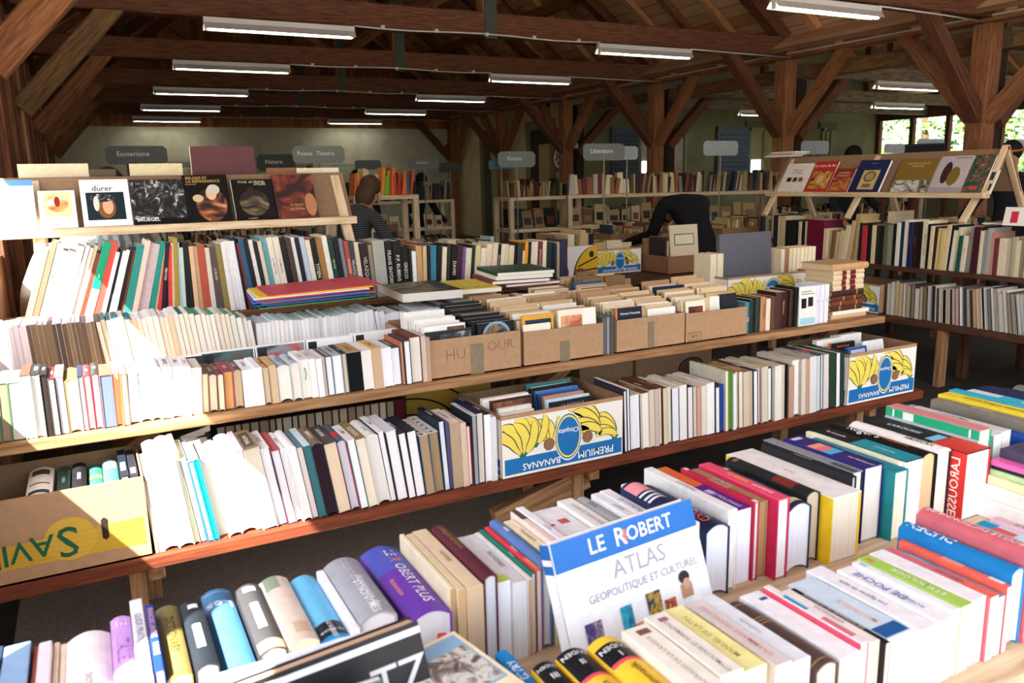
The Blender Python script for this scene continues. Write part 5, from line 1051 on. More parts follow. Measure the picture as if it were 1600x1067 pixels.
def fill(specs, x, y0, z, tail, grp, name='pocket_book'):
    """books filed one behind the other, front covers to the camera"""
    y = y0
    for i, (w_, h, t, col, tilt, dx, dc) in enumerate(specs):
        o = book(name, front_out(x+dx, y, z, tilt, random.uniform(-2, 2), t), t, h, w_, col, col, random.choice(['#eee8da', '#e6dcc6', '#dccfb4']), name == 'art_book', False, dc)
        tag(o, '%s %s, %s' % (cname(col), 'art book' if name == 'art_book' else 'paperback', nth(i+1)+' from the front '+tail), 'book', grp); y += t+.004+h*math.sin(R(tilt))*.12
    return y
# what stands in the middle banana box
mottled('brown_cover', ['#1d1410', '#5a3422', '#8a5a3a', '#c09a6a'], 7); mottled('red_dark', ['#1a0e0c', '#4a1c16', '#7a3a28', '#3a2a20'], 6)
fill([(.15, .215, .012, '#ece8de', 8, 0, ['G,Andre Gide,.008,#555,.5,.85,.6']), (.16, .225, .012, '#e8e4da', 8, .005, []), (.16, .222, .014, '#c8a488', 8, -.005, []), (.15, .235, .02, '#f0ece2', 6, .02, ['R,.1,.3,.1,.9,#555']), (.19, .265, .02, '#3a1c14', 5, .0, ['F,.04,.96,.04,.96,@brown_cover']), (.21, .27, .025, '#e4e0d8', 3, -.03, [])], 1.35, 2.66, .488, 'in the near half of the open banana box', 'books in the open banana box')
fill([(.21, .235, .016, '#22262a', 12, 0, ['G,LA BATAILLE,.014,#c8c8c0,.5,.9,.9']), (.21, .24, .02, '#cfe6f2', 12, -.005, []), (.2, .245, .022, '#b89468', 12, 0, []), (.21, .25, .016, '#2a4a8a', 12, -.01, ['F,.1,.8,.86,.96,#c82838']), (.21, .255, .02, '#3a78b8', 10, -.01, []), (.22, .265, .02, '#16181a', 8, -.02, []), (.22, .275, .02, '#2f6a6a', 6, -.03, ['F,.1,.9,.88,.96,#8ac0b8'])], 1.60, 2.68, .488, 'in the far half of the open banana box', 'books in the open banana box')
fill([(.14, .26, .02, '#1f5a9a', 10, .07, ['F,.15,.9,.6,.95,#c8ccd4']), (.15, .27, .012, '#eceae6', 14, .24, []), (.14, .265, .02, '#4a90c0', 14, .28, []), (.17, .275, .018, '#16181a', 4, .02, ['G,Emile Lerant,.012,#d86a3a,.5,.93,.9', 'K,0,1,#d8642a']), (.13, .25, .03, '#d8c8a8', 4, .0, []), (.2, .285, .03, '#eceae4', 3, -.02, []), (.2, .285, .03, '#ece8e0', 3, .15, [])], 3.25, 2.66, .488, 'in the banana box at the aisle end', 'books in the aisle end banana box')
# cartons on the upper shelf
def tape(b, x0, x1, z0, z1, M=None): poly(b, [(x0, z0), (x1, z0+.001), (x1-.001, z1), (x0+.001, z1-.002)], TAPE, 2, FC())
def d1(b, W, D, H):
    b.text('~HU', .045, FC() @ T(.115, .09, .0006), flat('#8a5546'), .10); b.text('~OUR', .04, FC() @ T(.315, .105, .0006), flat('#8a5546'), .135)
def d4(b, W, D, H):
    M = FC()
    for q in (((.012, .012), (.095, .012), (.095, .014), (.012, .014)), ((.012, .046), (.095, .046), (.095, .048), (.012, .048)), ((.012, .012), (.014, .012), (.014, .048), (.012, .048)), ((.093, .012), (.095, .012), (.095, .048), (.093, .048))): poly(b, q, flat('#3a2c22'), 2, M)
    b.text('10.06', .014, M @ T(.054, .03, .0008) @ RZ(180), flat('#3a2c22'), .06)
def ctape(par, x0, x1, z0, z1):
    b = MB(); b.box(x0, x1, -.0015, -.0004, z0, z1, TAPE); b.build('tape', par)
BX = [(1.123, .408, .158, d1, 'brown carton marked with red pen capitals'), (1.546, .394, .146, None, 'brown carton with a short tape strip standing next to the marked carton'), (2.012, .380, .148, None, 'brown carton with a long grey tape strip standing past the grey folders'), (2.400, .376, .140, d4, 'brown carton with a small printed frame on its low corner')]
for k, (x, W, H, dc, lb) in enumerate(BX):
    o = tag(carton('cardboard_box', T(x, 2.85, .8502), W, .50, H, .006, None, dc), lb, 'box', 'cartons of paperbacks on the upper shelf')
    if k == 0: ctape(o, .18, .238, .001, .125)
    if k == 1: ctape(o, .175, .222, .001, .09)
    if k == 2: ctape(o, .17, .205, .004, .125)
    b = MB(); b.box(W*.02, W*.98, .485, .489, .09, H+.01, CARD_IN); b.build('flap', o)
PAPER = ['#c4a87c', '#b8986c', '#d0b890', '#a88460', '#dccaa8', '#bf9f74', '#e0d8c8', '#9c7a54', '#c8ae84']
mottled('dark_cover', ['#0c0d10', '#1c2430', '#4a4a4c', '#c8c8c4'], 11); mottled('icon_cover', ['#0e1014', '#2a3a5a', '#8a6a3a', '#3a2420'], 14); mottled('orange_print', ['#7a3a20', '#b86a40', '#d89a6a', '#e0c098'], 10)
def spec(n, pal, w0, h0, h1, t0=.009, t1=.02):
    return [(random.uniform(w0, w0+.02), h0+(h1-h0)*k/n+random.uniform(-.012, .012), random.uniform(t0, t1), random.choice(pal), random.uniform(3, 9), random.uniform(-.006, .006), []) for k in range(n)]
tails = ['in the file nearest the white rows, marked carton', 'in the black file, marked carton', 'in the near file, short taped carton', 'in the far file, short taped carton', 'in the near file, long taped carton', 'in the far file, long taped carton', 'in the near file, printed carton', 'in the far file, printed carton']
G = 'paperbacks filed in the cartons'
s = spec(13, ['#eceae2', '#e6e2d8', '#f0eee6'], .17, .185, .225, .012, .018); s[0] = (.20, .18, .014, '#1b1d22', 6, .0, ['F,.3,.62,.3,.92,@dark_cover', 'F,.62,.97,.2,.95,@dark_cover']); s[1] = (.18, .2, .03, '#e8e6de', 5, .0, ['F,.55,.98,.6,.95,@brown_cover'])
fill(s, 1.128, 2.862, .857, tails[0], G)
s = spec(16, ['#0f1012', '#141518', '#16140f', '#0c0d10'], .165, .185, .225, .014, .02); s[0] = (.17, .19, .02, '#0f1216', 5, .01, ['E,.5,.72,.38,.3,#7a9aa8', 'E,.5,.7,.32,.26,@icon_cover'])
fill(s, 1.345, 2.87, .857, tails[1], G)
s = spec(18, PAPER, .17, .175, .235); s[0] = (.13, .165, .012, '#f0e6cc', 3, .0, []); s[1] = (.15, .2, .016, '#d8a030', 5, .01, ['F,.08,.92,.1,.9,#1c2a4a'])
fill(s, 1.556, 2.862, .857, tails[2], G)
s = spec(18, PAPER, .16, .19, .24); s[0] = (.185, .21, .015, '#ecdfc8', 4, -.012, ['F,.06,.62,.1,.88,@orange_print', 'F,.66,.97,.2,.98,#e8e4da'])
fill(s, 1.742, 2.864, .857, tails[3], G)
s = spec(18, PAPER+['#6aa8a8'], .165, .175, .235); s[0] = (.14, .19, .014, '#c87a4a', 5, .0, ['F,.06,1,.7,1,#16222e', 'G,Peinture Francaise,.010,#eceae4,.55,.86,.85'])
fill(s, 2.024, 2.862, .857, tails[4], G)
s = spec(18, PAPER+['#e8e4da'], .155, .175, .24); fill(s, 2.205, 2.866, .857, tails[5], G)
s = spec(16, PAPER+['#16243a', '#3a2a20'], .16, .18, .24); s[0] = (.11, .185, .012, '#e6dcc4', 6, .01, ['F,.12,.88,.1,.86,@red_dark'])
fill(s, 2.412, 2.862, .857, tails[6], G)
s = spec(15, PAPER+['#2a3038'], .15, .2, .25); s[0] = (.105, .2, .014, '#1e242c', 14, .07, []); s[1] = (.06, .19, .02, '#e8e4d8', 6, .0, [])
fill(s, 2.59, 2.866, .857, tails[7], G)
for i, (x, t, c_) in enumerate(((1.945, .02, '#5a5c5e'), (1.967, .014, '#8a8a88'), (1.983, .022, '#4a4c50'))):
    o = book('folder', spine_out(x, 2.86, .8504, 0), t, .165, .3, c_, c_, '#c8c4bc', True); tag(o, 'grey folder upright between two cartons, %s of three' % nth(i+1), 'folder', 'grey folders between cartons')
# more files further back on the same table
for k, (x, n, pal, tl) in enumerate(((1.66, 12, PAPER, 'of the tan paperbacks behind the short taped carton'), (2.30, 10, PAPER+['#2a5a7a', '#c8902a', '#1e242c', '#e8e4da'], 'of the mixed paperbacks behind the long taped carton'), (2.02, 9, PAPER, 'of the paperbacks behind the grey folders'))):
    fill(spec(n, pal, .18, .17, .2), x, 3.46, .8504, tl, 'paperbacks behind the cartons')
# upright volumes, the pile of old books and the grey folio at the aisle end
ST = [(2.785, .03, .155, '#2a7a8c', 'T,LES,.01,#eee', 'small teal book'), (2.818, .034, .165, '#14201c', '', 'black and gold book'), (2.855, .03, .17, '#203028', '', 'dark green gilt book'), (2.888, .034, .172, '#b07a50', 'N,SOUVENIRS,#5a3420', 'tan leather book'), (2.926, .03, .16, '#d8ceb4', '', 'cream book'), (2.96, .03, .168, '#5a3624', '', 'brown leather book'), (2.994, .085, .185, '#3a1a18', 'N,MEMOIRES,#b09050', 'very thick maroon book'), (3.083, .03, .19, '#2a1614', '', 'narrow oxblood book'), (3.117, .022, .2, '#16181a', '', 'narrow black book'), (3.262, .03, .2, '#dcdce8', 'N,IX,#444', 'pale lilac magazine'), (3.296, .028, .2, '#e4e2ec', 'N,X,#444', 'second pale lilac magazine'), (3.328, .03, .2, '#e0e0ea', 'N,XI,#444', 'third pale lilac magazine')]
for x, t, h, c_, dc, nm in ST:
    o = book('hardback_book', spine_out(x, 2.87, .8504, 0), t, h, .14, c_, c_, '#dccfb0', True, t > .025 and 'magazine' not in nm, [dc.replace('T,', 'S,').replace(',.01', '')] if dc else [])
    tag(o, nm+' upright between the printed carton and the pile of old books', 'book', 'upright books at the aisle end of the upper shelf')
o = book('magazine', front_out(3.142, 2.862, .8504, 2, 0, .02), .02, .2, .118, '#e8e6de', '#e8e6de', '#eee', False, False, ['F,.12,.42,.45,.7,#1c1c1e', 'F,.52,.82,.48,.72,#24242a', 'F,.05,.95,.03,.2,#9ac8d8', 'F,.1,.9,.8,.82,#666', 'F,.1,.7,.86,.88,#666']); tag(o, 'magazine showing two dark portrait photos beside the pile of old books', 'magazine')
z = .8504
for i, (t, c_, w_, L, dx, dc) in enumerate(((.024, '#c8a880', .20, .27, 0, []), (.02, '#e8e0cc', .215, .28, .01, []), (.024, '#4a2c20', .19, .24, -.005, ['K,.2,.24,#a88a50', 'K,.7,.74,#a88a50']), (.026, '#6a3a24', .19, .24, 0, ['K,.2,.24,#a88a50', 'K,.7,.74,#a88a50']), (.026, '#5c3020', .192, .24, -.003, ['K,.25,.29,#a88a50', 'K,.6,.64,#a88a50']), (.03, '#3c2420', .19, .24, 0, ['K,.2,.24,#a88a50']), (.026, '#d8c4a0', .195, .235, .003, ['K,.28,.46,#6a1c24', 'K,.58,.72,#6a1c24']), (.027, '#d6c09a', .195, .235, -.002, ['K,.28,.46,#6a1c24', 'K,.58,.72,#6a1c24']), (.026, '#dac8a6', .196, .235, .002, ['K,.28,.46,#6a1c24', 'K,.58,.72,#6a1c24']), (.024, '#d4bc94', .195, .235, 0, ['K,.28,.46,#6a1c24', 'K,.58,.72,#6a1c24']), (.034, '#c09a6c', .215, .275, -.01, []))):
    M = T(3.40+L+dx, 2.885, z) @ cols((0, 0, 1), (-1, 0, 0), (0, -1, 0))      # spine to the camera, lying flat
    nm = ('tan board at the very bottom', 'thick cream pamphlet second from the bottom', 'dark leather book third from the bottom', 'brown leather book fourth from the bottom', 'red-brown leather book fifth from the bottom', 'blackish leather book sixth from the bottom', 'parchment book with maroon labels, lowest of four', 'parchment book with maroon labels, second lowest of four', 'parchment book with maroon labels, third of four', 'parchment book with maroon labels, highest of four', 'tan worn book on the very top')[i]
    tag(book('hardback_book', M, t, L, w_, c_, c_, '#d0bc94', True, t > .023, dc), nm+' of the old pile', 'book', 'pile of old bound books'); z += t+.0006
b = MB(); b.box(0, .62, 0, .012, 0, .2, flat('#c8b078')); o = carton('banana_box', T(3.12, 3.36, .8504), .64, .3, .2, .006, None, banana_side); tag(o, 'banana box behind the pile of old books carrying the grey folio', 'box')
o = book('folio', front_out(3.19, 3.50, .99, 3, 0, .03), .03, .29, .40, '#55575e', '#5a5c64', '#d8d0bc', True); tag(o, 'large plain grey folio standing upright behind the pile of old books', 'book')
for k in range(9):
    c_ = ['#dccfae', '#9a6a48', '#d8c8a4', '#e0d4b4'][k % 4 if k < 3 else 3 if k % 2 else 0]
    tag(book('hardback_book', spine_out(3.62+k*.032, 3.45, .975, 0), .03, .2, .14, c_, c_, '#d8c8a4', True, True), 'cream bound volume, %s after the grey folio' % nth(k+1), 'book', 'cream volumes beside the grey folio')
for k in range(2): tag(book('hardback_book', spine_out(3.09+k*.05-.0, 3.47, .975, 0), .045, .2, .14, '#dccfae', '#dccfae', '#d8c8a4', True), 'cream volume %s the grey folio' % ('hidden half by', 'leaning before')[k], 'book', 'cream volumes beside the grey folio')
# the big potato carton at the wall end of the low shelf
def dsav(b, W, D, H):
    M = FC(); ye = flat('#c09a34', .8); gr = flat('#1d5a3c', .8)
    poly(b, [(.0, .05), (W-.012, .045), (W-.012, .135), (.0, .115)], ye, 1, M); poly(b, ell(W*.565, .108, .07, .068), flat('#c8a23a', .8), 2, M)
    for k in range(5): poly(b, [(.0, .06+k*.017), (W-.02, .058+k*.017), (W-.02, .0588+k*.017), (.0, .0608+k*.017)], flat('#a08030', .8), 3, M)
    U = RZ(180)
    b.text('S', .095, M @ T(W*.55, .105, .0012) @ U, gr); b.text('A', .066, M @ T(W*.415, .105, .0012) @ U, gr); b.text('V', .066, M @ T(W*.30, .10, .0012) @ U, gr); b.text('I', .066, M @ T(W*.222, .095, .0012) @ U, gr); b.text('D', .066, M @ T(W*.135, .09, .0012) @ U, gr)
    poly(b, [(W*.755-.009, .09), (W*.755, .082), (W*.755+.009, .09), (W*.755+.009, .148), (W*.755, .156), (W*.755-.009, .148)], flat('#2a1d14'), 4, M)
tag(carton('cardboard_box', T(-.425, 2.615, .4802), .495, .36, .262, .006, None, dsav), 'big brown box with upside down green letters on a yellow disc by the wall', 'box')
for i, (x, t, h, c_, dc, nm) in enumerate(((-.415, .03, .2, '#2a2622', '', 'dark worn book'), (-.25, .07, .245, '#e4e0d4', 'R,.72,.9,.15,.85,#5a3a2a;R,.1,.2,.1,.9,#2a3a4a;R,.4,.44,.1,.9,#555', 'thick white book with a picture label'), (-.17, .036, .235, '#3a5048', 'T,ROMAN,.01,#c8d0c8,.5', 'grey green book'), (-.128, .04, .24, '#1c1c20', 'T,HISTOIRES,.01,#d8d8d8,.5', 'rounded black book'), (-.083, .04, .225, '#3a7a6a', 'R,.5,.6,0,1,#d88a4a', 'green and orange book'), (-.04, .044, .24, '#4a8a7a', 'R,.6,.9,.1,.9,#e8e8e4', 'sea green book'), (.007, .024, .26, '#1a2230', 'R,.2,.5,.2,.8,#dfe4ea', 'slim navy book'), (.034, .024, .255, '#23262e', 'R,.1,.3,.2,.8,#b8b8c0', 'slim charcoal book'))):
    yy = 2.64
    o = book('hardback_book', up(x, yy, .4866, h), t, .28, h, c_, c_, '#ddd5c4', True, t > .03, dc.split(';') if dc else [])
    tag(o, nm+' standing inside the big brown box with green letters', 'book', 'books inside the big brown box')
# things stored under the upper shelf, behind the low shelf row
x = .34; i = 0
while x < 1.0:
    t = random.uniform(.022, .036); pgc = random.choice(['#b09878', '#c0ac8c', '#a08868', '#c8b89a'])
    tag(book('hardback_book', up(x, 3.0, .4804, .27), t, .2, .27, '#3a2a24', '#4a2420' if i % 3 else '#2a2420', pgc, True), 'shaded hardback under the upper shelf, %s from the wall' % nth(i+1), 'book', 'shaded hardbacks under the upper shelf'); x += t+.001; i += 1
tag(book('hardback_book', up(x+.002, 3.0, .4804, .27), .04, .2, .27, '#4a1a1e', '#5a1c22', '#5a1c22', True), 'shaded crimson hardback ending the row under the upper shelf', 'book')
def dy(b, W, D, H):
    M = FC(); poly(b, [(.004, .004), (W-.004, .004), (W-.004, H-.004), (.004, H-.004)], flat('#caa23a', .7), 1, M)
    for r in (.10, .16, .22):
        for k in range(9):
            a0, a1 = R(20+k*9), R(29+k*9); poly(b, [(r*1.6*math.cos(a0), r*1.2*math.sin(a0)), ((r+.006)*1.6*math.cos(a0), (r+.006)*1.2*math.sin(a0)), ((r+.006)*1.6*math.cos(a1), (r+.006)*1.2*math.sin(a1)), (r*1.6*math.cos(a1), r*1.2*math.sin(a1))], flat('#1c1a16'), 2, M)
tag(carton('cardboard_box', T(1.16, 3.24, .4804), .42, .4, .26, .006, None, dy), 'yellow printed box in the shade under the carton with red capitals', 'box')
def dred(b, W, D, H): M = FC(); poly(b, ell(.36, .14, .085, .05), flat('#1c1512'), 1, M); poly(b, ell(.36, .14, .078, .044), flat('#6a5040'), 2, M); b.text('orangele', .03, M @ T(.36, .14, .0012), flat('#8a3428'), .13)
tag(carton('cardboard_box', T(2.06, 3.23, .4804), .32, .4, .25, .006), 'plain brown box in the shade under the long taped carton', 'box'); tag(carton('cardboard_box', T(2.40, 3.23, .4804), .5, .4, .25, .006, None, dred), 'brown box with an oval red mark in the shade under the upper shelf', 'box')
# leaning atlas, black and map books in front of the dictionaries
mottled('city', ['#2a2a3a', '#4a3a7a', '#8a7a90', '#d8c090'], 60); mottled('sea', ['#0e4a6a', '#1a8ab0', '#2ab0c8', '#1c1c20'], 50); mottled('earth', ['#1a2a5a', '#2a3a3a', '#c8a030', '#1c1c2a'], 55); mottled('field', ['#5a6a3a', '#8a9a5a', '#3a4a2a', '#a0a878'], 40); mottled('spice', ['#7a2a1a', '#c85a2a', '#2a1a14', '#d88a4a'], 60); mottled('flags', ['#2a8a9a', '#d83a5a', '#e8c030', '#3a3a9a'], 120, .5, 1, 0); mottled('arch', ['#6a9ac8', '#3a5a8a', '#b0a070', '#7a3a3a'], 60)
AT = ['F,0,1,.80,1,#1b62ae', 'G,LE ,.024,#f4f4f6,.30,.9,.2', 'G,R,.028,#f4f4f6,.445,.9', 'F,.462,.488,.845,.945,#e86a60', 'G,OBERT,.024,#f4f4f6,.655,.9,.33', 'G,ATLAS,.027,#9a9aa2,.54,.70,.40', 'F,.1,1,.612,.615,#c4c6cc', 'G,GEOPOLITIQUE ET CULTUREL,.012,#9a9aa2,.55,.565,.84', 'F,.10,.21,.23,.43,@city', 'F,.17,.235,.07,.19,@sea', 'F,.34,.42,.29,.45,@sea', 'F,.31,.41,.08,.25,@field', 'F,.42,.49,.19,.31,@flags', 'F,.525,.625,.28,.47,@earth', 'F,.645,.725,.22,.38,@spice', 'F,.78,.86,.34,.44,#b08a68', 'E,.815,.485,.04,.045,#2c2420', 'E,.825,.435,.028,.04,#c89a78', 'F,.77,.82,.2,.29,@arch', 'K,0,1,#eef0f2', 'K,.80,1,#1b62ae', 'B,.86,.9,#f0d8d8']
o = book('atlas', front_out(.566, .884, .8702, 20, 6, .026), .026, .226, .296, '#eef0f2', '#eef0f2', '#f2f2f4', True, False, AT); tag(o, 'big white atlas with a blue title band leaning back on the dictionaries', 'atlas')
o = book('hardback_book', front_out(.155, .80, .8702, 42, -7, .034), .034, .20, .262, '#17161a', '#17161a', '#d8b898', True, False, ['F,0,1,.93,.97,#c8ccd4', 'G,TZ,.04,#b4b4ba,.86,.70', 'E,.3,.4,.2,.2,#2a4a48']); o.matrix_basis = T(.065, .80, .872) @ RY(-5) @ RX(-18) @ T(0, .034, 0) @ FR; tag(o, 'black hardback with silver letters leaning back in front of the grey dictionary', 'book')
o = book('hardback_book', front_out(.06, .842, .8702, 18, 0, .014), .014, .20, .235, '#e4e8ee', '#e4e8ee', '#eef0f4', True); tag(o, 'white hardback wedged behind the leaning black hardback', 'book')
mottled('teal_cover', ['#0e3a3e', '#145258', '#1c6a6e', '#c8d4d0'], 16)
o = book('paperback_book', front_out(.115, .755, .8702, 10, 2, .012), .012, .20, .125, '#145a60', '#145a60', '#e8e4d8', False, False, ['F,0,1,0,1,#155a60', 'G,SAMBA JES,.011,#d8dcd4,.55,.86,.8', 'E,.55,.6,.2,.12,@teal_cover']); tag(o, 'teal paperback leaning against the black hardback', 'book')
mottled('map', ['#3a3436', '#7a706c', '#d8d4ca', '#8aa0b4'], 34)
o = book('paperback_book', T(.285, .685, .995) @ RZ(14) @ RX(3) @ cols((0, 0, 1), (0, 1, 0), (-1, 0, 0)), .012, .205, .15, '#ecdcb4', '#ecdcb4', '#efe8d8', False, False, ['F,.04,.96,.42,.97,#8ab0cc', 'F,.08,.94,.44,.84,@map', 'G,RELIGIEUX,.012,#c87a5a,.5,.3,.8']); tag(o, 'cream guide book with a mountain photo lying across the front row', 'book')
o = book('paperback_book', up(.372, .83, .8702, .10, -10), .014, .17, .10, '#d82c3c', '#8a3434', '#e8dcd0', False, False, ['R,.2,.7,.2,.7,#f0e0dc']); tag(o, 'slim red paperback behind the cream guide book', 'book')
# flat stack at the far right of the front table
z = .8704
for i, (t, c_, w_, dx, dc, nm) in enumerate(((.04, '#f0f1f2', .14, 0, [], 'thick white box set at the bottom'), (.03, '#f0efe6', .13, .01, [], 'white book second from the bottom'), (.018, '#ece6b8', .12, .02, [], 'pale yellow book in the middle'), (.012, '#b8d8a0', .12, .03, [], 'pale green book'), (.008, '#1c2030', .12, .035, [], 'navy booklet'), (.012, '#e86ab0', .12, .03, [], 'bright pink booklet'), (.02, '#4a4660', .12, .06, ['K,.2,.6,#2a5ab0'], 'grey and blue paperback on top'))):
    tag(book('paperback_book', T(1.665+dx, .80, z) @ cols((0, 0, 1), (0, 1, 0), (-1, 0, 0)), t, .19, w_, c_, c_, '#f2f2f0', False, False, dc), nm+' of the small flat stack on the front table', 'book', 'flat stack on the front table'); z += t+.0005
# portfolio and books lying on the second row
zz = 1.095
for i, (c_, dx, dy_, rz) in enumerate((('#2a9a5a', .02, .0, -4), ('#6a4a9a', .05, .01, -2), ('#2a5aa0', .0, .0, -5), ('#e8842a', .03, .01, -3), ('#3a6ac0', -.01, .0, -6), ('#d83a4a', .01, .01, -3), ('#f0f0f0', .0, .015, -5), ('#f0d030', .02, .01, -3), ('#c8304a', .06, .01, -2))):
    b = MB(); b.box(0, .50, 0, .36, 0, .004, mat(c_, .45))
    if i == 8:
        b.text('Bonnard', .042, T(.26, .27, .0045) @ RZ(180) @ T(0, 0, 0), flat('#7a1a2c')); b.text('douze reproductions', .012, T(.3, .03, .0045), flat('#f0d0d4')); b.box(.0, .5, -.0005, 0, 0, .0, mat(c_, .45))
    tag(b.build('portfolio', None, T(.60+dx, 3.50+dy_, zz) @ RZ(rz) @ RY(-1.5)), '%s card portfolio, %s' % (('green', 'violet', 'deep blue', 'orange', 'blue', 'scarlet', 'white', 'yellow', 'crimson')[i], 'topmost of the pile' if i == 8 else nth(9-i)+' from the top of the crimson topped pile'), 'portfolio', 'card portfolios piled on the second row'); zz += .0065
mottled('dark_art', ['#12100e', '#3a3226', '#8a8468', '#2a1c1e'], 8)
tag(book('art_book', lying(1.27, 3.52, 1.062, -4), .04, .42, .30, '#e8e4da', '#e8e4da', '#e8e2d4', False, False, ['F,0,.72,0,1,@dark_art', 'F,.72,1,0,1,#15110f']), 'thick book with a dark painted cover lying on the second row', 'book')
tag(book('art_book', lying(1.555, 3.60, 1.062, -3), .022, .40, .27, '#e8d84a', '#e8d84a', '#eee8d8', False, False, ['G,ART BRUT,.03,#3a3418,.55,.16,.7', 'F,.1,.9,.8,.82,#b0a030']), 'yellow book with a black title lying on the second row', 'book')
for i, (c_, t, dx, nm) in enumerate((('#c86a80', .012, .05, 'pink'), ('#8a3a34', .016, -.03, 'brick red'), ('#efeae0', .02, -.01, 'cream'), ('#1f4a32', .018, 0, 'dark green'))):
    tag(book('art_book', lying(1.86+dx, 3.70, 1.062+.02*i, -8+(6 if i == 0 else 0)), t, .36, .32, c_, c_, '#eae4d6', False, False, ['G,ART ET IDEE,.03,#0e2a1c,.5,.2,.7'] if i == 3 else []), '%s book in the small pile beside the yellow book, %s from its top' % (nm, nth(4-i)), 'book', 'small pile on the second row')
# ------------------------------------------------------------------ the sloping displays
HB = mat('#8f7358', .85, 0, .15)
def easel(label, M, W, z0, z1, rise, legx, foot, end=None):
    """front board leaning back with a ledge, on A frames; local x along the ledge, y away from the viewer"""
    o = empty('book_display', M); tag(o, label, 'display', 'sloping wooden book displays')
    a = math.degrees(math.atan2(rise, z1-z0)); h = math.hypot(rise, z1-z0)
    b = MB(); b.box(0, W, 0, .006, 0, h, HB); b.build('back_board', o, T(0, .045, z0) @ RX(-a))
    beam('ledge', (0, .0, z0-.02), (W, .0, z0-.02), .09, .04, PINE, (0, 0, 1), o)
    for x in legx:
        beam('leg', (x, .045+rise+.0, z1-.02), (x, foot[0], foot[1]), .05, .03, PINE, (0, 1, 0), o)
        beam('leg', (x, .075+rise, z1-.02), (x, .075+2*rise+.1, foot[1]-.04), .05, .03, PINE, (0, 1, 0), o)
    b = MB(); b.box(0, W, .0, .006, 0, h, HB); b.build('rear_board', o, T(0, .06+2*rise, z0) @ RX(a))
    if end is not None:
        beam('end_frame', (end, .05+rise, z1+.02), (end, .01, z0-.02), .045, .035, PINE, (0, 1, 0), o); beam('end_frame', (end, .045+rise, z1+.02), (end, .1+2*rise+.12, z0-.24), .045, .035, PINE, (0, 1, 0), o); beam('leg', (end-.06, .03, z0-.03), (end-.06, foot[0], foot[1]), .05, .03, PINE, (0, 1, 0), o)
    return o
easel('wooden display with painting books on its ledge along the sunny wall', T(-.40, 4.40, 0), 1.73, 1.435, 1.672, .135, (.2, 1.68), (-.255, 1.002))
def disp(i, M, t, h, w_, sp, col, dc, lab, grp): tag(book('art_book', M, t, h, w_, sp, col, '#eee8dc', True, False, dc), lab, 'book', grp)
mottled('portrait', ['#16222a', '#3a3a34', '#b08a60', '#e0d8c0'], 10); mottled('engraving', ['#0a0a0c', '#17171a', '#4a4a4a', '#e8e8e4'], 15, .5, 3, 2.5); mottled('renaissance', ['#0e0c0a', '#2a1a14', '#a85a34', '#d8b890'], 9); mottled('lute', ['#0e0c0a', '#241c16', '#6a5a40', '#b0a080'], 9); mottled('scene', ['#140c0a', '#3a1a14', '#7a3422', '#a8704a'], 8); mottled('lotus', ['#f0e8d8', '#e8b070', '#d86a40', '#c83a2a'], 9)
LG = 'painting books on the wall side display'
def ld(x, t, h, w_, sp, col, dc, lab): disp(0, T(x, 4.395, 1.437) @ RX(-27) @ T(0, t, 0) @ FR, t, h, w_, sp, col, dc, lab, LG)
ld(-.375, .02, .255, .175, '#7aa8d8', '#e8eef4', ['F,0,.3,.0,1,#8ab8e0', 'F,0,1,.88,1,#5a90cc'], 'pale book with a blue border at the wall end of the ledge')
ld(-.185, .02, .195, .155, '#ece6dc', '#f2efe8', ['F,.12,.9,.3,.95,#e4c898', 'E,.5,.66,.3,.24,@lotus', 'E,.5,.7,.08,.14,#8a2a2a', 'G,art asiatique,.008,#444,.35,.1,.5'], 'white book with an orange lotus picture on the ledge')
ld(-.005, .025, .25, .215, '#eef0f4', '#f0f2f6', ['G,durer,.030,#16181c,.45,.80,.42', 'E,.335,.865,.012,.01,#16181c', 'E,.375,.865,.012,.01,#16181c', 'F,.1,.88,.13,.72,#1d2a30', 'E,.5,.4,.19,.24,#7a5230', 'E,.53,.42,.11,.17,#d0a480', 'E,.42,.6,.26,.09,@engraving', 'E,.3,.48,.06,.16,#c8ccc0'], 'white book with a bearded head and black title on the ledge')
ld(.215, .02, .245, .25, '#e8e8e8', '#151517', ['F,0,1,0,1,@engraving', 'F,0,1,.0,.12,#101012', 'G,BRUEGEL,.022,#f0f0ee,.27,.1,.42'], 'black and white engraved art book with a white title on the ledge')
ld(.462, .03, .265, .222, '#a8303a', '#100e0c', ['E,.58,.36,.34,.36,@renaissance', 'E,.6,.6,.12,.14,#e0b898', 'E,.66,.68,.14,.11,#c8c4b4', 'E,.3,.5,.12,.08,#c8b890', 'G,BRUGES ET,.015,#c8a860,.32,.93,.5', 'G,LA RENAISSANCE,.015,#c8a860,.46,.86,.8', 'F,.06,.3,.79,.81,#8a7040'], 'black book with a woman in red and a gold title on the ledge')
ld(.70, .02, .235, .21, '#e0dcd2', '#14110e', ['E,.5,.42,.36,.32,@lute', 'E,.45,.7,.09,.11,#3a2a20', 'G,ITALIE  LE GRAND,.012,#d8cca8,.5,.93,.9', 'G,ATELIER,.012,#d8cca8,.7,.87,.4', 'F,0,1,0,.07,#0c0a09', 'G,LA LIBERTE,.007,#c8c0a8,.4,.035,.5'], 'dark book with a pale sleeved figure on the ledge')
ld(.915, .02, .26, .218, '#2a1712', '#24140f', ['F,0,1,0,1,@scene', 'E,.85,.3,.14,.26,#b07a58', 'G,LE SIECLE,.012,#c8a868,.5,.3,.5', 'G,DE TITIEN,.012,#c8a868,.5,.2,.5'], 'dark reddish painting book nearest the aisle on the ledge')
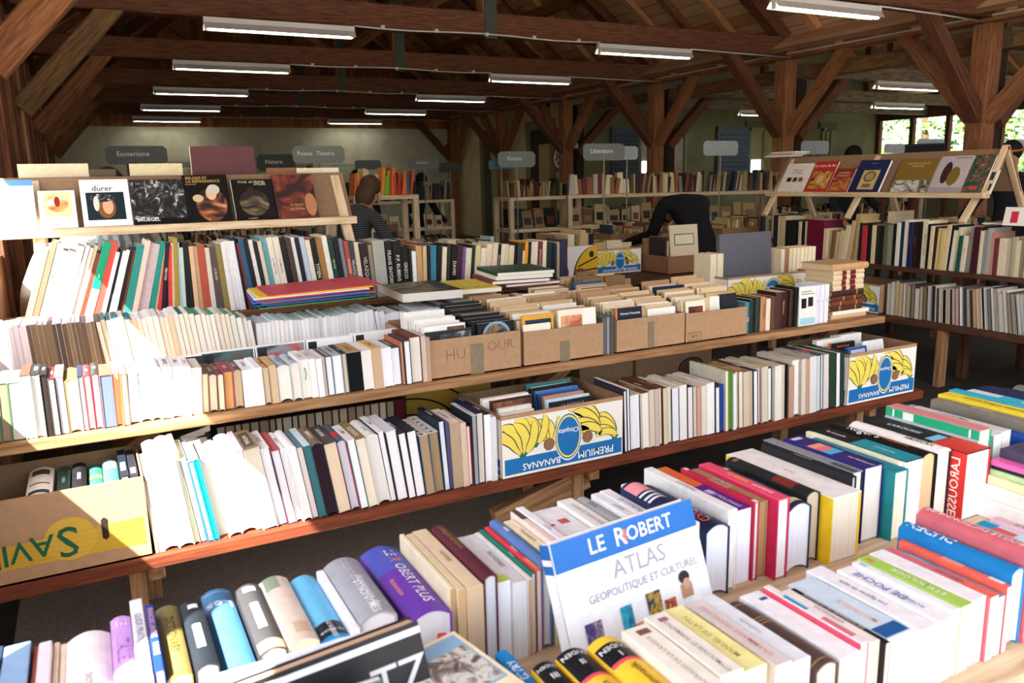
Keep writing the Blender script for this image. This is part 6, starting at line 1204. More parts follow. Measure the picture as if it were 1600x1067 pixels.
for x0, x1, z0, z1, c_, lab in ((-.262, .046, 1.66, 1.742, '#d8c8a8', 'cream board standing behind the wall side display'), (.05, .17, 1.655, 1.712, '#5a4636', 'dark framed panel behind the wall side display'), (.235, .49, 1.66, 1.738, '#dccda4', 'pale yellow board standing behind the wall side display'), (.535, .866, 1.64, 1.825, '#5a2c30', 'large maroon album standing behind the wall side display'), (.927, 1.085, 1.66, 1.707, '#8a5a34', 'brown album behind the wall side display'), (1.09, 1.335, 1.66, 1.704, '#e0d4b4', 'cream album behind the wall side display')):
    tag(book('album', front_out(x0, 4.66, z1-.24, 2, 0, .02), .02, .24, x1-x0, '#e0d4bc' if 'maroon' in lab else c_, c_, '#d8cbb0', True), lab, 'album', 'albums behind the wall side display')
o = easel('wooden display with picture books on its ledge over the aisle table', T(5.97, 5.90, 0) @ RZ(-90), 2.18, 1.435, 1.755, .19, (.08, 1.05), (-.125, 1.215), 2.15)
RGp = 'picture books on the aisle display'
mottled('icon', ['#3a1c14', '#7a4a20', '#c89a40', '#e0c890'], 9); mottled('redicon', ['#6a1c14', '#a83a24', '#c88a3a', '#3a1a10'], 11); mottled('gold', ['#6a5020', '#8f7030', '#a88840', '#3a3020'], 7); mottled('textile', ['#14241f', '#1f4a3a', '#2a5a4a', '#a8342c', '#c8b880'], 22, .5, 3, 3); mottled('bird', ['#16181c', '#6a6a68', '#d8d4c8', '#2a2a2c'], 9)
def rd(yl, yr, h, sp, col, dc, lab, t=.018, k=0): disp(0, T(5.965, yl, 1.437) @ RZ(-90) @ RX(-30) @ T(0, t+k, 0) @ FR, t, h, yl-yr, sp, col, dc, lab, RGp)
rd(5.79, 5.48, .30, '#e8e2d4', '#e8e2d6', ['F,.2,.38,.35,.5,#3a2418', 'F,.44,.6,.35,.5,#4a3020', 'F,.66,.82,.35,.5,#8a6038', 'G,TRESORS,.02,#8a8478,.5,.75,.5', 'G,ENLUMINES,.016,#8a8478,.5,.66,.5'], 'white picture book with three tiny plates at the dim end of the aisle display')
rd(5.46, 5.20, .315, '#b8302c', '#b8302c', ['G,Le Livre de feu,.03,#f0e4d0,.5,.85,.9', 'F,.1,.92,.1,.66,@icon', 'E,.5,.42,.25,.2,#c8983a', 'E,.5,.4,.13,.14,#d8b080'], 'red picture book with a golden haloed head', .018, 0)
rd(5.19, 4.98, .235, '#7a2420', '#8a2c24', ['F,.05,.95,.05,.6,@redicon', 'G,LE ROMAN,.018,#e0c890,.5,.8,.8', 'G,DE RENART,.018,#e0c890,.5,.68,.8'], 'small dark red picture book with a golden crowd')
rd(4.96, 4.66, .31, '#1c2650', '#1c2650', ['F,.25,.8,.08,.68,#c8b078', 'E,.52,.48,.2,.17,#6a5a3a', 'E,.52,.48,.14,.12,#a89868', 'F,.38,.66,.14,.26,#7a6a48', 'F,.4,.6,.88,.9,#8a8ab0'], 'navy picture book with a round medal plate', .03)
rd(4.55, 4.21, .305, '#7d6328', '#80662c', ['F,.0,1,0,1,#80662c', 'F,.0,.98,.0,.36,@bird', 'G,LES OISEAUX DE LA,.016,#d8c478,.5,.86,.75', 'G,BANQUISE,.016,#d8c478,.5,.78,.5'], 'ochre picture book with dark seabirds')
rd(4.20, 3.93, .32, '#b8b0b0', '#bcb4b6', ['F,.45,.95,.93,.95,#555', 'E,.34,.54,.14,.30,#3a2428', 'E,.6,.44,.18,.26,#7a6a2c', 'F,.0,1,0,.14,#a09898'], 'pale grey picture book with two leaf shapes')
rd(3.92, 3.76, .325, '#2a4a3a', '#2a4a3a', ['F,0,1,0,1,@textile', 'F,.35,.7,.08,.17,#b8503c'], 'book with a patterned red and green textile cover')
rd(3.755, 3.70, .20, '#ddd6c8', '#ddd6c8', ['F,.1,.7,.55,.9,#3a3a3c', 'F,.2,.8,.1,.4,#2a2420'], 'narrow white book at the camera end of the aisle display', .018, .012)
for i in range(3): tag(book('album', T(5.98, 5.68-.04*i, 1.765+.016*i) @ RZ(-90) @ cols((0, 0, 1), (-1, 0, 0), (0, -1, 0)), .014, .3, .2, ('#e8e4dc', '#c8a89c', '#e4dcd0')[i], '#e0d8cc', '#e8e2d6', True), 'pale album lying across the top of the aisle display, %s up' % nth(i+1), 'album', 'albums lying on the aisle display')

# the ends of the low aisle shelf and what lies on the aisle table's books
tag(carton('banana_box', RB @ T(-4.70, .03, .4804), .43, .4, .235, .007, None, banana_side), 'white and blue banana box at the dim end of the low aisle shelf', 'box')
tag(carton('cardboard_box', RB @ T(-3.10, .03, .4804), .45, .42, .26, .006), 'brown carton at the camera end of the low aisle shelf', 'box')
tag(book('magazine', RB @ T(-3.62, .24, 1.216) @ RZ(8) @ cols((0, 0, 1), (0, 1, 0), (-1, 0, 0)), .008, .3, .42, '#e4e0d8', '#d8d2c8', '#e8e4dc', False, False, ['F,.1,.6,.2,.9,#8a6a58', 'F,.64,.95,.2,.9,#4a5a6a']), 'open coloured magazine lying across the aisle table books', 'magazine')
tag(book('art_book', RB @ spine_out(-4.62, .52, .8504), .03, .42, .3, '#d8c8a4', '#d8c8a4', '#e0d6c4', True, False, ['S,PICASSO,#6a6458']), 'tall cream art book standing behind the aisle table row', 'book')
b = MB(); b.box(0, .2, 0, .003, 0, .13, flat('#eceae6')); b.box(.05, .1, -.001, 0, .02, .1, flat('#c83048')); tag(b.build('price_card', None, RB @ T(-3.46, .22, 1.215) @ RX(-12)), 'white card with a red block propped on the aisle table books', 'card')
# ------------------------------------------------------------------ hanging signs on sticks
TIN = mat('#6f7470', .45, .3); TIN2 = mat('#a9b0b2', .4, .5)
def sign(x, y, z, w_, h, tx, mt, lab, zt=.85):
    o = empty('sign', T(x, y, zt)); tag(o, lab, 'sign', 'metal signs on sticks')
    c = h*.2; b = MB(); a, d = w_/2, h/2
    b.prism([(-a+c, -d), (a-c, -d), (a-c*.3, -d+c*.6), (a, -d+c), (a, d-c), (a-c*.3, d-c*.6), (a-c, d), (-a+c, d), (-a+c*.3, d-c*.6), (-a, d-c), (-a, -d+c), (-a+c*.3, -d+c*.6)], -.002, .002, mt, 'xz')
    if tx: b.text(tx, h*.26, T(-w_*.06, -.0028, .01) @ FC(0).to_3x3().to_4x4(), flat('#d8d8cc'), w_*.7)
    b.build('sign_plate', o, T(0, 0, z-zt))
    b = MB(); b.tube([(0, .006, 0), (0, .006, z-zt+d*.6)], .009, flat('#8a8270'), 6); b.build('stick', o)
sign(.492, 8.3, 1.906, .52, .166, 'Esoterisme', mat('#5f625e', .6, .2), 'grey tin sign with chalk lettering over the sunny wall display')
sign(2.418, 11.5, 1.905, .52, .22, 'Nature', mat('#4a4c48', .6, .2), 'dark tin sign with faint lettering beyond the maroon album')
sign(2.127, 8.1, 1.894, .52, .167, 'Poesie  Theatre', mat('#77786e', .5, .2), 'grey tin sign with two chalk words and ragged edges')
sign(4.761, 14.7, 1.925, .5, .17, '', TIN, 'dull tin sign far back under the end wall', 0)
sign(4.876, 12.2, 1.887, .52, .179, 'Science', TIN, 'dull tin sign on a forked stick before the white board')
sign(6.805, 15.6, 1.864, .52, .2, '', mat('#43463f', .6), 'dark tin sign far back beside the last posts', 0)
sign(4.781, 8.9, 1.847, .52, .19, 'Roman', mat('#7d8680', .45, .3), 'tin sign in front of the lit doorway'); sign(4.72, 9.2, 1.79, .36, .11, '', mat('#5f7f94', .4, .3), 'bluish tin sign half hidden behind the doorway sign')
sign(4.845, 7.1, 1.866, .52, .17, 'Litterature', mat('#747a72', .45, .3), 'greenish tin sign with pale lettering before the shutters'); sign(5.21, 7.2, 1.858, .28, .14, '', TIN2, 'bright tin sign overlapping the greenish lettered sign')
sign(6.609, 7.3, 1.908, .52, .166, '', TIN2, 'blotchy bright tin sign before the blue shutter'); sign(8.698, 7.8, 1.931, .52, .174, '', TIN2, 'bright tin sign just past the thick post')
sign(8.945, 6.3, 1.881, .5, .169, '', TIN2, 'tin sign against the green windows'); sign(8.044, 6.1, 1.85, .34, .1, '', TIN2, 'small tin sign low against the green windows'); sign(9.805, 5.8, 1.861, .42, .147, '', TIN2, 'tin sign beyond the last post at the aisle edge')
# small fixtures on the inner walls
b = MB(); b.prism(ell(0, 0, .3, .3), 0, .02, flat('#a8302a'), 'xz'); b.prism(ell(0, 0, .22, .22), -.002, .0, flat('#e8e4da'), 'xz')
for px, pz in ((-.06, .09), (.07, .1), (-.08, -.02), (.06, -.02), (0, -.11), (.0, .03)): b.prism(ell(px, pz, .03, .045, 10), -.004, -.002, flat('#26221e'), 'xz')
tag(b.build('road_sign', None, T(9.88, 16.35, 2.05) @ RZ(-90)), 'round white road sign with a red rim on the cream wall by the post', 'sign')
o = empty('wall_lamp', T(9.9, 16.9, 3.28)); tag(o, 'black wall lamp with a round glass over the doorway', 'lamp')
b = MB(); b.tube([(.05, 0, .02), (-.1, 0, .04), (-.16, 0, .0)], [.09, .08, .1], flat('#1a1a1a'), 10); b.build('lamp_shade', o); b = MB(); b.ball((-.16, 0, -.06), (.09, .09, .09), flat('#c8c4b0', .2)); b.build('bulb', o)
b = MB(); b.box(-.09, .09, -.01, 0, -.05, .05, flat('#c8d4cc')); b.text('A13', .05, T(0, -.012, 0) @ FC(0), flat('#2a4a44'), .15); tag(b.build('number_plate', None, T(9.86, 15.62, 2.3)), 'small pale number plate on the post with the road sign', 'sign')
b = MB(); b.box(0, 1.45, -.03, 0, 0, 1.0, flat('#c9c3b4')); b.box(0, 1.45, -.035, -.03, .97, 1.0, flat('#a8a498')); tag(b.build('white_board', None, T(6.2, YB-.05, 1.1)), 'blank pale board leaning on the end wall', 'board')
o = empty('shelf_unit', T(1.0, 20.5, 0)); tag(o, 'pale shelf unit along the end wall behind the wall side display', 'shelf')
for zz in (.5, 1.3, 2.05): b = MB(); b.box(0, 4.2, 0, .4, zz, zz+.12, flat('#c4bfb2')); b.build('shelf_board', o)
for xx in (0, 2.1, 4.15): b = MB(); b.box(xx, xx+.06, 0, .4, 0, 2.17, flat('#a8a294')); b.build('upright', o)
# ------------------------------------------------------------------ furniture in the depth of the hall
FARV = MB(); PAL = ['#b89c70', '#a08458', '#8a6c48', '#c8b48c', '#6a442c', '#52201e', '#22242a', '#161618', '#2c3844', '#5e2a20', '#86806e', '#cfc0a0', '#9a5c38', '#3a4632', '#a8905f', '#463a2e', '#2a2420', '#3a2a22']
LIGHTP = ['#b89c70', '#a08458', '#c8b48c', '#ad9060', '#cfc0a0', '#8a6c48', '#b8a47c', '#6a4a32']
def far_row(M, W, z, h0, h1, dp, pal=PAL, t0=.018, t1=.045, gap=.04, face=False):
    x = 0
    while x < W:
        t = random.uniform(t0, t1) if not face else random.uniform(.11, .18)
        if x+t > W: break
        h = random.uniform(h0, h1); c_ = random.choice(pal); Mx = M @ T(x, random.uniform(0, .02), z) @ (RX(-15) if face else RY(random.choice([0, 0, 0, -4, 5, 8])))
        q = .016 if face else dp
        FARV.box(0, t, 0, q, .004, h, flat(c_, .6), Mx)
        if not face: FARV.box(.003, t-.003, .004, dp+.002, .01, h+.0005, flat('#cdbf9e', .8), Mx)
        else: FARV.box(t*.15, t*.85, -.001, 0, h*.2, h*.6, flat(random.choice(PAL), .6), Mx)
        x += t+.002+(random.uniform(0, .1) if random.random() < gap else 0)+(.03 if face else 0)
def far_file(M, W, z, n, pal=LIGHTP):
    for k in range(n):
        x = 0
        while x < W-.1:
            w_ = random.uniform(.12, .17); FARV.box(x, x+w_, k*.022, k*.022+.016, z, z+random.uniform(.15, .22), flat(random.choice(pal), .7), M @ RX(-2)); x += w_+.012
def bookcase(label, M, W, D, zs, zt):
    o = empty('bookcase', M); tag(o, label, 'bookcase', 'raw pine bookcases in the hall')
    for (x, y) in ((0, 0), (W-.05, 0), (0, D-.05), (W-.05, D-.05)): beam('upright', (x+.025, y+.025, 0), (x+.025, y+.025, zt), .065, .065, PINE, (0, 1, 0), o)
    for z in zs+[zt]:
        b = MB(); b.box(0, W, -.01, D, -.045, 0, PINE); b.build('shelf_board', o, T(0, 0, z))
M1 = T(2.55, 8.4, 0); bookcase('pine bookcase behind the woman in the striped top', M1, .72, .4, [.45, .95], 1.47)
far_row(M1 @ T(.02, .05, 0), .68, 1.47, .2, .3, .2, ['#d8703a', '#e0903c', '#c8502a', '#3a5a6a', '#7ab02a', '#d8b890', '#b03a2a']); far_row(M1 @ T(.05, .1, 0), .6, .95, .2, .28, .2, LIGHTP, face=True)
M2 = T(5.2, 9.9, 0); bookcase('pine bookcase with face-out books below the bluish sign', M2, 1.15, .5, [.5, .92], 1.36)
far_row(M2 @ T(.02, .08, 0), 1.1, 1.36, .12, .26, .2); far_row(M2 @ T(.05, .1, 0), 1.0, .92, .2, .3, .2, PAL, face=True); far_row(M2 @ T(.05, .1, 0), 1.0, .5, .2, .28, .2, PAL)
M3 = T(6.05, 9.75, 0) @ RZ(-24); bookcase('long pine bookcase topped with old volumes under the shutters', M3, 3.0, .5, [.45, .95], 1.37)
far_row(M3 @ T(.02, .1, 0), .9, 1.37, .2, .3, .2, ['#d8c8a8', '#6a2a26', '#8a5a3a', '#b8b4a8'], .03, .1); far_row(M3 @ T(.95, .1, 0), 2.0, 1.37, .22, .3, .2); far_row(M3 @ T(.05, .12, 0), 2.8, .95, .2, .3, .2, LIGHTP, face=True); far_row(M3 @ T(.05, .12, 0), 2.8, .45, .2, .3, .2, PAL)
M4 = T(3.3, 12.5, 0); bookcase('dim pine bookcase far behind the striped woman', M4, 2.2, .5, [.45, .85], 1.3)
far_row(M4 @ T(0, .05, 0), 2.2, 1.3, .22, .32, .22, ['#1c1c1e', '#2a2c34', '#3a2a26', '#4a3a30', '#8a7a60']); far_row(M4 @ T(.05, .05, 0), 2.1, .85, .2, .26, .2, LIGHTP, face=True); far_row(M4 @ T(.05, .05, 0), 2.1, .45, .2, .28, .2)
M5 = T(8.85, 8.7, 0) @ RZ(-20); bookcase('pine bookcase with a long row of novels before the blue shutters', M5, 2.4, .45, [.4, .85], 1.33)
far_row(M5 @ T(0, .05, 0), 2.35, 1.33, .24, .3, .2); far_row(M5 @ T(.05, .05, 0), 2.3, .85, .2, .3, .2)
def far_table(label, x0, x1, y0, y1, z=.85):
    o = empty('book_table', T(x0, y0, 0)); tag(o, label, 'table', 'plain tables of books deeper in the hall')
    b = MB(); b.box(0, x1-x0, 0, y1-y0, z-.04, z, BR_); b.build('table_top', o)
    for x in (.05, x1-x0-.05):
        for y in (.06, y1-y0-.06): beam('leg', (x, y, 0), (x, y, z-.04), .06, .06, BR_, (0, 1, 0), o)
for k, (x0, x1, y0, y1, lab) in enumerate(((-.3, 3.0, 6.2, 7.0, 'book table right behind the wall side display'), (-.3, 2.3, 9.2, 10.2, 'book table further along the sunny wall'), (-.3, 3.0, 13.0, 14.2, 'book table deep in the hall by the sunny wall'), (3.3, 5.4, 6.4, 7.2, 'book table with two cartons at its aisle end'), (5.3, 8.6, 7.0, 7.9, 'book table before the long pine bookcase'), (7.0, 9.2, 5.2, 6.6, 'book table behind the aisle display'), (10.3, 16, 6.2, 7.2, 'book table in the side aisle'), (6.2, 9.0, 11.5, 12.4, 'book table behind the long pine bookcase'))):
    far_table(lab, x0, x1, y0, y1)
    for r in range(2 if k not in (3, 5) else 0 if k == 3 else 1):
        far_row(T(x0+.05, y0+.08+r*.42, 0), x1-x0-.1, .85, .18, .27, .2, PAL if r else LIGHTP+['#8a3a2a', '#3a4a5a', '#a8a090', '#2a2c34'], .015, .04, .08)
far_row(T(-.2, 5.6, 0), 3.0, .85, .2, .27, .2, LIGHTP+['#3a3a3c', '#8a2a2a', '#e8e4dc'], .012, .03, .05)
far_table('narrow table of small books just behind the raised art books', -.3, 2.9, 5.4, 6.0)
far_row(T(-.2, 4.72, 0), 2.6, 1.0, .2, .255, .16, LIGHTP+['#4a5a40', '#a8605a', '#6a3a2a', '#9ab0b8'], .02, .06, .05)
b = MB()
CT = [(3.30, 5.35, .47, .42, .40, 'banana_box', 'banana box with a big yellow fruit print under the middle table'), (3.95, 5.5, .42, .5, .26, 'banana_box', 'shaded blue and white banana box beside the yellow printed box')]
def dbig(b, W, D, H):
    M = FC(); poly(b, [(.004, .004), (W-.004, .004), (W-.004, H-.004), (.004, H-.004)], flat('#dcd6ca', .6), 0, M)
    for g, m_, l in ((.012, flat('#1a1a18'), 1), (0, flat('#d8a820'), 2)):
        pts = [(W*.42+W*.58*math.sin(R(k*9))*.0+W*.58*(1-math.cos(R(k*9))), H*.02+H*.96*math.sin(R(k*9))) for k in range(11)]
        poly(b, [(p[0]-g, p[1]) for p in pts]+[(W-.004, H*.97), (W-.004, .01)], m_, l, M)
    for a in (.25, .6): poly(b, [(W*.5, H*.1+a*.1), (W*.98, H*a), (W*.98, H*a+.012), (W*.5, H*.1+a*.1+.012)], flat('#1a1a18'), 4, M)
    poly(b, ell(W*.55, H*.2, .05, .03), flat('#7a4a2a'), 5, M); poly(b, ell(W*.84, H*.72, .022, .025), flat('#2a1c14'), 5, M); poly(b, ell(W*.13, H*.62, .022, .025), flat('#3a2a1c'), 5, M); poly(b, ell(W*.13, H*.2, .055, .075), flat('#1a3a6a'), 5, M); b.text('Chiquita', .02, M @ T(W*.13, H*.22, .002), flat('#d8d8d8'), .09)
CAR = []
tag(carton('banana_box', T(3.12, 5.2, .8504), .37, .4, .255, .007, None, dbig), CT[0][6], 'box'); tag(carton('banana_box', T(3.53, 5.3, .8504), .45, .4, .20, .007, None, banana_side), CT[1][6], 'box')
far_table('table carrying two banana boxes behind the tan paperbacks', 3.0, 4.95, 4.9, 5.75)
far_row(T(3.14, 5.24, 0), .34, .87, .28, .36, .3, LIGHTP+['#1c1c1e'], .02, .05); far_file(T(3.56, 5.34, 0), .4, .9, 8)
for i, (x, y, W, D, H, lb, pl) in enumerate(((4.55, 6.55, .34, .36, .21, 'brown carton of pocket books on the middle table, dim end', PAL), (4.90, 6.55, .36, .36, .21, 'brown carton of pocket books on the middle table, aisle end', LIGHTP), (4.0, 4.98, .38, .36, .14, 'brown carton holding a framed print in the middle of the hall', PAL), (5.75, 6.3, .5, .4, .22, 'brown carton of pale books beyond the black coated person', LIGHTP))):
    tag(carton('cardboard_box', T(x, y, .8504), W, D, H, .006, mat('#8a6444', .85)), lb, 'box', 'cartons of books deeper in the hall'); far_row(T(x+.02, y+.06, 0), W-.04, .86, .2, .29, .2, pl, .015, .03); far_file(T(x+.02, y+.26, 0), W-.03, .9, 4)
far_table('table under the pale cartons past the black coated person', 5.6, 6.4, 6.2, 6.8)
b = MB(); b.box(0, .28, 0, .012, -.1, .23, flat('#cfc0a0')); b.box(.04, .24, -.001, 0, .07, .16, flat('#3a5a4a')); b.box(.048, .232, -.002, -.001, .078, .152, flat('#d8ccb0')); tag(b.build('framed_print', None, T(4.06, 5.02, 1.0) @ RX(-6)), 'pale framed print with a green border standing in a carton', 'picture')
far_file(T(2.42, 3.72, 0), .34, .855, 14, LIGHTP)
f = FARV.build('distant_books'); f['kind'] = 'stuff'; f['label'] = 'hundreds of small books on the tables and shelves deeper in the hall'; f['category'] = 'books'

# ------------------------------------------------------------------ people
def skin(name, nodes, edges, m, parent=None, M=None, sub=2):
    me = bpy.data.meshes.new(name); me.from_pydata([n_[:3] for n_ in nodes], edges, []); o = bpy.data.objects.new(name, me); C.objects.link(o)
    o.modifiers.new('s', 'SKIN'); sv = me.skin_vertices[0].data if me.skin_vertices else None
    if sv is None:
        bpy.context.view_layer.objects.active = o; bpy.ops.mesh.customdata_skin_add(); sv = me.skin_vertices[0].data
    for k, n_ in enumerate(nodes): sv[k].radius = (n_[3], n_[4] if len(n_) > 4 else n_[3]); sv[k].use_root = (k == 0)
    s_ = o.modifiers.new('d', 'SUBSURF'); s_.levels = sub; s_.render_levels = sub
    bpy.context.view_layer.update()
    e = bpy.data.meshes.new_from_object(o.evaluated_get(bpy.context.evaluated_depsgraph_get())); bpy.data.objects.remove(o); bpy.data.meshes.remove(me)
    e.materials.clear(); e.materials.append(m)
    for p in e.polygons: p.use_smooth = True; p.material_index = 0
    q = bpy.data.objects.new(name, e); C.objects.link(q)
    if parent: q.parent = parent
    if M is not None: q.matrix_basis = M
    return q
SKN = mat('#b98468', .55)
def person(label, M, H=1.66, bend=0, drop=0, top='#33363c', bottom='#22242a', hair='#2a1e18', hairlen=.0, skirt=None, mask=False, band=None, arms=((-.24, .12, -.28), (.24, .12, -.28)), stripes=None, female=True, cap=None):
    """standing figure facing +y; bend leans the trunk forward at the hips"""
    k = H/1.7; b_ = R(bend); hip = .90*k
    def tr(x, y, z):      # trunk point: height above hip along the leaning spine
        return (x*k, (y*math.cos(b_)+z*math.sin(b_))*k, hip+(z*math.cos(b_)-y*math.sin(b_))*k)
    sh = .175 if female else .2
    nk = Vector(tr(0, 0, .5)); br = b_+R(drop)
    def hd(y, z): return (0, nk.y+(y*math.cos(br)+z*math.sin(br))*k, nk.z+(z*math.cos(br)-y*math.sin(br))*k)
    N_ = [(0, 0, hip, .15*k, .11*k), (*tr(0, 0, .2), .125*k, .09*k), (*tr(0, 0, .40), .16*k, .1*k), (*hd(.01, .03), .06*k, .06*k), (*hd(.03, .10), .06*k, .065*k), (*hd(.05, .18), .082*k, .1*k), (*hd(.05, .275), .07*k, .085*k)]
    E_ = [(0, 1), (1, 2), (2, 3), (3, 4), (4, 5), (5, 6)]
    hands = []
    for s, (ax, ay, az_) in zip((-1, 1), arms):
        i = len(N_); S_ = tr(s*sh, 0, .46); El = (S_[0]+ax*k*.55, S_[1]+ay*k*.5, S_[2]-.27*k); Hd = (El[0]+ax*k*.2, El[1]+ay*k*1.3+.04, El[2]+(az_+.1)*k)
        N_ += [(*S_, .05*k, .055*k), (*El, .04*k, .04*k), (*Hd, .028*k, .024*k), (Hd[0], Hd[1]+.05*k, Hd[2]-.05*k, .036*k, .018*k)]; E_ += [(2, i), (i, i+1), (i+1, i+2), (i+2, i+3)]; hands.append(N_[i+3])
        for f in range(5):
            j = len(N_); fx = (f-1.5)*.018*k if f < 4 else -s*.045*k; N_ += [(Hd[0]+fx, Hd[1]+.085*k, Hd[2]-(.085 if f < 4 else .05)*k, .009, .009), (Hd[0]+fx, Hd[1]+.10*k, Hd[2]-(.12-(.012*abs(f-1.5)) if f < 4 else .075)*k, .008, .008)]; E_ += [(i+3, j), (j, j+1)]
    for s in (-1, 1):
        i = len(N_); N_ += [(s*.09*k, 0, hip-.08, .085*k), (s*.095*k, .015, .48*k, .058*k), (s*.1*k, -.01, .30*k, .052*k), (s*.1*k, -.02, .07*k, .035*k), (s*.11*k, .12*k, .035*k, .036*k, .03*k)]; E_ += [(0, i), (i, i+1), (i+1, i+2), (i+2, i+3), (i+3, i+4)]
    o = skin('person', N_, E_, SKN, None, M); tag(o, label, 'person')
    # clothes follow the body: the part of its surface that a garment covers, lifted off the skin
    cls = ['T', 'T', 'C', 'N', 'H', 'H']
    for e in E_[6:]: cls.append('L' if e[1] >= 35 else 'A' if e[1] in (7, 8, 9, 21, 22, 23) else 'D')
    cls = [('F' if c == 'L' and E_[q][1] in (39, 44) else c) for q, c in enumerate(cls)]
    def near(p):
        best = (9, 'T')
        for q, (i, j) in enumerate(E_):
            a_, c_ = Vector(N_[i][:3]), Vector(N_[j][:3]); d_ = c_-a_; t_ = min(max((p-a_).dot(d_)/max(d_.length_squared, 1e-9), 0), 1)
            best = min(best, ((p-(a_+d_*t_)).length-(N_[i][3]*(1-t_)+N_[j][3]*t_), cls[q]))
        return best[1]
    vc = [near(v.co) for v in o.data.vertices]
    def garment(name, keep, off, m_):
        b = MB(); mp = {}; fs = []
        for p in o.data.polygons:
            if all(vc[i] in keep for i in p.vertices): fs.append(tuple(p.vertices))
        for f in fs:
            for i in f:
                if i not in mp: mp[i] = len(mp)
        vs_ = [None]*len(mp)
        for i, q in mp.items(): vs_[q] = o.data.vertices[i].co+o.data.vertices[i].normal*off
        b.add(vs_, [tuple(mp[i] for i in f) for f in fs], m_, None, True); return b.build(name, o)
    tm = mat(top, .85)
    if stripes:
        tm, t2, pb = nmat('striped_knit'); pb.inputs['Roughness'].default_value = .9; tc2 = t2.nodes.new('ShaderNodeTexCoord'); wv = t2.nodes.new('ShaderNodeTexWave'); wv.bands_direction = 'Z'; wv.inputs['Scale'].default_value = 16
        rr = t2.nodes.new('ShaderNodeValToRGB'); rr.color_ramp.elements[0].color = (*lin(top), 1); rr.color_ramp.elements[1].color = (*lin(stripes), 1); rr.color_ramp.elements[0].position = .7; rr.color_ramp.elements[1].position = .85
        t2.links.new(tc2.outputs['Object'], wv.inputs[0]); t2.links.new(wv.outputs[0], rr.inputs[0]); t2.links.new(rr.outputs[0], pb.inputs['Base Color'])
    garment('jacket', 'TAC', .014, tm)
    if skirt:
        b = MB(); n = 36; ms = mat(skirt, .8)
        v = []
        for j, (z, r) in enumerate(((hip+.50*k, .15), (hip+.40*k, .185), (hip+.22*k, .22), (hip+.02*k, .25))):
            for i in range(n): a = 2*math.pi*i/n; q = r*k*(1+(.055 if i % 2 else -.03)*min(j, 2)); v.append((q*math.cos(a), q*.8*math.sin(a), z))
        b.add(v, [(j*n+i, j*n+(i+1) % n, (j+1)*n+(i+1) % n, (j+1)*n+i) for j in range(3) for i in range(n)], ms); b.build('pleated_tunic', o)
        garment('trousers', 'TL', .009, mat(bottom, .85))
    else:
        garment('trousers', 'TL', .009, mat(bottom, .85))
    garment('shoes', 'F', .008, mat('#1c1814', .5))
    hc = Vector(hd(.05, .22)); hm = mat(cap or hair, .7); Mh = T(*hc) @ RX(-bend-drop)
    b = MB(); b.ball((0, -.03*k, .035*k), (.095*k, .105*k, .105*k), hm, Mh)
    if hairlen: b.ball((0, -.055*k, -.05*k), (.1*k, .08*k, .06*k+hairlen), hm, Mh)
    b.build('knit_hat' if cap else 'hair', o)
    if band: q = MB(); q.tube([(.1*k*math.cos(2*math.pi*i/20), -.02+.112*k*math.sin(2*math.pi*i/20), .045*k) for i in range(21)], .012, mat(band), 6); q.build('headband', o, Mh)
    for s in (-1, 1):
        q = MB(); q.ball((s*.032*k, .108*k, .0), (.013, .008, .008), flat('#f0ece4')); q.ball((s*.032*k, .115*k, .0), (.006, .004, .006), flat('#1c1410')); q.build('eye', o, Mh)
    q = MB(); q.ball((0, .118*k, -.028*k), (.013, .018, .022), SKN); q.build('nose', o, Mh)
    q = MB(); q.ball((0, .1*k, -.062*k), (.024, .012, .007), flat('#8a4a44')); q.build('mouth', o, Mh)
    if mask: q = MB(); q.ball((0, .085*k, -.05*k), (.068*k, .055*k, .05*k), mat('#9fc0d0', .8)); q.build('face_mask', o, Mh)
    return o
person('woman with shoulder length hair in a dark striped top bending over a bookcase', T(2.02, 6.95, 0) @ RZ(-62), 1.70, 22, 6, '#1e1f22', '#1c1d22', '#4a3422', .075, stripes='#5a5a5c')
person('person in a black coat bent over books with their back turned', T(4.86, 5.55, 0) @ RZ(-6), 1.86, 40, 70, '#08080a', '#08080a', '#0c0a0a', .03, female=False, arms=((-.03, .3, -.2), (.03, .3, -.2)))
person('person with dark hair and a grey pleated tunic behind the wall side display', T(.18, 5.45, 0) @ RZ(20), 1.69, 4, 0, '#e4e2de', '#55585c', '#2e2018', .05, skirt='#8d959a')
person('person in white with a pale pleated tunic nearer the sunny wall', T(-.08, 5.75, 0), 1.55, 6, 0, '#efece8', '#77787a', '#3a2a20', .02, skirt='#9aa0a4')
person('person with a dark knit hat, orange headband and mask at the aisle display', T(8.55, 5.05, 0) @ RZ(100), 1.84, 8, 0, '#1a1a1e', '#16161a', '#1a1412', 0, mask=True, band='#c8642a', cap='#141416', female=False)
person('masked person with dark hair far back near the pale board', T(4.3, 13.9, 0) @ RZ(150), 1.78, 4, 0, '#1c2026', '#16181c', '#1a1412', 0, mask=True, female=False)
person('person in a dark cap leaning over books under the forked sign', T(4.95, 12.9, 0) @ RZ(200), 1.72, 14, 0, '#16181c', '#16181c', '#120e0c', 0, cap='#141416', female=False)
person('person seen only by dark hair over the top of the aisle display', T(8.9, 7.4, 0) @ RZ(180), 1.88, 2, 0, '#22242a', '#1a1a1e', '#120e0c', 0, female=False)
b = MB(); b.box(0, .5, 0, .06, 0, .34, flat('#121316')); b.box(.02, .48, -.002, 0, .02, .32, flat('#1c1e22', .2)); b.box(.2, .3, .0, .06, -.12, 0, flat('#121316')); b.box(.1, .4, -.06, .12, -.135, -.12, flat('#121316')); tag(b.build('monitor', None, T(8.25, 6.2, 1.56) @ RZ(-35)), 'black flat monitor showing above the aisle display', 'monitor')
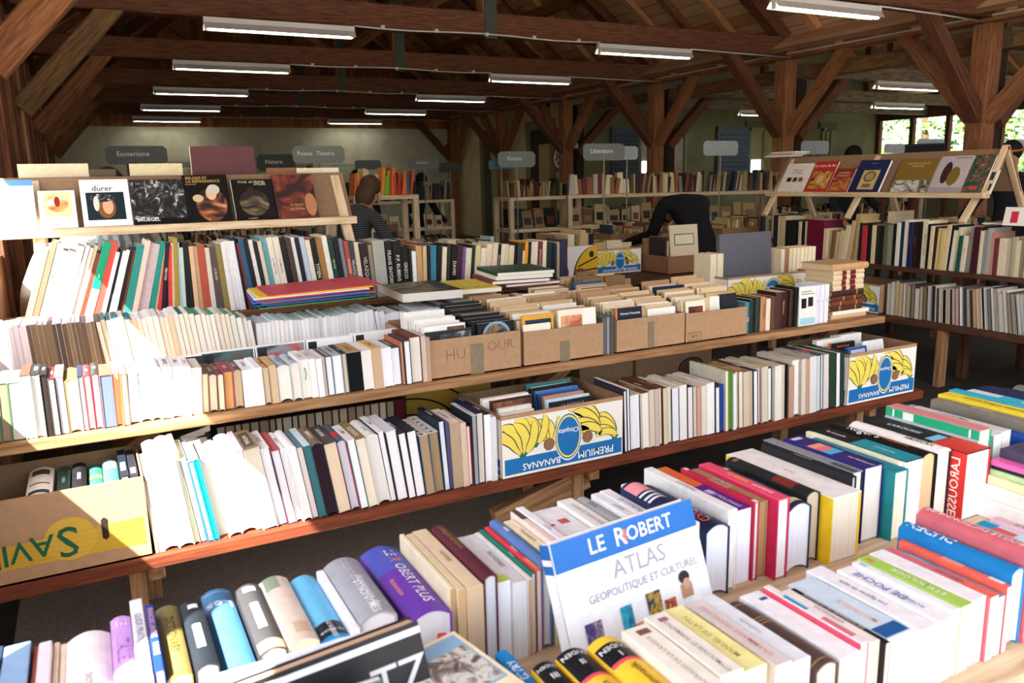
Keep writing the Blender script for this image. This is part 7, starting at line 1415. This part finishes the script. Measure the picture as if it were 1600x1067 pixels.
b = MB(); b.box(0, .6, 0, .5, 1.385, 1.42, BR_); 
for x, y in ((.02, .02), (.54, .02), (.02, .44), (.54, .44)): b.box(x, x+.05, y, y+.05, 0, 1.39, BR_)
tag(b.build('high_desk', None, T(8.2, 5.9, 0)), 'tall dark desk carrying the monitor behind the aisle display', 'desk')

# ------------------------------------------------------------------ trees outside the aisle windows
LEAF = []
for c_ in ('#4f7a2c', '#6a9a3a', '#88b44a', '#3e6424'):
    m_, t_, b_ = nmat('leaf'+c_); b_.inputs['Base Color'].default_value = (*lin(c_), 1); b_.inputs['Roughness'].default_value = .6; b_.inputs['Transmission Weight'].default_value = 0
    LEAF.append(m_)
BARK = mat('#4a3c2c', .9)
rt = random.Random(3)
for i, (x, y, h, r, lb) in enumerate(((24.5, 17.5, 5.2, 2.3, 'leafy green tree outside the corner aisle window'), (25.5, 13.4, 6.2, 2.6, 'leafy green tree outside the middle aisle window'), (24.2, 10.0, 5.0, 2.2, 'leafy green tree outside beside the near post'), (25.0, 7.0, 5.6, 2.5, 'leafy green tree outside past the near post'), (27.5, 15.5, 7.5, 3.0, 'tall green tree behind the window trees'), (28.0, 10.5, 8.0, 3.2, 'tall green tree further from the aisle windows'))):
    o = empty('tree', T(x, y, -.2)); tag(o, lb, 'tree', 'trees outside the aisle')
    b = MB(); b.tube([(0, 0, 0), (.1, 0, h*.4), (0, .1, h*.85)], [.2, .15, .05], BARK, 8); b.build('trunk', o)
    b = MB()
    for k in range(2600):
        a, e2, q = rt.uniform(0, 6.283), rt.uniform(-1, 1), rt.uniform(.35, 1)**.5
        p = Vector((r*q*math.cos(a)*math.sqrt(1-e2*e2), r*q*math.sin(a)*math.sqrt(1-e2*e2), h*.52+h*.5*q*e2)); s_ = rt.uniform(.08, .16)
        u = Vector((rt.uniform(-1, 1), rt.uniform(-1, 1), rt.uniform(-1, 1))).normalized(); v = u.orthogonal().normalized()
        b.add([p-u*s_, p+v*s_*.5, p+u*s_, p-v*s_*.5], [(0, 1, 2, 3)], rt.choice(LEAF))
    b.build('foliage', o)
for l_, n_ in LABELS.items():
    if n_ > 1: print('SAME LABEL', n_, l_)
